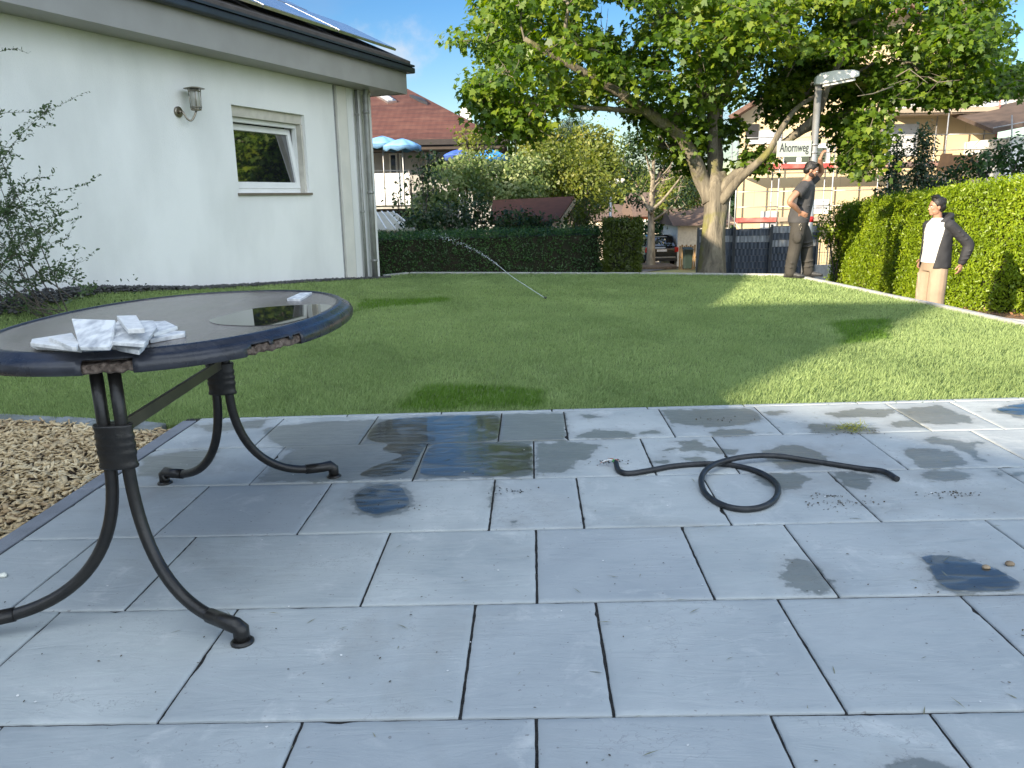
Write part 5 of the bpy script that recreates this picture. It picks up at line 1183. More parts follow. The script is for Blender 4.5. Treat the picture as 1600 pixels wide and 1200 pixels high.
for i, px in enumerate(posts):
    for yy in (0, .72):
        q = MB(); q.tube([FS.P(XS(px), yy, gh-.2), FS.P(XS(px), yy, Z_(152, px, dS) if px > 1300 else Z_(205, px, dS))], .024, 8); on(q.build('post', M_galv if not (px == 1546 and yy == 0) else M_red), SF)
for li, z in enumerate(levels):
    for i in range(len(posts)-1):
        if li == 2 and posts[i] < 1290: continue
        x0, x1 = XS(posts[i])+.03, XS(posts[i+1])-.03
        q = MB()
        for k in range(2): FS.box(q, x0, x1, .04+k*.33, .35+k*.33, z-.05, z)
        on(q.build('deck', M_plank), SF)
        q = MB(); FS.box(q, x0, x1, -.055, -.028, z+.0, z+.15); on(q.build('toe_board', M_red if (li == 1 and i < 2) or (li == 0 and i == 0) else (M_pink if li == 1 else M_plank)), SF)
        for hh_ in (.5, 1.0):
            q = MB(); q.tube([FS.P(x0, -.045, z+hh_), FS.P(x1, -.045, z+hh_)], .017, 6); on(q.build('guard_rail', M_galv), SF)
for a, b, z0, z1 in ((1300, 1385, levels[1], levels[2]), (1300, 1340, levels[1]+.1, levels[2]), (1150, 1216, gh, levels[0]), (1470, 1546, levels[0], levels[1])):
    q = MB(); q.tube([FS.P(XS(a), -.08, z1), FS.P(XS(b), -.08, z0)], .018, 6); on(q.build('diagonal_brace', M_galv), SF)
# neighbouring roof with its own scaffold at the right edge
rb_ = Pd(1552, 200, 24.5); NB = root_at('brown_roofed_house', 'house with dark brown roof at the right edge behind the hedge', 'house', (rb_[0], rb_[1], gz(rb_[1])))
FB = Frame((rb_[0], rb_[1], 0)); k_ = 24.5/F
def ZB(py, px): return zrow(py, 24.5, px)
q = MB(); FB.box(q, .9, 6.5, .6, 6, gz(24)-1, ZB(212, 1580)); on(q.build('wall', M_plaster), NB)
q = MB(); q.solid([FB.P(.0, 0, ZB(208, 1555)), FB.P(5.9, -.4, ZB(150, 1700)), FB.P(5.9, 4, ZB(88, 1700)), FB.P(.0, 4, ZB(147, 1555))], (0, 0, .12)); on(q.build('roof', mat('dark_brown_roof', (.10, .07, .055), .85, c2=(.07, .05, .04), scale=3, bump=.6)), NB)
SF2 = root_at('scaffolding', 'short piece of scaffolding rail against the sky at the right edge', 'scaffolding', V3(Pg(1590, 22.8, gz(22.8))))
for px in (1581, 1640):
    q = MB(); q.tube([Pg(px, 22.8, gz(22.8)), Pd(px, 180, 22.8)], .022, 7); on(q.build('post', M_galv), SF2)
for py in (192, 212, 225):
    q = MB(); q.tube([Pd(1552, py+8, 22.8), Pd(1690, py-18, 22.8)], .017, 6); on(q.build('guard_rail', M_galv), SF2)
q = MB(); a = Pd(1463, 268, 21.5); q.obox(Pd(1462, 270, 21.5), XR*.34+XF*.1, XF*.03, UZ*.5+XR*.12); q.obox(Pd(1468, 268, 21.6), XR*.95, XF*.05, UZ*.42)
cr_ = root_at('site_fence_board', 'brown plywood panel showing above the thuja hedge', 'board', V3(Pg(1480, 21.6, gz(21.6))))
on(q.build('panel', mat('plywood', (.34, .17, .07), .7, c2=(.26, .13, .06), scale=5)), cr_)
q = MB(); q.bar(Pg(1478, 21.63, gz(21.6)), Pd(1478, 268, 21.63), .07, .07); on(q.build('post', M_plank), cr_)

# ---- privacy fence of woven grey strips
M_strip1 = mat('anthracite_strip', (.095, .115, .15), .28, c2=(.070, .088, .12), scale=2.2, spec=.6)
M_strip2 = mat('light_grey_strip', (.42, .44, .46), .35, c2=(.30, .32, .35), scale=3, stretch=(6, 1, 1))
M_wire = mat('grey_wire', (.10, .11, .12), .5, .3)
def fence_panel(px0, px1, dist, pytop, root, light_rows, white=0):
    a, b = Pg(px0, dist, gz(15+7)), Pg(px1, dist, gz(22)); zt = zrow(pytop, dist, (px0+px1)/2); zb = gz(a[1])-.05; L_ = np.linalg.norm(b[:2]-a[:2]); ex = (b-a); ex[2] = 0; ex /= np.linalg.norm(ex); ey = np.array([-ex[1], ex[0], 0])
    rows = 9; rh = (zt-zb)/rows; nw = int(L_/.052)
    for r_ in range(rows):
        q = MB(); vs = []; z0 = zb+rh*r_+.003; z1 = zb+rh*(r_+1)-.003; nseg = nw*3
        for i in range(nseg+1):
            t = i/nseg*nw*math.pi; o = .011*math.sin(t)*(1 if r_ % 2 else -1); p = np.array([a[0], a[1], 0])+ex*(L_*i/nseg)+ey*o; vs += [(p[0], p[1], z0), (p[0], p[1], z1)]
        q.add(vs, [(2*i, 2*i+2, 2*i+3, 2*i+1) for i in range(nseg)], True); on(q.build('strip', M_strip2 if (rows-1-r_) in light_rows else M_strip1), root)
    q = MB()
    for i in range(0, nw+1, 4):
        p = np.array([a[0], a[1], 0])+ex*(L_*i/nw)-ey*.015; q.tube([(p[0], p[1], zb), (p[0], p[1], zt+.03)], .0035, 4)
    for r_ in range(rows+1):
        z = zb+rh*r_; p0 = np.array([a[0], a[1], z])-ey*.015; p1 = p0+ex*L_; q.tube([p0, p1], .004, 4)
    on(q.build('wire_mesh', M_wire), root)
    for p in (a, b):
        q = MB(); c = np.array([p[0], p[1], 0])-ey*.03; q.obox(np.array([c[0], c[1], zb])-ex*.03-ey*.03, ex*.06, ey*.04, UZ*(zt-zb+.05)); on(q.build('post', M_wire), root)
dF = 21.5
for i, (a, b, pt, lr, lab) in enumerate(((1087, 1143, 357, (1,), 'woven anthracite privacy fence panel left behind the maple trunk'), (1143, 1200, 357, (1,), 'woven anthracite privacy fence panel between the maple trunk and the man in grey'), (1200, 1272, 352, (0, 2), 'woven anthracite privacy fence panel with two light rows behind the man in grey'))):
    rt = root_at('privacy_fence_panel', lab, 'fence', V3(Pg(a, dF, gz(22))), 'privacy fence panels'); fence_panel(a+.5, b-.5, dF, pt, rt, lr)
# mesh gate right of it
dG = 21.5; gt = root_at('wire_mesh_fence', 'thin light wire mesh fence right of the lamp post', 'fence', V3(Pg(1275, dG, gz(22))))
q = MB(); zt = zrow(377, dG, 1300); zb = zrow(411, dG, 1300)
for px in range(1276, 1334, 4):
    a = Pd(px, 400, dG); q.tube([(a[0], a[1], zb), (a[0], a[1], zt)], .005, 4)
for zz in (zb, (zb+zt)/2, zt): 
    a, b = Pd(1274, 400, dG), Pd(1334, 400, dG); q.tube([(a[0], a[1], zz), (b[0], b[1], zz)], .006, 4)
on(q.build('wire_mesh', M_galv), gt)
for px in (1274, 1334):
    q = MB(); a = Pd(px, 400, dG); q.bar((a[0], a[1], gz(22)-.1), (a[0], a[1], zt+.05), .05, .05, (0, 1, 0)); on(q.build('post', M_galv), gt)
q = MB(); a = Pd(1274, 416, dG-.3); FG = Frame((a[0], a[1], 0)); FG.box(q, 0, 1.15, 0, .12, gz(21)-.2, zrow(412, dG, 1300)); tag(q.build('plinth_wall', M_conc, bevel=.01), 'low concrete plinth under the wire mesh fence', 'wall')
# low orange brick strip of the garden behind, ivy strip
# dark barrel with green crate on it behind the wire mesh
BR = root_at('rain_barrel', 'dark barrel behind the wire mesh fence beside the thuja hedge', 'barrel', V3(Pg(1322, 23, gz(23))))
p = Pg(1322, 23, gz(23)); q = MB(); h_ = zrow(390, 23, 1322)-p[2]; q.lathe([(.16, 0), (.19, h_*.3), (.20, h_*.6), (.17, h_*.95), (.15, h_)], 18, tuple(p)); on(q.build('body', mat('dark_barrel', (.02, .022, .026), .5)), BR)
q = MB(); q.lathe([(.19, h_), (.19, h_+.03), (.12, h_+.05)], 18, tuple(p)); on(q.build('lid', mat('dark_lid', (.03, .05, .045), .5)), BR)

# ---- street lamps
def lamp(base, ztop, r, hl, label, ang=0.0):
    rt = root_at('street_lamp', label, 'street lamp', base, 'street lamps'); b = np.array(base)
    dirv = XR*math.cos(ang)+XF*math.sin(ang)
    q = MB(); zt = ztop-hl*.30; q.tube([b+UZ*-.3, b+UZ*.9, (b[0], b[1], b[2]+1.0), (b[0], b[1], zt)], [r*1.25, r*1.25, r, r*.82], 16); on(q.build('pole', M_galv), rt)
    q = MB(); o = np.array([b[0], b[1], zt]); sl = .10
    side = np.cross(dirv, UZ)
    def cs(t, w, h0, h1): c = o+dirv*t+UZ*(t*sl); return [c+side*w+UZ*h0, c+side*w*.75+UZ*h1, c-side*w*.75+UZ*h1, c-side*w+UZ*h0]
    secs = [cs(-hl*.10, hl*.13, -.01*hl, hl*.16), cs(0, hl*.17, -.03*hl, hl*.24), cs(hl*.35, hl*.18, -.02*hl, hl*.26), cs(hl*.8, hl*.17, .02*hl, hl*.22), cs(hl*.95, hl*.13, .05*hl, hl*.16)]
    vs = [v for s_ in secs for v in s_]; fs = [(3, 2, 1, 0), (16, 17, 18, 19)]+[(4*i+j, 4*i+(j+1) % 4, 4*i+4+(j+1) % 4, 4*i+4+j) for i in range(4) for j in range(4)]; q.add(vs, fs)
    on(q.build('lamp_head', mat('pale_lamp_housing', (.66, .66, .62), .4, c2=(.58, .58, .55), scale=5), bevel=hl*.02), rt)
    q = MB(); v4 = [s_ for s_ in (cs(hl*.08, hl*.13, -.045*hl, 0)[0], cs(hl*.85, hl*.13, .0, 0)[0], cs(hl*.85, hl*.13, .0, 0)[3], cs(hl*.08, hl*.13, -.045*hl, 0)[3])]; q.solid(v4, UZ*-.03); on(q.build('diffuser', mat('lamp_diffuser', (.60, .60, .56), .2)), rt)
    return rt
LDIST = 12.8; lb = Pg(1269, LDIST, gz(LDIST)); zt1 = zrow(116, LDIST, 1285)
lb2 = Pd(1271, 250, LDIST); lb = np.array([lb2[0], lb2[1], gz(lb2[1])])
LM = lamp(lb, zt1, .062, .62, 'grey street lamp with flat head that the man in grey leans on', R(-8))
q = MB(); zr = zrow(343, LDIST, 1270); q.tube([(lb[0], lb[1], zr-.045), (lb[0], lb[1], zr+.045)], .0665, 18); on(q.build('red_band', mat('red_band', (.40, .02, .02), .5)), LM)
l2 = Pd(954, 330, 38); lamp((l2[0], l2[1], gz(l2[1])), zrow(279, 38, 960), .075, .68, 'far street lamp above the olive thuja block', R(0))
# street name sign
sg = root_at('street_sign', 'pale street name sign on the lamp post above the man in grey', 'sign', V3(Pd(1240, 233, LDIST-.12)))
sx0, sx1 = Pd(1214, 232, LDIST-.1), Pd(1268, 230, LDIST-.1); ex = sx1-sx0; ex[2] = 0; Ls = np.linalg.norm(ex); ex /= Ls; zc_ = zrow(233, LDIST, 1240); hs_ = 24*LDIST/F
ez = UZ; ey = np.cross(ez, ex); o = np.array([sx0[0], sx0[1], zc_-hs_/2])
q = MB(); q.obox(o, ex*Ls, ey*.012, ez*hs_); on(q.build('plate', mat('sign_plate', (.38, .43, .38), .45, c2=(.35, .39, .35), scale=6), bevel=.003), sg)
cu = bpy.data.curves.new('sign_text', 'FONT'); cu.body = 'Ahornweg'; cu.size = .185; cu.align_x = 'CENTER'; cu.align_y = 'CENTER'; cu.extrude = .0015; cu.offset = .0016
to = bpy.data.objects.new('sign_text', cu); COL.objects.link(to)
dg = bpy.context.evaluated_depsgraph_get(); tm = bpy.data.meshes.new_from_object(to.evaluated_get(dg)); bpy.data.objects.remove(to)
co = np.zeros(len(tm.vertices)*3, np.float32); tm.vertices.foreach_get('co', co); co = co.reshape(-1, 3); w_ = co[:, 0].max()-co[:, 0].min(); sc_ = Ls*.84/w_; hgt = sc_*1.75
ctr_ = o+ex*Ls*.5+ez*hs_*.50; y0_ = (co[:, 1].max()+co[:, 1].min())/2
wd = ctr_[None]+(co[:, :1]*sc_)*ex[None]+((co[:, 1:2]-y0_)*hgt)*ez[None]-ey[None]*(.0025+co[:, 2:3])
tm.vertices.foreach_set('co', wd.astype(np.float32).ravel()); tm.update(); on(link('lettering', tm, mat('sign_black', (.04, .04, .045), .5)), sg)
q = MB()
for dz_ in (-.06, .06): q.tube([(lb[0], lb[1], zc_+dz_-.012), (lb[0], lb[1], zc_+dz_+.012)], .068, 16)
q.obox(o+ex*(Ls-.07)+ez*.03+ey*.012, ex*.03, ey*.03, ez*(hs_-.06)); on(q.build('clamp', M_galv), sg)

# ---- cars far down the lane
M_carb = mat('black_car_paint', (.010, .011, .015), .15, coat=1.0, spec=.6); M_cars = mat('silver_car_paint', (.45, .47, .50), .25, .5, coat=1.0)
M_tail = mat('tail_light', (.45, .02, .015), .2); M_tyre = mat('tyre', (.012, .012, .012), .8)
def car(p, ang, paint, label, roofm=None):
    rt = root_at('parked_car', label, 'car', p, 'cars parked down the lane'); fr = Frame(p, ang); z = p[2]
    def loft(secs, nm, m_, bevel=.02):
        q = MB(); k = len(secs[0]); vs = [fr.P(x, y, z+h) for s_ in secs for (x, y, h) in s_]; fs = [tuple(range(k))[::-1], tuple(range(k*(len(secs)-1), k*len(secs)))]+[(k*i+j, k*i+(j+1) % k, k*(i+1)+(j+1) % k, k*(i+1)+j) for i in range(len(secs)-1) for j in range(k)]
        q.add(vs, fs, False); return on(q.build(nm, m_, bevel=bevel), rt)
    def sec(y, wb, wm, wt, z0, zm, zt): return [(-wb, y, z0), (wb, y, z0), (wm, y, zm), (wt, y, zt), (-wt, y, zt), (-wm, y, zm)]
    loft([sec(0, .78, .84, .80, .38, .62, .90), sec(.12, .84, .90, .86, .30, .62, 1.02), sec(2.2, .86, .92, .88, .25, .62, 1.0), sec(3.9, .84, .88, .80, .25, .60, .86), sec(4.45, .70, .74, .62, .32, .52, .66)], 'body', paint, .03)
    cab = loft([[(-.80, .10, .96), (.80, .10, .96), (.64, .42, 1.50), (-.64, .42, 1.50)], [(-.82, 1.0, .99), (.82, 1.0, .99), (.66, .9, 1.56), (-.66, .9, 1.56)], [(-.82, 2.2, .99), (.82, 2.2, .99), (.62, 1.9, 1.55), (-.62, 1.9, 1.55)], [(-.76, 3.1, .94), (.76, 3.1, .94), (.60, 2.3, 1.46), (-.60, 2.3, 1.46)]], 'cabin', paint, .03)
    q = MB(); q.solid([fr.P(-.68, .10, z+1.02), fr.P(.68, .10, z+1.02), fr.P(.56, .345, z+1.42), fr.P(-.56, .345, z+1.42)], -fr.y*.02+UZ*.01); on(q.build('rear_window', M_glass), rt)
    for sx in (-1, 1):
        q = MB(); q.solid([fr.P(sx*.815, .5, z+1.04), fr.P(sx*.815, 2.5, z+1.04), fr.P(sx*.665, 2.1, z+1.47), fr.P(sx*.68, .65, z+1.45)], fr.x*sx*.02); on(q.build('side_window', M_glass), rt)
        q = MB(); fr.box(q, sx*.76-.10, sx*.76+.10, -.035, .10, z+.72, z+.98); on(q.build('tail_light', M_tail, bevel=.02), rt)
        for wy in (.85, 3.55):
            q = MB(); c = fr.P(sx*.80, wy, z+.32); q.tube([c-fr.x*.10, c-fr.x*.098, c+fr.x*.098, c+fr.x*.10], [.28, .32, .32, .28], 20); wh = on(q.build('wheel', M_tyre), rt)
            q = MB(); q.tube([c+fr.x*sx*.10, c+fr.x*sx*.112], .19, 16); o = on(q.build('rim', M_alu), rt)
    q = MB(); fr.box(q, -.26, .26, -.015, .005, z+.76, z+.87); on(q.build('number_plate', mat('plate_white', (.7, .7, .7), .5)), rt)
    q = MB(); fr.box(q, -.70, .70, -.05, .10, z+.44, z+.50); on(q.build('bumper_strip', mat('bumper_strip', (.45, .45, .45), .3, .6)), rt)
    q = MB(); fr.box(q, -.80, .80, -.04, .12, z+.28, z+.43); on(q.build('bumper', M_rub, bevel=.02), rt)
    return rt
dC = 40.5; c = Pd(1034, 400, dC); car((c[0], c[1], gz(c[1])+.01), R(3), M_carb, 'black estate car seen from behind in the lane')
c = Pd(1003, 400, 44); car((c[0], c[1], gz(c[1])+.01), R(10), M_cars, 'silver car half hidden by the small tree trunk')
# wooden fence piece and green bin
wf_ = root_at('wooden_fence', 'short wooden slat fence right of the black car', 'fence', V3(Pg(1066, 36, gz(36)))); M_wood = mat('honey_wood', (.34, .22, .10), .8, c2=(.22, .14, .07), scale=6)
for i in range(8):
    px = 1061+i*3.3; 
    if 1069 < px < 1082 and False: continue
    a = Pd(px, 400, 36); q = MB(); q.obox((a[0], a[1], gz(36)-.1), XR*.075, XF*.025, UZ*(zrow(384-(i % 2)*2, 36, px)-gz(36)+.1)); on(q.build('slat', M_wood), wf_)
q = MB(); a, b = Pd(1061, 396, 36.05), Pd(1088, 396, 36.05); q.bar((a[0], a[1], gz(36)+.5), (b[0], b[1], gz(36)+.5), .03, .07); on(q.build('rail', M_wood), wf_)
bn = root_at('waste_bin', 'dark green wheeled bin in front of the wooden fence', 'bin', V3(Pg(1075, 34, gz(34)))); b_ = Pd(1069.5, 400, 34); fb = Frame((b_[0], b_[1], 0)); zb = gz(34)
q = MB(); q.hexa([fb.P(.04, .04, zb+.05), fb.P(.34, .04, zb+.05), fb.P(.34, .40, zb+.05), fb.P(.04, .40, zb+.05), fb.P(0, 0, zb+.85), fb.P(.38, 0, zb+.85), fb.P(.38, .45, zb+.85), fb.P(0, .45, zb+.85)]); M_bin = mat('bin_green', (.02, .035, .03), .45); on(q.build('body', M_bin, bevel=.02), bn)
q = MB(); q.hexa([fb.P(-.02, -.03, zb+.86), fb.P(.40, -.03, zb+.86), fb.P(.40, .47, zb+.88), fb.P(-.02, .47, zb+.88), fb.P(0, 0, zb+.90), fb.P(.38, 0, zb+.90), fb.P(.38, .45, zb+.95), fb.P(0, .45, zb+.95)]); on(q.build('lid', M_bin, bevel=.01), bn)
for sx in (.05, .33):
    q = MB(); c = fb.P(sx, .42, zb+.10); q.tube([c-fb.x*.02, c+fb.x*.02], .10, 14); on(q.build('wheel', M_tyre), bn)

# ---- house with the red roof, balcony and parasols
dH = 27.0; ho = Pd(578, 300, dH); FR = Frame((ho[0], ho[1], 0), R(0)); gr = gz(ho[1]); kH = dH/F
RH = root_at('red_roofed_house', 'white house with red tiled roof and balcony behind the dark hedge', 'house', (ho[0], ho[1], gr))
def xh(px): return (px-578)*kH
def zh(py, px=650): return zrow(py, dH, px)
zev = zh(220, 680)
q = MB(); FR.box(q, -8, xh(775), 1.6, 9.5, gr-1, zev-.05); on(q.build('wall', mat('house_wall', (.42, .41, .40), .9, c2=(.36, .35, .34), scale=2)), RH)
# roof: hip at right
m, nt, bs = _new('red_tiles'); N = nt.nodes.new; L = nt.links.new
tc = N('ShaderNodeTexCoord'); sp = N('ShaderNodeSeparateXYZ'); L(tc.outputs['Object'], sp.inputs[0])
def frac(v, s): return math2('FRACT', math2('MULTIPLY', v, s), 0.0)
fz = frac(sp.outputs['Z'], 6.2); fxx = frac(sp.outputs['X'], 4.6)
tcol = mixc(mrange(nz(3, 4).outputs['Fac'], .35, .65), (.060, .021, .016), (.092, .033, .024)); tcol = mixc(mrange(fz, 0, .30, .9, 0), tcol, (.05, .02, .018)); tcol = mixc(mrange(nz(22, 2).outputs['Fac'], .45, .75, 0, .5), tcol, (.15, .07, .05)); L(tcol, bs.inputs['Base Color']); bs.inputs['Roughness'].default_value = .75
bp = N('ShaderNodeBump'); bp.inputs['Strength'].default_value = .8; bp.inputs['Distance'].default_value = .05; L(math2('ADD', fz, math2('MULTIPLY', math2('PINGPONG', sp.outputs['X'], .11), 1.2)), bp.inputs['Height']); L(bp.outputs[0], bs.inputs['Normal']); M_redt = m
xe = xh(793); yr = 5.6; zr_ = zrow(121, dH+yr, 600); xr_ = ((600-800)*(dH+yr)-(578-800)*dH)/F
q = MB(); E = [FR.P(-9, 0, zev), FR.P(xe, 0, zev-.05), FR.P(xe, 11.2, zev-.05), FR.P(-9, 11.2, zev)]; Rg = [FR.P(-9, yr, zr_), FR.P(xr_, yr, zr_)]
q.add(E+Rg, [(0, 1, 5, 4), (1, 2, 5), (2, 3, 4, 5), (0, 3, 2, 1), (0, 4, 3)]); on(q.build('roof', M_redt), RH)
q = MB(); FR.box(q, -9, xe+.1, -.12, -.02, zev-.16, zev+.02); FR.box(q, xe+.02, xe+.12, -.02, 11.2, zev-.16, zev+.02); on(q.build('gutter', mat('dark_brown_gutter', (.035, .028, .025), .5)), RH)
q = MB(); FR.box(q, -9, xe-.1, .0, 1.59, zev-.30, zev-.17); on(q.build('soffit', mat('dark_soffit', (.06, .045, .035), .7)), RH)
def on_roof(px, py):   # ray hits front roof slope
    A = FR.P(-9, 0, zev); Bv = FR.P(xe, 0, zev-.05)-A; Cv = FR.P(-9, yr, zr_)-A; nn = np.cross(Bv, Cv); nn /= np.linalg.norm(nn); d = ray(px, py); t = ((A-CP)@nn)/(d@nn); return CP+d*t, nn
def roofwin(pxs, nm, m_, th=.08, lift=.02):
    ps = [on_roof(*p) for p in pxs]; nn = ps[0][1]; nn = nn*np.sign(nn[2]); q = MB(); q.solid([p[0]+nn*lift for p in ps], nn*th); return on(q.build(nm, m_), RH)
roofwin([(578, 146), (597, 145), (620, 161), (606, 163)], 'skylight', M_alu); roofwin([(584, 148), (595, 147), (614, 160), (606, 161)], 'skylight_glass', mat('skylight_glass', (.75, .78, .80), .2), .02, .11)
roofwin([(640, 152), (661, 158), (668, 165), (655, 160)], 'roof_hatch', M_dkmetal, .10)
q = MB(); FR.box(q, -8, xh(641), .0, .12, zh(320), zh(270)); on(q.build('balcony_parapet', mat('white_parapet', (.78, .78, .78), .8)), RH)
q = MB(); FR.box(q, -8, xh(645), .125, 1.58, zh(321)-.1, zh(318)); on(q.build('balcony_floor', M_conc), RH)
q = MB(); q.tube([FR.P(-8, .06, zh(266)), FR.P(xh(641), .06, zh(266))], .02, 6)
for k in range(12): q.tube([FR.P(-8+k*.85, .06, zh(271)), FR.P(-8+k*.85, .06, zh(266))], .012, 5)
on(q.build('handrail', M_galv), RH)
for a, b in ((600, 613), (617, 622), (660, 676), (705, 722)):
    q = MB(); FR.box(q, xh(a), xh(b), 1.54, 1.595, zh(268) if a > 650 else zh(300), zh(236)); wn = on(q.build('window', M_whitepvc), RH)
    q = MB(); FR.box(q, xh(a)+.06, xh(b)-.06, 1.52, 1.535, (zh(268) if a > 650 else zh(300))+.06, zh(236)-.06); on(q.build('pane', M_glass), RH)
q = MB(); FR.box(q, -8, xh(700), 1.0, 1.55, gr-1, zh(330)); on(q.build('basement_wall', M_dark), RH)
# satellite dish
sd_ = Pd(729, 182, dH+2.2); DS = root_at('satellite_dish', 'pale round satellite dish on a short mast above the red roof', 'satellite dish', V3(sd_-UZ*.55)); q = MB()
axis = -XF*.85-XR*.62+UZ*.25; axis /= np.linalg.norm(axis); a_ = np.cross(axis, UZ); a_ /= np.linalg.norm(a_); b_ = np.cross(a_, axis)
vs = []; 
for r_ in np.linspace(0, .36, 6):
    for t in np.linspace(0, 2*math.pi, 24, endpoint=False): vs.append(sd_+a_*r_*math.cos(t)*.9+b_*r_*math.sin(t)*1.05+axis*(r_**2*.55))
q.add(vs, [(24*i+j, 24*i+(j+1) % 24, 24*i+24+(j+1) % 24, 24*i+24+j) for i in range(5) for j in range(24)], True); o = on(q.build('dish', mat('dish_grey', (.62, .61, .58), .5)), DS); md = o.modifiers.new('s', 'SOLIDIFY'); md.thickness = .02
q = MB(); q.tube([sd_-UZ*1.0+XF*.2, sd_+XF*.12-axis*.03], .03, 8); on(q.build('mast', M_galv), DS)
q = MB(); q.tube([sd_-b_*.3, sd_+axis*.42-b_*.05], .012, 6); q.tube([sd_+axis*.38-b_*.05, sd_+axis*.46-b_*.04], .035, 8); on(q.build('feed_arm', M_galv), DS)
# parasols
def parasol(px, py, d, rpx, c, label, cval):
    top = Pd(px, py, d); r = rpx*d/F; base = np.array([top[0], top[1], zh(320) if px < 690 else gz(d)]); rt = root_at('parasol', label, 'parasol', base, 'blue parasols at the red roofed house')
    q = MB(); q.tube([base, top], .02, 8); on(q.build('pole', M_galv), rt)
    ns = 8; q = MB(); vs = []; prof = [(0.02, 0), (.45, -.16), (.8, -.36), (1.0, -.52)]; sub = 6
    for (rr, zz) in prof:
        for j in range(ns*sub):
            t = 2*math.pi*j/(ns*sub)+.3; f = abs(((j % sub)/sub)-.5)*2; rk = r*rr*(1-.06*(1-f)); vs.append((top[0]+rk*math.cos(t), top[1]+rk*math.sin(t), top[2]+zz*r*.75-(1-f)*.02*rr))
    nn = ns*sub; q.add(vs, [(nn*i+j, nn*i+(j+1) % nn, nn*i+nn+(j+1) % nn, nn*i+nn+j) for i in range(3) for j in range(nn)], True); o = on(q.build('canopy', mat('parasol_'+cval[0], cval[1], .8, c2=tuple(x*.9 for x in cval[1]))), rt); md = o.modifiers.new('s', 'SOLIDIFY'); md.thickness = .012
    q = MB(); vs = []
    for k, zz in enumerate((0, -.16)):
        for j in range(nn):
            t = 2*math.pi*j/nn+.3; f = abs(((j % sub)/sub)-.5)*2; rk = r*(1-.06*(1-f))*1.002; vs.append((top[0]+rk*math.cos(t), top[1]+rk*math.sin(t), top[2]-.52*r*.75-(1-f)*.02+zz*(1-.35*f if k else 1)))
    q.add(vs, [(j, (j+1) % nn, nn+(j+1) % nn, nn+j) for j in range(nn)], True); o = on(q.build('valance', mat('valance_'+cval[0], tuple(x*.5 for x in cval[1]), .8)), rt); md = o.modifiers.new('s', 'SOLIDIFY'); md.thickness = .01
parasol(597, 212, 26.2, 33, None, 'light blue parasol over the balcony, next to the downpipe', ('sky', (.20, .42, .70)))
parasol(628, 216, 25.4, 30, None, 'light blue parasol over the balcony, right one of the pale pair', ('sky', (.20, .42, .70)))
parasol(716, 233, 26.0, 24, None, 'deep blue parasol left of the yellow-green shrub top', ('deep', (.05, .12, .50)))
parasol(765, 233, 26.0, 32, None, 'bright blue parasol half hidden behind the yellow-green shrub top', ('mid', (.04, .30, .75)))
# cream corrugated shelter roof left, brown shed roof
sh = root_at('garden_shelter', 'cream sloping shelter roof behind the left end of the dark hedge', 'shelter', V3(Pg(600, 18.5, gz(18.5)))); q = MB()
a, b, c, d = Pd(560, 331, 19), Pd(616, 331, 19), Pd(650, 358, 17.2), Pd(560, 360, 17.2); q.solid([a, b, c, d], UZ*-.04)
on(q.build('roof', mat('cream_sheet', (.50, .47, .36), .5, c2=(.40, .38, .30), scale=2.5, stretch=(3, .4, 1))), sh)
q = MB()
for k in range(7):
    p0 = a+(b-a)*(k/6)*.97; p1 = d+(c-d)*(k/6)*.97; q.bar(p0+UZ*.012, p1+UZ*.012, .03, .03)
on(q.build('glazing_bar', M_whitepvc), sh)
for p in (b, c): q = MB(); q.bar((p[0]-.1, p[1], gz(18)-.2), (p[0]-.1, p[1], p[2]-.05), .07, .07, (0, 1, 0)); on(q.build('post', M_whitepvc), sh)
sd = root_at('garden_shed', 'garden shed with brown red felt roof among the shrubs', 'shed', V3(Pg(830, 17.6, gz(17.6))))
q = MB(); A, B, C_, D_ = Pd(770, 316, 19.3), Pd(897, 310, 19.3), Pd(872, 347, 17.6), Pd(765, 352, 17.6); q.solid([A, B, C_, D_], UZ*.05)
E2, F2 = B+(C_-D_)*0, None; back = (A-D_)*np.array([1, 1, -1]); q.solid([A+UZ*.002, B+UZ*.002, B+back, A+back], UZ*.05); on(q.build('roof', mat('brown_red_felt', (.15, .058, .038), .85, c2=(.11, .045, .03), scale=6, bump=.5)), sd)
q = MB(); q.solid([C_+UZ*.0+XR*.01, B+XR*.01, B+XR*.01-UZ*.12, C_+XR*.01-UZ*.12], XR*.03); q.solid([B+back+XR*.01, B+XR*.01+(C_-B)*0, B+XR*.01-UZ*.12, B+back+XR*.01-UZ*.12], XR*.03); on(q.build('verge_board', mat('verge_board', (.40, .33, .22), .8)), sd)
q = MB(); zz = gz(18)-.2; c1, c2_, c3_, c4 = D_+XF*.25+XR*.1, C_+XF*.25-XR*.15, B+back-XR*.25-XF*.25, A+back-XF*.25; q.hexa([(*c1[:2], zz), (*c2_[:2], zz), (*c3_[:2], zz), (*c4[:2], zz), *[(p[0], p[1], C_[2]-.03) for p in (c1, c2_, c3_, c4)]]); on(q.build('wall', M_plank), sd)
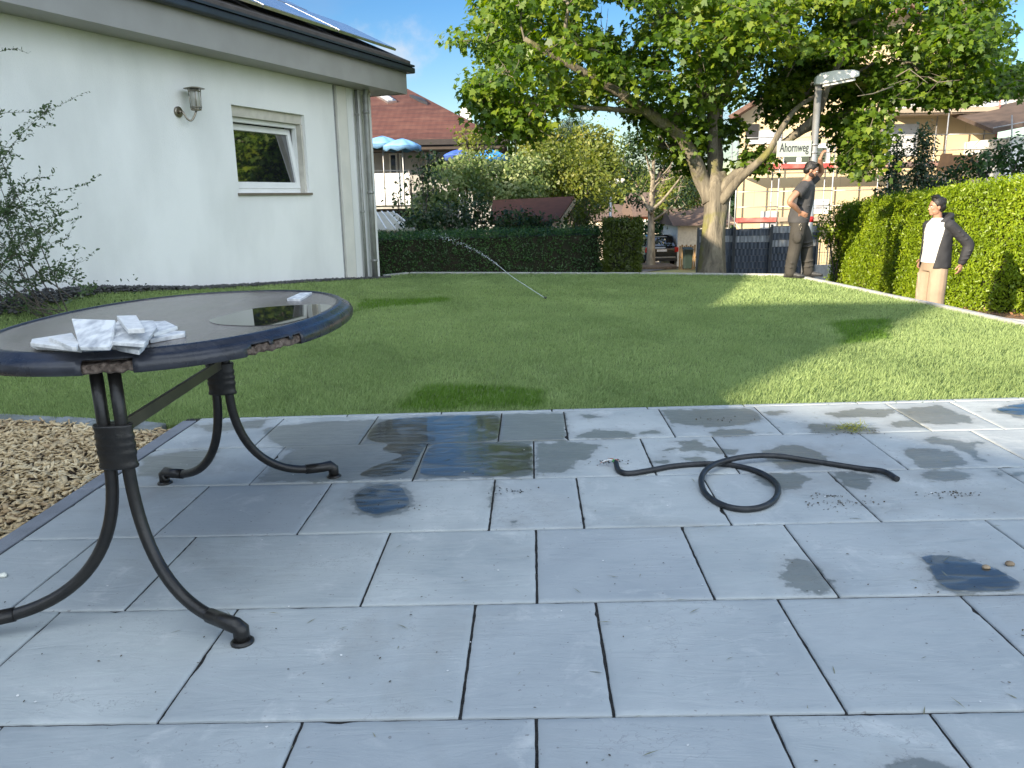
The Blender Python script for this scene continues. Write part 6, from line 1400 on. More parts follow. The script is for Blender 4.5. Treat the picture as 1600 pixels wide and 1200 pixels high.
# far buildings down the lane
def bld(name, label, px0, px1, pyt, d, depth, wm, roofm, roof_h, over=.3, cat='house', door=None):
    a = Pd(px0, 330, d); fr = Frame((a[0], a[1], 0)); wdt = (px1-px0)*d/F; z0 = gz(a[1])-.5; zt = zrow(pyt, d, (px0+px1)/2); rt = root_at(name, label, cat, (a[0], a[1], gz(a[1])))
    q = MB(); fr.box(q, 0, wdt, 0, depth, z0, zt); on(q.build('wall', wm), rt)
    q = MB(); v = [fr.P(-over, -over, zt), fr.P(wdt+over, -over, zt), fr.P(wdt+over, depth+over, zt), fr.P(-over, depth+over, zt), fr.P(-over, depth/2, zt+roof_h), fr.P(wdt+over, depth/2, zt+roof_h)]
    q.add(v, [(0, 1, 5, 4), (2, 3, 4, 5), (1, 2, 5), (3, 0, 4), (3, 2, 1, 0)]); on(q.build('roof', roofm), rt)
    for (a_, b_, c_, d_, nm, m_) in (door or []):
        q = MB(); fr.box(q, (a_-px0)*d/F, (b_-px0)*d/F, -.05, -.005, zrow(d_, d, (a_+b_)/2), zrow(c_, d, (a_+b_)/2)); on(q.build(nm, m_), rt)
    return rt
M_crm = mat('cream_wall', (.68, .62, .50), .9, c2=(.60, .54, .43), scale=2); M_brk = mat('brick_red', (.30, .11, .07), .9, c2=(.22, .08, .055), scale=20); M_ctile = mat('faded_tiles', (.17, .115, .09), .85, c2=(.12, .085, .07), scale=6)
bld('garage_row', 'low garages with faded brown roof beside the far street lamp', 930, 994, 344, 58, 6, M_crm, M_ctile, 1.1, cat='garage')
bld('brick_garage', 'small red brick garage with white door behind the small tree', 996, 1052, 338, 54, 6, M_brk, M_ctile, 1.6, door=[(1003, 1018, 343, 366, 'garage_door', M_whitepvc), (1030, 1047, 343, 366, 'garage_door', M_whitepvc)], cat='garage')
bld('cream_house', 'cream house far behind between the small tree and the maple trunk', 1056, 1118, 322, 47, 8, M_crm, M_ctile, 2.4, door=[(1064, 1074, 332, 345, 'window', M_glass), (1090, 1100, 332, 345, 'window', M_glass)])
bld('low_annex', 'low pale flat building left beside the beige house', 1060, 1142, 352, 40, 5, mat('white_wall2', (.72, .70, .64), .9), M_ctile, .9, cat='building')
bld('distant_house', 'small grey gabled house far away beyond the garages', 948, 972, 318, 80, 7, mat('grey_wall', (.35, .34, .33), .9), M_tilebrown, 1.6, over=.2)
# unseen blocks added left of and behind the viewer to shade terrace and lawn
q = MB(); zf = -.3; q.prism([(-7.82, -.72), (-7.65, -1.95), (-1.15, -7.55), (-4, -10.8), (-11.3, -5.6), (-11.3, -1)], zf, 3.0); nb = thing('flat_roofed_shade_block', 'unseen flat roofed white block added left behind the terrace to shade it', 'building', (-6.5, -.9, zf)); on(q.build('wall', M_plaster), nb)
q = MB(); q.prism([(-7.75, -.66), (-7.55, -1.90), (-1.0, -7.55), (-4, -11), (-11.5, -5.5), (-11.5, -.9)], 3.0, 3.26); on(q.build('roof', M_fascia), nb)
GX, GY, GW = -13.0, -6.3, 2.0; GZ = 7.1
nb = thing('gabled_shade_block', 'unseen narrow gabled block added far behind on the left to shade the lawn', 'house', (GX, GY, -.3)); q = MB(); q.solid([(GX, GY-GW, -.5), (GX, GY+GW, -.5), (GX, GY+GW, GZ-GW*.8), (GX, GY, GZ-.1), (GX, GY-GW, GZ-GW*.8)], (-9, 0, 0)); on(q.build('wall', M_plaster), nb)
q = MB(); q.solid([(GX+.4, GY-GW-.25, GZ-GW*.8-.22), (GX+.4, GY, GZ), (GX+.4, GY+GW+.25, GZ-GW*.8-.22), (GX+.4, GY+GW+.25, GZ-GW*.8-.05), (GX+.4, GY, GZ+.17), (GX+.4, GY-GW-.25, GZ-GW*.8-.05)], (-9.8, 0, 0)); on(q.build('roof', M_tilebrown), nb)

# ---- shrubs and trees of the gardens beyond
GB = 'shrubs between the dark hedge and the red roofed house'
def S_(name, label, cat, px, d, ells, dens, ls, shp, m, **k): return shrub(name, label, cat, Pg(px, d, gz(d)), ells, dens, ls, shp, m, **k)
S_('shrub', 'slender dark-leaved sapling in front of the balcony', 'shrub', 655, 18.5, [E_(660, 255, 18.5, 14, 30), E_(668, 295, 18.5, 22, 34), E_(640, 285, 18.4, 16, 10), E_(622, 308, 18.6, 14, 7), E_(672, 245, 18.6, 12, 16)], 150, .085, LEAF_OVAL, M_dkleaf, clump=4, spread=.10, trunkr=.02)
S_('shrub', 'pale variegated shrub left, in front of the parasols', 'shrub', 710, 19.5, [E_(700, 290, 19.5, 48, 42), E_(665, 335, 19, 34, 40), E_(732, 270, 19.8, 34, 34)], 420, .085, LEAF_OVAL, M_silver, clump=5, group=GB)
S_('shrub', 'pale variegated shrub in the middle above the brown shed roof', 'shrub', 790, 20.5, [E_(775, 282, 20.5, 40, 40), E_(820, 276, 20.8, 44, 40), E_(800, 300, 20.2, 60, 30)], 420, .085, LEAF_OVAL, M_silver, clump=5, group=GB)
S_('shrub', 'broad yellow-green bush right above the brown shed roof', 'shrub', 880, 21.0, [E_(880, 275, 21.2, 48, 52), E_(920, 300, 21, 34, 48), E_(850, 260, 21.6, 34, 40)], 420, .085, LEAF_OVAL, M_yel, clump=5, group=GB)
S_('small_tree', 'thin yellowing treetop rising between the parasols', 'tree', 738, 22, [E_(730, 212, 22, 24, 16), E_(758, 218, 22, 22, 14), E_(744, 240, 22, 18, 22)], 200, .10, LEAF_OVAL, M_yel, clump=4, spread=.12)
S_('tree', 'tall yellow-green tree behind the shrubs, below the left end of the maple crown', 'tree', 852, 27, [E_(852, 225, 27, 42, 34), E_(838, 245, 27, 40, 34)], 330, .11, LEAF_OVAL, M_yel, clump=5, spread=.13)
S_('tree', 'rounded yellow-green tree beside the far street lamp', 'tree', 930, 27, [E_(925, 235, 27, 42, 42), E_(945, 275, 26.5, 28, 50), E_(905, 262, 27, 30, 40)], 360, .11, LEAF_OVAL, M_yel, clump=5, spread=.13)
S_('conifer_tree', 'dark distant conifer between the yellow-green treetops', 'tree', 893, 46, [E_(893, 205, 46, 24, 22), E_(890, 240, 46, 34, 30)], 300, .16, LEAF_NARROW, M_con, clump=6, spread=.2, trunkr=.1)
S_('shrub', 'dark shrub mass under the pale variegated shrub', 'shrub', 700, 17.4, [E_(700, 345, 17.4, 50, 28), E_(650, 350, 17.4, 28, 20)], 420, .07, LEAF_OVAL, M_dkleaf, clump=5)
S_('shrub', 'dark shrub in front of the brown shed roof', 'shrub', 790, 17.0, [E_(745, 330, 17.2, 26, 36), E_(800, 345, 16.9, 50, 16), E_(850, 350, 16.9, 30, 12)], 420, .07, LEAF_OVAL, M_dkleaf, clump=5)
S_('shrub', 'fresh green feathery bush right of the brown shed roof', 'shrub', 918, 16.8, [E_(918, 335, 16.9, 24, 34), E_(900, 348, 16.7, 20, 18)], 520, .06, LEAF_SPRAY, M_olive, clump=5)
# small street tree with dead branches
dT = 38; tbp = Pg(1016, dT, gz(dT)); ST = root_at('street_tree', 'small street tree with bare dead branches beside the black car', 'tree', V3(tbp)); q = MB()
tr_ = [tbp-UZ*.2, Pd(1016, 380, dT), Pd(1017, 340, dT), Pd(1019, 300, dT), Pd(1021, 250, dT)]; limb(q, tr_, .24, .08, 14)
for pts, r0 in (([(1018, 335), (1000, 300), (985, 270), (972, 248)], .09), ([(1018, 330), (1040, 308), (1060, 282), (1075, 262)], .09), ([(1018, 345), (1042, 330), (1058, 310), (1062, 290)], .07), ([(1019, 300), (1030, 285), (1050, 278), (1062, 270)], .05), ([(1020, 280), (1012, 255), (1008, 230)], .06), ([(1021, 250), (1028, 225), (1030, 205)], .06), ([(1019, 290), (1045, 262), (1056, 240)], .05), ([(1017, 330), (1003, 318), (990, 312)], .05)):
    cc = limb(q, [Pd(*p, dT+rng.normal(0, .4)) for p in pts], r0, .02, 7)
    for _ in range(4):
        j = rng.integers(3, len(cc)); q.tube([cc[j], cc[j]+rng.normal(0, .45, 3)+UZ*.2], [.02, .008], 4)
on(q.build('trunk', M_bark), ST)
P, Nn = crown_pts([E_(985, 262, dT, 26, 30), E_(992, 305, dT, 16, 22), E_(1060, 318, dT, 22, 12), E_(1035, 250, dT+1, 22, 28), E_(1000, 225, dT, 34, 24), E_(1075, 300, dT+1, 20, 26)], 200, .35); P, Nn = clumpy(P, Nn, 5, .16, 1)
on(leaf_obj('crown', P, .17, LEAF_OVAL, Nn, M_dkleaf, jitter=.9), ST)
q = MB(); q.lathe([(1.25, -.1), (1.25, .12), (1.1, .16)], 28, tuple(tbp)); tag(q.build('tree_bed', M_soil), kind='structure')
S_('tree', 'yellow-green tree behind the bare branches of the street tree', 'tree', 1062, 43, [E_(1065, 300, 43, 34, 34), E_(1045, 330, 43, 24, 20)], 260, .16, LEAF_OVAL, M_yel, clump=5, spread=.2, trunkr=.08)
S_('shrub', 'leafy green shrub between the garage and the black car', 'shrub', 1038, 45, [E_(1040, 352, 45, 30, 16), E_(1008, 356, 45, 14, 12)], 260, .13, LEAF_OVAL, M_yew, clump=5, spread=.15)
hd = Pd(1058, 372, 43); hedge('clipped_hedge', 'far clipped hedge behind the waste bin', [Pd(1052, 372, 43)[:2], Pd(1100, 372, 43)[:2], Pd(1100, 372, 44)[:2], Pd(1052, 372, 44)[:2]], [zrow(365, 43, 1075)]*4, [gz(43)]*4, M_yew, .1, 150, .09, LEAF_OVAL, .06, .04, 4)
# right side
S_('shrub', 'bright leafy bush hanging over the fence between the lamp post and the thuja hedge', 'shrub', 1312, 17.2, [E_(1305, 352, 17.2, 34, 22), E_(1330, 345, 17.0, 26, 26), E_(1295, 370, 17.2, 18, 16)], 420, .06, LEAF_OVAL, M_thuja, clump=5, spread=.08)
for (px, py, rx, ry, lab) in ((1400, 258, 15, 54, 'narrow dark columnar tree behind the thuja hedge, left of the pair'), (1441, 248, 19, 62, 'narrow dark columnar tree behind the thuja hedge, right of the pair')):
    S_('columnar_tree', lab, 'tree', px, 20.5, [E_(px+2, py-ry*.45, 20.5, rx*.75, ry*.55), E_(px, py, 20.5, rx, ry*.7), E_(px, py+30, 20.5, rx*1.1, 30)], 420, .075, LEAF_OVAL, M_dkleaf, clump=5, spread=.07, group='dark columnar trees')
S_('shrub', 'low dark bush behind the left part of the thuja hedge', 'shrub', 1385, 19.5, [E_(1378, 302, 19.5, 16, 9), E_(1410, 300, 19.5, 24, 12), E_(1465, 290, 19.0, 28, 13)], 380, .075, LEAF_OVAL, M_dkleaf, clump=5)
S_('shrub', 'large dark bush above the thuja hedge at the right edge', 'shrub', 1545, 16.5, [E_(1535, 256, 16.5, 34, 24), E_(1590, 244, 16.3, 40, 30), E_(1492, 272, 16.8, 22, 12), E_(1640, 235, 16.3, 40, 34)], 380, .075, LEAF_OVAL, M_yew, clump=5)
# distant trees closing the lane and the horizon
for i, (px, d, rx, ry, py, m_, lab) in enumerate(((960, 75, 60, 40, 300, M_dkleaf, 'distant dark tree behind the far street lamp'), (1035, 85, 70, 36, 310, M_con, 'distant dark trees behind the brick garage'), (1110, 80, 50, 34, 318, M_dkleaf, 'distant dark tree behind the maple trunk'), (820, 70, 90, 50, 300, M_dkleaf, 'distant dark tree behind the shed'), (700, 75, 60, 40, 300, M_dkleaf, 'distant dark tree behind the parasols'), (1000, 62, 26, 30, 300, M_yel, 'pale green distant tree behind the street tree'), (905, 90, 60, 44, 300, M_con, 'distant dark tree behind the conifer'))):
    shrub('distant_tree', lab, 'tree', Pg(px, d, gz(d)), [E_(px, py, d, rx, ry, 3.0), E_(px+rx*.5, py+10, d, rx*.6, ry*.7, 3.0)], 90, .35, LEAF_OVAL, m_, clump=5, spread=.4, trunkr=.2, stems=3)
q = MB(); 
hp = []; 
for k in range(61):
    x = -700+k*1400/60; hp.append((x, 620+40*math.sin(k*.5), -6)); hp.append((x, 760+40*math.sin(k*.5), -4+12+5*math.sin(k*.37)+3*math.sin(k*1.1)))
q.add(hp, [(2*i, 2*i+2, 2*i+3, 2*i+1) for i in range(60)], True); tag(q.build('hills', mat('wooded_hills', (.05, .075, .035), 1.0, c2=(.03, .05, .025), scale=.05)), kind='structure')

# ---- water jet over the lawn
j0 = onlawn(852, 466); arc = [(852, 466), (800, 432), (775, 412), (750, 395), (725, 383), (700, 373), (680, 368), (660, 366)]; dj = float((j0-CP)@FW)
WJ = root_at('water_jet', 'thin arcing jet of sprinkler water breaking into drops over the lawn', 'water jet', V3(j0))
jp = [Pd(p[0], p[1], dj+i*.12) for i, p in enumerate(arc)]; jc = catmull(jp, 20); m, nt, bs = _new('spray_water'); bs.inputs['Base Color'].default_value = (.85, .9, .95, 1); bs.inputs['Roughness'].default_value = .15; bs.inputs['Transmission Weight'].default_value = .5; bs.inputs['IOR'].default_value = 1.33; M_spray = m
q = MB(); q.tube(jc[:42], list(np.linspace(.0042, .0026, 42)), 6); on(q.build('stream', M_spray), WJ)
pos = []
for i in range(38, len(jc)-1):
    for _ in range(3 if i < 110 else 1): 
        sp_ = .006+.05*max(0, (i-40)/len(jc)); pos.append(jc[i]+rng.normal(0, sp_, 3)+(jc[i+1]-jc[i])*rng.random())
for _ in range(60): pos.append(Pd(rng.uniform(600, 760), rng.uniform(405, 425), dj+2)) if False else None
arc2 = catmull([Pd(x, y, dj+.9) for x, y in ((640, 415), (690, 419), (740, 417), (790, 425))], 12)
pos = np.array([p for p in pos if p is not None]); rr = rng.uniform(.0022, .0055, len(pos)); vv = (pos[:, None, :]+rr[:, None, None]*octv[None]*np.array([1, 1, 1.4]))
on(link('drops', np_mesh('drops', vv[:, octf, :].reshape(-1, 3), 3, len(pos)*8), M_spray), WJ)
q = MB(); q.lathe([(.02, -.02), (.02, .01), (.01, .02)], 12, tuple(j0)); on(q.build('nozzle', M_rub), WJ)
# ------------------------------------------------------------------ people
def remesh(mb, voxel, smooth_it=4, name='body'):
    """unite overlapping closed lofts into one continuous smooth surface"""
    me = bpy.data.meshes.new(name); me.from_pydata(mb.v, [], mb.f); o = bpy.data.objects.new(name, me); COL.objects.link(o)
    bm = bmesh.new(); bm.from_mesh(me); bmesh.ops.recalc_face_normals(bm, faces=bm.faces[:]); bm.to_mesh(me); bm.free()
    r = o.modifiers.new('r', 'REMESH'); r.mode = 'VOXEL'; r.voxel_size = voxel; r.use_smooth_shade = True
    s_ = o.modifiers.new('s', 'SMOOTH'); s_.factor = .5; s_.iterations = smooth_it
    dg = bpy.context.evaluated_depsgraph_get(); out = bpy.data.meshes.new_from_object(o.evaluated_get(dg)); bpy.data.objects.remove(o); bpy.data.meshes.remove(me)
    smooth(out); out.name = name; return out
def rings(mb, secs, n=20):
    """secs: (centre, rx, ry[, tilt axis x, y]) stacked elliptical sections; x sideways vector, y forward vector given per section"""
    k0 = len(mb.v)
    for c, ax, ay in secs:
        c, ax, ay = map(np.array, (c, ax, ay))
        for j in range(n):
            t = 2*math.pi*j/n; mb.v.append(tuple(c+ax*math.cos(t)+ay*math.sin(t)))
    for i in range(len(secs)-1):
        for j in range(n): mb.f.append((k0+i*n+j, k0+i*n+(j+1) % n, k0+(i+1)*n+(j+1) % n, k0+(i+1)*n+j)); mb.sm.append(True)
    mb.f.append(tuple(k0+j for j in range(n))[::-1]); mb.f.append(tuple(k0+(len(secs)-1)*n+j for j in range(n))); mb.sm += [True]*2
def limbt(mb, pts, rs, n=14):
    c = catmull(pts, 5); x = np.linspace(0, len(rs)-1, len(c)); rr = np.interp(x, range(len(rs)), rs)
    # rounded ends
    d0_ = c[0]-c[1]; d0_ /= np.linalg.norm(d0_)+1e-9; d1_ = c[-1]-c[-2]; d1_ /= np.linalg.norm(d1_)+1e-9
    c = np.vstack([c[0]+d0_*rr[0]*.7, c[0]+d0_*rr[0]*.4, c, c[-1]+d1_*rr[-1]*.4, c[-1]+d1_*rr[-1]*.7]); rr = np.concatenate([[rr[0]*.45, rr[0]*.85], rr, [rr[-1]*.85, rr[-1]*.45]])
    mb.tube(c, list(rr), n)
def ball(mb, c, rx, ry, rz, n=16, rot=None):
    k0 = len(mb.v); M = np.eye(3) if rot is None else rot
    for i in range(1, 10):
        th = math.pi*i/10
        for j in range(n):
            t = 2*math.pi*j/n; mb.v.append(tuple(np.array(c)+M@np.array([rx*math.sin(th)*math.cos(t), ry*math.sin(th)*math.sin(t), rz*math.cos(th)])))
    for i in range(8):
        for j in range(n): mb.f.append((k0+i*n+j, k0+(i+1)*n+j, k0+(i+1)*n+(j+1) % n, k0+i*n+(j+1) % n)); mb.sm.append(True)
    mb.f.append(tuple(k0+j for j in range(n))); mb.f.append(tuple(k0+8*n+j for j in range(n))[::-1]); mb.sm += [True]*2
def rotm(yaw, pitch=0.0, roll=0.0):
    cy, sy = math.cos(yaw), math.sin(yaw); cp_, sp_ = math.cos(pitch), math.sin(pitch); cr_, sr_ = math.cos(roll), math.sin(roll)
    return np.array([[cy, -sy, 0], [sy, cy, 0], [0, 0, 1]])@np.array([[cp_, 0, sp_], [0, 1, 0], [-sp_, 0, cp_]])@np.array([[1, 0, 0], [0, cr_, -sr_], [0, sr_, cr_]])
def head(mb, c, Mx):
    """c: centre of skull; local x forward, y left, z up"""
    def q_(x, y, z): return np.array(c)+Mx@np.array([x, y, z])
    ball(mb, q_(-.008, 0, .022), .093, .074, .092, rot=Mx); ball(mb, q_(.022, 0, -.040), .068, .058, .070, rot=Mx)
    ball(mb, q_(.055, 0, -.088), .030, .033, .026, rot=Mx)                     # chin
    ball(mb, q_(.020, .040, -.066), .040, .020, .034, rot=Mx); ball(mb, q_(.020, -.040, -.066), .040, .020, .034, rot=Mx)   # jaw
    ball(mb, q_(.072, 0, .018), .016, .052, .012, rot=Mx)                      # brow
    limbt(mb, [q_(.080, 0, .006), q_(.091, 0, -.018), q_(.096, 0, -.032)], [.009, .010, .0125], 10)   # nose
    ball(mb, q_(.085, 0, -.036), .012, .018, .009, rot=Mx)
    ball(mb, q_(.081, 0, -.060), .012, .025, .0065, rot=Mx); ball(mb, q_(.080, 0, -.069), .012, .021, .007, rot=Mx)   # lips
    for s in (-1, 1):
        ball(mb, q_(.060, s*.040, -.024), .020, .018, .018, rot=Mx); ball(mb, q_(-.004, s*.076, -.014), .018, .009, .030, rot=Mx)   # cheek, ear
def face_parts(c, Mx, root, beard=None):
    def q_(x, y, z): return np.array(c)+Mx@np.array([x, y, z])
    M_eye = mat('eye_white', (.6, .6, .58), .3); M_iris = mat('dark_iris', (.02, .012, .008), .2)
    for s in (-1, 1):
        mb = MB(); ball(mb, q_(.074, s*.031, .000), .0115, .0125, .0085, rot=Mx); e = mb.build('eye', M_eye, root); mb = MB(); ball(mb, q_(.082, s*.031, .000), .005, .006, .006, rot=Mx); mb.build('iris', M_iris, e)
        mb = MB(); limbt(mb, [q_(.084, s*.016, .018), q_(.084, s*.033, .023), q_(.072, s*.050, .018)], [.004, .005, .003], 8); mb.build('eyebrow', M_hair, root)
def hand(mb, wrist, dirv, palm_n, thumb_side, curl=.5, spread=.10, scale=1.0):
    """palm and five separate fingers"""
    d = np.array(dirv, float); d /= np.linalg.norm(d); nrm = np.array(palm_n, float); nrm -= d*np.dot(nrm, d); nrm /= np.linalg.norm(nrm); sd_ = np.cross(nrm, d)*thumb_side; s = scale
    w0 = np.array(wrist, float)
    rings(mb, [(w0-d*.02*s, sd_*.027*s, nrm*.019*s), (w0+d*.015*s, sd_*.031*s, nrm*.017*s), (w0+d*.055*s, sd_*.040*s, nrm*.015*s), (w0+d*.088*s, sd_*.039*s, nrm*.012*s)], 16)
    for k, (off, ln_) in enumerate(((.030, .072), (.010, .080), (-.010, .074), (-.030, .058))):
        b = w0+d*.082*s+sd_*off*s; pts = [b-d*.015*s, b]; a = 0.; p = b
        for j, seg in enumerate((.45, .32, .23)):
            a += curl*(.55, .75, .55)[j]*(1+.12*k); dd = d*math.cos(a)+nrm*math.sin(a)+sd_*spread*off*8; dd /= np.linalg.norm(dd); p = p+dd*ln_*seg*s; pts.append(p)
        mb.tube(pts, [.0095*s, .0095*s, .009*s, .0083*s, .0068*s], 8)
    b = w0+d*.018*s+sd_*.028*s; t1 = d*.55+sd_*.72+nrm*.35*curl; t1 /= np.linalg.norm(t1); t2 = d*.85+sd_*.30+nrm*.5*curl; t2 /= np.linalg.norm(t2)
    mb.tube([b-sd_*.012*s, b, b+t1*.036*s, b+t1*.036*s+t2*.030*s, b+t1*.036*s+t2*.052*s], [.013*s, .0135*s, .0115*s, .010*s, .0075*s], 8)
V_ = lambda *a: np.array(a, float)

# ---- man in the grey shirt, leaning on the lamp post.  local x: the way he faces, y: his left, z: up
mf = onlawn(1246, 433); mz = float(lawn_z(mf[0], mf[1]))+.0
HD1 = R(-14)
P1 = thing('person', 'man in charcoal T-shirt and dark cargo trousers leaning one hand on the lamp post', 'person', (mf[0], mf[1], mz+.005), HD1); P1.scale = (1.09, 1.09, 1.0)
PX1 = 1.0
# arm up reaches the pole: pole position in local coordinates
cth, sth = math.cos(-HD1), math.sin(-HD1)
rel = lb[:2]-mf[:2]; PL = np.array([cth*rel[0]-sth*rel[1], sth*rel[0]+cth*rel[1]])
hz1 = float(Pd(1273, 240, 12.6)[2])-mz
hip = V_(-.03, 0, .93); lean = V_(.06, 0, 0)
sh_c = V_(.035, 0, 1.42); neck = V_(.05, 0, 1.50); hd = V_(.095, -.01, 1.635); MH = rotm(R(-4), R(20))
shR = V_(.00, -.185, 1.40); shL = V_(.07, .185, 1.43)
elR = V_(-.19, -.37, 1.17); wrR = V_(-.045, -.225, 1.015)
haL = V_(.20, .02, 1.80); elL = V_(.24, .20, 1.60) 
mb = MB()
rings(mb, [(hip-V_(0, 0, .10), V_(0, .155, 0), V_(.105, 0, 0)), (hip, V_(0, .175, 0), V_(.12, 0, 0)), (hip+V_(0, 0, .14), V_(0, .155, 0), V_(.115, 0, 0)), (V_(.01, 0, 1.22), V_(0, .165, 0), V_(.12, 0, 0)), (V_(.025, 0, 1.36), V_(0, .185, 0), V_(.115, 0, 0)), (V_(.04, 0, 1.44), V_(0, .14, 0), V_(.085, 0, 0)), (V_(.045, 0, 1.49), V_(0, .07, 0), V_(.062, 0, 0))])
limbt(mb, [V_(.04, 0, 1.46), neck, hd-V_(.01, 0, .05)], [.062, .057, .055])
head(mb, hd, MH)
limbt(mb, [shR, (shR+elR)/2+V_(-.01, -.015, .01), elR, (elR*.55+wrR*.45)+V_(0, -.01, 0), wrR], [.060, .052, .043, .042, .029]); hand(mb, wrR, V_(.85, .25, -.55), V_(.3, 1, .1), 1, .35)
limbt(mb, [shL, (shL+elL)/2, elL, (elL+haL)/2, haL], [.060, .050, .042, .040, .029]); hand(mb, haL, V_(.25, -.1, .95), V_(.9, .2, -.1), -1, .6)
ftR = V_(-.11, -.10, 0); ftL = V_(.15, .08, 0)
limbt(mb, [hip+V_(0, -.09, -.06), V_(-.05, -.105, .70), V_(-.06, -.10, .50), V_(-.10, -.10, .28), ftR+V_(0, 0, .08)], [.09, .078, .058, .05, .03])
limbt(mb, [hip+V_(0, .09, -.06), V_(.05, .10, .70), V_(.10, .10, .50), V_(.115, .09, .28), ftL+V_(0, 0, .08)], [.09, .078, .058, .05, .03])
for ft in (ftR, ftL): limbt(mb, [ft+V_(-.03, 0, .055), ft+V_(.06, 0, .042), ft+V_(.15, 0, .032)], [.022, .020, .014])
b1 = link('body', remesh(mb, .0065, 3), M_skin, P1)
face_parts(hd, MH, P1)
M_shirt = mat('charcoal_tshirt', (.060, .058, .060), .85, c2=(.040, .039, .041), scale=6, bump=.5, bscale=9, detail=3)
mb = MB()
rings(mb, [(V_(-.035, 0, .845), V_(0, .205, 0), V_(.150, .0, 0)), (V_(-.03, 0, .95), V_(0, .205, 0), V_(.152, 0, 0)), (V_(-.01, 0, 1.06), V_(0, .188, 0), V_(.148, 0, 0)), (V_(.012, 0, 1.20), V_(0, .190, 0), V_(.142, 0, 0)), (V_(.025, 0, 1.34), V_(0, .205, 0), V_(.135, 0, 0)), (V_(.035, 0, 1.42), V_(0, .185, 0), V_(.112, 0, 0)), (V_(.045, 0, 1.465), V_(0, .105, 0), V_(.078, 0, 0)), (V_(.05, 0, 1.482), V_(0, .072, 0), V_(.066, 0, 0))], 26)
dR = (elR-shR)/np.linalg.norm(elR-shR); dL = (elL-shL)/np.linalg.norm(elL-shL)
mb.tube([shR-dR*.05, shR, shR+dR*.09, shR+dR*.18], [.07, .080, .082, .080], 16); mb.tube([shL-dL*.05, shL, shL+dL*.09, shL+dL*.17], [.07, .080, .080, .076], 16)
for k in range(5):   # folds
    z = .93+k*.10; mb.tube([V_(-.16+.02*k, -.06, z+.04), V_(-.05, -.195, z), V_(.10, -.155, z-.03)], [.008, .014, .006], 8)
link('shirt', remesh(mb, .009, 3, 'shirt'), M_shirt, P1)
mb = MB(); 
for k in range(3): mb.box(.1475-.006*k, .1485-.006*k, -.075+.01*k, .03, 1.265+k*.022, 1.270+k*.022)
o = mb.build('print_lines', mat('shirt_print', (.30, .31, .32), .6), P1)
M_trou = mat('dark_olive_trousers', (.050, .045, .038), .85, c2=(.032, .029, .025), scale=5, bump=.6, bscale=10, detail=3)
mb = MB()
rings(mb, [(V_(-.03, 0, 1.0), V_(0, .172, 0), V_(.125, 0, 0)), (V_(-.035, 0, .90), V_(0, .19, 0), V_(.142, 0, 0)), (V_(-.03, 0, .80), V_(0, .185, 0), V_(.135, 0, 0))], 22)
limbt(mb, [hip+V_(0, -.09, -.08), V_(-.05, -.11, .68), V_(-.065, -.105, .50), V_(-.09, -.10, .30), V_(-.11, -.10, .13), V_(-.108, -.10, .06)], [.112, .105, .092, .086, .080, .078])
limbt(mb, [hip+V_(0, .09, -.08), V_(.05, .10, .68), V_(.105, .10, .50), V_(.12, .09, .30), V_(.14, .08, .13), V_(.147, .08, .06)], [.112, .105, .090, .084, .080, .076])
ball(mb, V_(-.05, -.205, .62), .062, .03, .085)     # cargo pocket
for k, (x, z) in enumerate(((-.11, .16), (-.10, .23), (-.07, .44), (-.06, .54))): mb.tube([V_(x-.085, -.12, z+.02), V_(x, -.19, z), V_(x+.08, -.13, z-.015)], [.008, .012, .007], 8)
for k, (x, z) in enumerate(((.14, .16), (.13, .24), (.11, .47), (.10, .53))): mb.tube([V_(x-.085, .03, z-.01), V_(x, -.012, z), V_(x+.08, .04, z+.02)], [.008, .012, .007], 8)
link('trousers', remesh(mb, .009, 3, 'trousers'), M_trou, P1)
mb = MB(); cen = V_(-.02, -.205, .80)
mb.tube([cen+V_(.018*math.cos(t), 0, .03*math.sin(t)) for t in np.linspace(0, 2*math.pi, 14)], .0035, 6); mb.tube([cen+V_(0, 0, .03), V_(-.02, -.19, .86)], .003, 6); mb.tube([cen+V_(0, -.004, -.03), cen+V_(.012, -.006, -.07)], .006, 6); mb.build('key_ring', M_steel, P1)
def shoes(root, fts, m, sole=True, L0=1.0):
    for ft, a in fts:
        c, s = math.cos(a), math.sin(a); mb = MB(); f_ = lambda x, y, z: ft+V_(x*c-y*s, x*s+y*c, z)
        def sec(x, w, h, z0): return (f_(x, 0, z0+h/2), V_(-s*w, c*w, 0), V_(0, 0, h/2))
        k = [sec(-.085, .028, .05, .012), sec(-.06, .042, .09, .010), sec(0, .044, .105, .010), sec(.06, .046, .080, .010), (f_(.12, 0, .038), V_(-s*.050, c*.050, 0), V_(0, 0, .028)), (f_(.17, 0, .032), V_(-s*.042, c*.042, 0), V_(0, 0, .021)), (f_(.20, 0, .028), V_(-s*.022, c*.022, 0), V_(0, 0, .013))]
        rings(mb, k, 16); sh_ = mb.build('shoe', m, root)
        mb = MB(); rings(mb, [(f_(-.09, 0, .008), V_(-s*.03, c*.03, 0), V_(0, 0, .010)), (f_(-.04, 0, .009), V_(-s*.046, c*.046, 0), V_(0, 0, .010)), (f_(.11, 0, .009), V_(-s*.053, c*.053, 0), V_(0, 0, .010)), (f_(.20, 0, .010), V_(-s*.03, c*.03, 0), V_(0, 0, .008))], 16); mb.build('sole', mat('dark_sole', (.03, .03, .03), .8), sh_)
shoes(P1, [(ftR, R(-15)), (ftL, R(-5))], mat('dark_sports_shoe', (.035, .034, .033), .6, c2=(.08, .08, .08), scale=30))
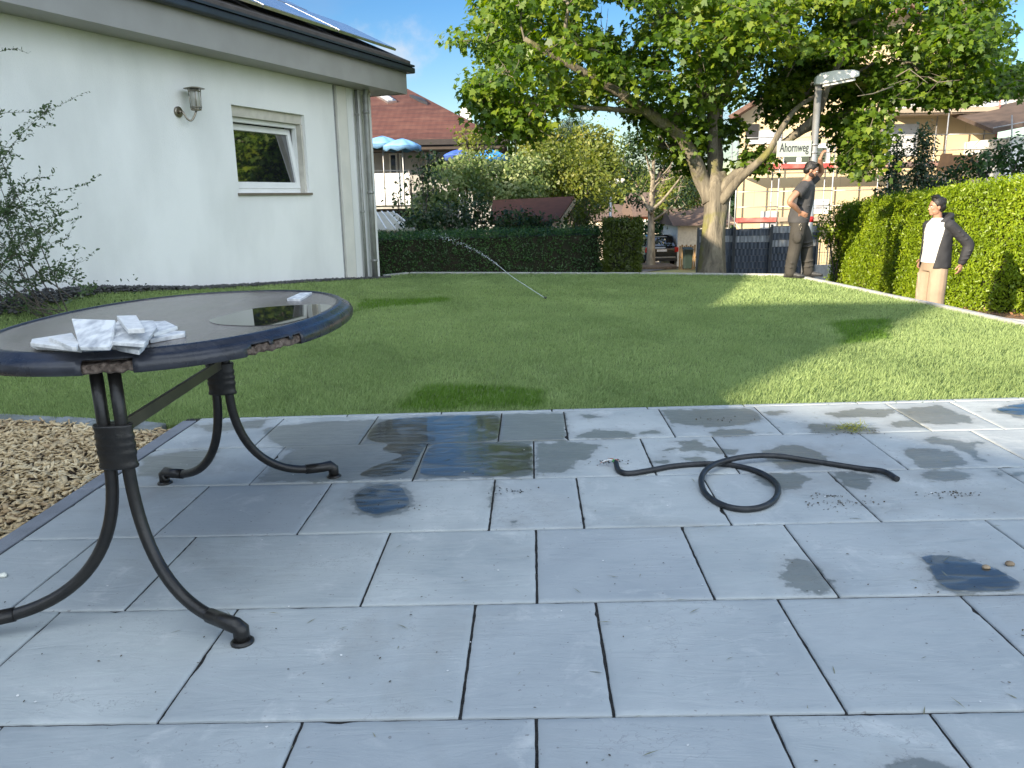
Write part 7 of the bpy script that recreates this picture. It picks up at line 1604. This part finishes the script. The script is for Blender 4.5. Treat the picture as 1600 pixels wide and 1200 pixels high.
def hair(c, Mx, root, quiff=0.0, n=1):
    def q_(x, y, z): return np.array(c)+Mx@np.array([x, y, z])
    mb = MB(); ball(mb, q_(-.022, 0, .047), .095, .083, .083, rot=Mx); ball(mb, q_(-.050, 0, -.005), .062, .078, .078, rot=Mx); ball(mb, q_(.005, 0, .094), .065, .062, .032, rot=Mx)
    ball(mb, q_(.016, 0, .096+quiff), .055, .056, .026+quiff*.5, rot=Mx)
    for s in (-1, 1): ball(mb, q_(-.012, s*.070, .030), .045, .014, .042, rot=Mx)
    r_ = random.Random(5)
    for k in range(46):
        a = r_.uniform(-1, 1); x = r_.uniform(-.10, .035); z = .085+.03*(1-abs(x)*6)+quiff*.8*(x > 0); mb.tube([q_(x, a*.06, z-.02), q_(x+.02, a*.062, z+.006), q_(x+.042, a*.06, z+.002)], [.010, .009, .004], 6)
    link('hair', remesh(mb, .006, 2, 'hair'), M_hair, root)
hair(hd, MH, P1)
mb = MB(); q_ = lambda x, y, z: hd+MH@V_(x, y, z)
ball(mb, q_(.058, 0, -.086), .034, .040, .026, rot=MH); 
for s in (-1, 1): ball(mb, q_(.022, s*.045, -.066), .040, .020, .034, rot=MH)
link('beard', remesh(mb, .006, 2, 'beard'), mat('beard_stubble', (.035, .022, .018), .8), P1)

# ---- young man in white T-shirt and open dark jacket standing on the street
m2p = Pg(1449, 10.15, gz(10.0)); m2z = gz(m2p[1])+.006
HD2 = R(180+14)
P2 = thing('person', 'young man in white T-shirt, open dark jacket and beige trousers before the thuja hedge', 'person', (m2p[0], m2p[1], m2z), HD2); P2.scale = (.945, .945, .945)
hip = V_(0, 0, .95); hd = V_(.055, .0, 1.655); MH = rotm(R(-20), R(2)); neck = V_(.03, 0, 1.50)
shL = V_(-.02, .185, 1.415); shR = V_(.0, -.185, 1.415)
elL = V_(-.25, .27, 1.17); wrL = V_(-.18, .27, .925); elR = V_(-.12, -.27, 1.17); wrR = V_(-.02, -.25, .95)
mb = MB()
rings(mb, [(hip-V_(0, 0, .10), V_(0, .15, 0), V_(.10, 0, 0)), (hip, V_(0, .165, 0), V_(.11, 0, 0)), (hip+V_(0, 0, .16), V_(0, .145, 0), V_(.10, 0, 0)), (V_(-.005, 0, 1.25), V_(0, .16, 0), V_(.11, 0, 0)), (V_(0, 0, 1.37), V_(0, .185, 0), V_(.105, 0, 0)), (V_(.01, 0, 1.45), V_(0, .13, 0), V_(.08, 0, 0)), (V_(.015, 0, 1.50), V_(0, .065, 0), V_(.06, 0, 0))])
limbt(mb, [V_(.012, 0, 1.46), V_(.025, 0, 1.52), hd-V_(.015, 0, .05)], [.058, .053, .052]); head(mb, hd, MH)
limbt(mb, [shL, (shL+elL)/2, elL, (elL+wrL)/2, wrL], [.055, .048, .042, .040, .028]); hand(mb, wrL, V_(.12, -.05, -1), V_(.3, -1, 0), 1, .55)
limbt(mb, [shR, (shR+elR)/2, elR, (elR+wrR)/2, wrR], [.055, .048, .042, .040, .028]); hand(mb, wrR, V_(.5, .1, -.8), V_(.2, 1, 0), -1, .5)
f1, f2_ = V_(.0, -.12, 0), V_(.02, .12, 0)
limbt(mb, [hip+V_(0, -.09, -.06), V_(.01, -.105, .70), V_(.01, -.11, .48), V_(0, -.12, .28), f1+V_(0, 0, .09)], [.085, .075, .055, .052, .038]); limbt(mb, [hip+V_(0, .09, -.06), V_(.02, .105, .70), V_(.03, .11, .48), V_(.02, .12, .28), f2_+V_(0, 0, .09)], [.085, .075, .055, .052, .038])
for ft in (f1, f2_): limbt(mb, [ft+V_(-.03, 0, .055), ft+V_(.06, 0, .042), ft+V_(.15, 0, .032)], [.022, .020, .014])
link('body', remesh(mb, .0065, 3), M_skin, P2); face_parts(hd, MH, P2); hair(hd, MH, P2, .022)
mb = MB(); rings(mb, [(V_(.01, 0, .93), V_(0, .185, 0), V_(.145, 0, 0)), (V_(.005, 0, 1.05), V_(0, .172, 0), V_(.140, 0, 0)), (V_(.0, 0, 1.20), V_(0, .178, 0), V_(.138, 0, 0)), (V_(.0, 0, 1.34), V_(0, .195, 0), V_(.130, 0, 0)), (V_(.01, 0, 1.43), V_(0, .165, 0), V_(.105, 0, 0)), (V_(.018, 0, 1.48), V_(0, .10, 0), V_(.078, 0, 0)), (V_(.025, 0, 1.51), V_(0, .066, 0), V_(.062, 0, 0))], 26)
for k in range(4): z = 1.0+k*.10; mb.tube([V_(.12, .12, z+.05), V_(.140, .02, z), V_(.12, -.11, z+.02)], [.006, .011, .005], 8)
link('tshirt', remesh(mb, .009, 3, 'tshirt'), mat('white_cotton', (.66, .65, .62), .85, c2=(.60, .59, .56), scale=6, bump=.5, bscale=9, detail=3), P2)
# jacket: open shell around the back and sides, front edges apart
M_jack = mat('dark_jacket', (.018, .018, .021), .75, c2=(.028, .028, .032), scale=5, bump=.6, bscale=8, detail=3)
mb = MB(); zs = [(.86, .205, .170, .60), (.88, .212, .175, .60), (1.0, .208, .170, .62), (1.15, .203, .163, .64), (1.30, .206, .158, .68), (1.40, .196, .142, .74), (1.46, .155, .122, .82), (1.495, .10, .095, .95)]
nj_ = 40; vin, vo = [], []
for (z, wy, wx, g_) in zs:
    for j in range(nj_+1):
        gl_ = g_+.42*min(1, max(0, (z-.80)/.55)); t = gl_+(2*math.pi-g_-gl_)*j/nj_; w_ = 1+.018*math.sin(9*t+z*7)
        vo.append((.0+wx*w_*math.cos(t)-.008, wy*w_*math.sin(t), z)); vin.append((.0+(wx-.012)*w_*math.cos(t)-.008, (wy-.012)*w_*math.sin(t), z))
m1_ = len(vo); nn_ = nj_+1; fs = []
for i in range(len(zs)-1):
    for j in range(nj_): fs += [(i*nn_+j, i*nn_+j+1, (i+1)*nn_+j+1, (i+1)*nn_+j), (m1_+i*nn_+j+1, m1_+i*nn_+j, m1_+(i+1)*nn_+j, m1_+(i+1)*nn_+j+1)]
    for j in (0, nj_): a_ = (i*nn_+j, (i+1)*nn_+j, m1_+(i+1)*nn_+j, m1_+i*nn_+j); fs.append(a_ if j else a_[::-1])
for i in (0, len(zs)-1):
    for j in range(nj_): a_ = (i*nn_+j, i*nn_+j+1, m1_+i*nn_+j+1, m1_+i*nn_+j); fs.append(a_[::-1] if i == 0 else a_)
mb.add(vo+vin, fs, True)
dL = (elL-shL)/np.linalg.norm(elL-shL); limbt(mb, [shL-dL*.02, (shL+elL)/2+V_(-.01, .005, 0), elL, (elL+wrL)/2+V_(-.005, .005, 0), wrL+V_(0, 0, .015)], [.072, .069, .070, .064, .047])
limbt(mb, [shR, (shR+elR)/2, elR, (elR+wrR)/2, wrR+V_(0, 0, .015)], [.072, .069, .068, .062, .047])
for a_, b_ in ((shL, elL), (elL, wrL)):
    for k in range(3): p = a_+(b_-a_)*(.3+.2*k); mb.tube([p+V_(-.07, .02, .02), p+V_(0, .075, 0), p+V_(.065, .02, -.02)], [.008, .012, .007], 8)
# hood lying on the back
ball(mb, V_(-.115, 0, 1.475), .075, .125, .055); limbt(mb, [V_(.045, .10, 1.46), V_(-.04, .125, 1.51), V_(-.12, .075, 1.535), V_(-.145, 0, 1.54), V_(-.12, -.075, 1.535), V_(-.04, -.125, 1.51), V_(.045, -.10, 1.46)], [.022, .034, .038, .038, .038, .034, .022], 10)
link('jacket', remesh(mb, .0075, 2, 'jacket'), M_jack, P2)
mb = MB(); rings(mb, [(V_(0, 0, 1.02), V_(0, .165, 0), V_(.118, 0, 0)), (V_(0, 0, .92), V_(0, .182, 0), V_(.135, 0, 0)), (V_(0, 0, .82), V_(0, .185, 0), V_(.132, 0, 0))], 22)
limbt(mb, [hip+V_(0, -.09, -.08), V_(.01, -.11, .68), V_(.01, -.115, .48), V_(0, -.12, .28), V_(0, -.12, .05)], [.112, .112, .110, .108, .104]); limbt(mb, [hip+V_(0, .09, -.08), V_(.02, .11, .68), V_(.03, .115, .48), V_(.02, .12, .28), V_(.02, .12, .05)], [.112, .112, .110, .108, .104])
for s in (-1, 1):
    for k in range(3): mb.tube([V_(.12, s*.12-.03, .80-.2*k), V_(.125, s*.12, .68-.2*k), V_(.115, s*.13, .55-.2*k)], [.006, .010, .006], 8)
link('trousers', remesh(mb, .009, 3, 'trousers'), mat('beige_trousers', (.33, .245, .17), .85, c2=(.27, .20, .14), scale=5, bump=.5, bscale=9, detail=3), P2)
shoes(P2, [(f1, R(-8)), (f2_, R(8))], mat('white_trainer', (.55, .54, .52), .6))
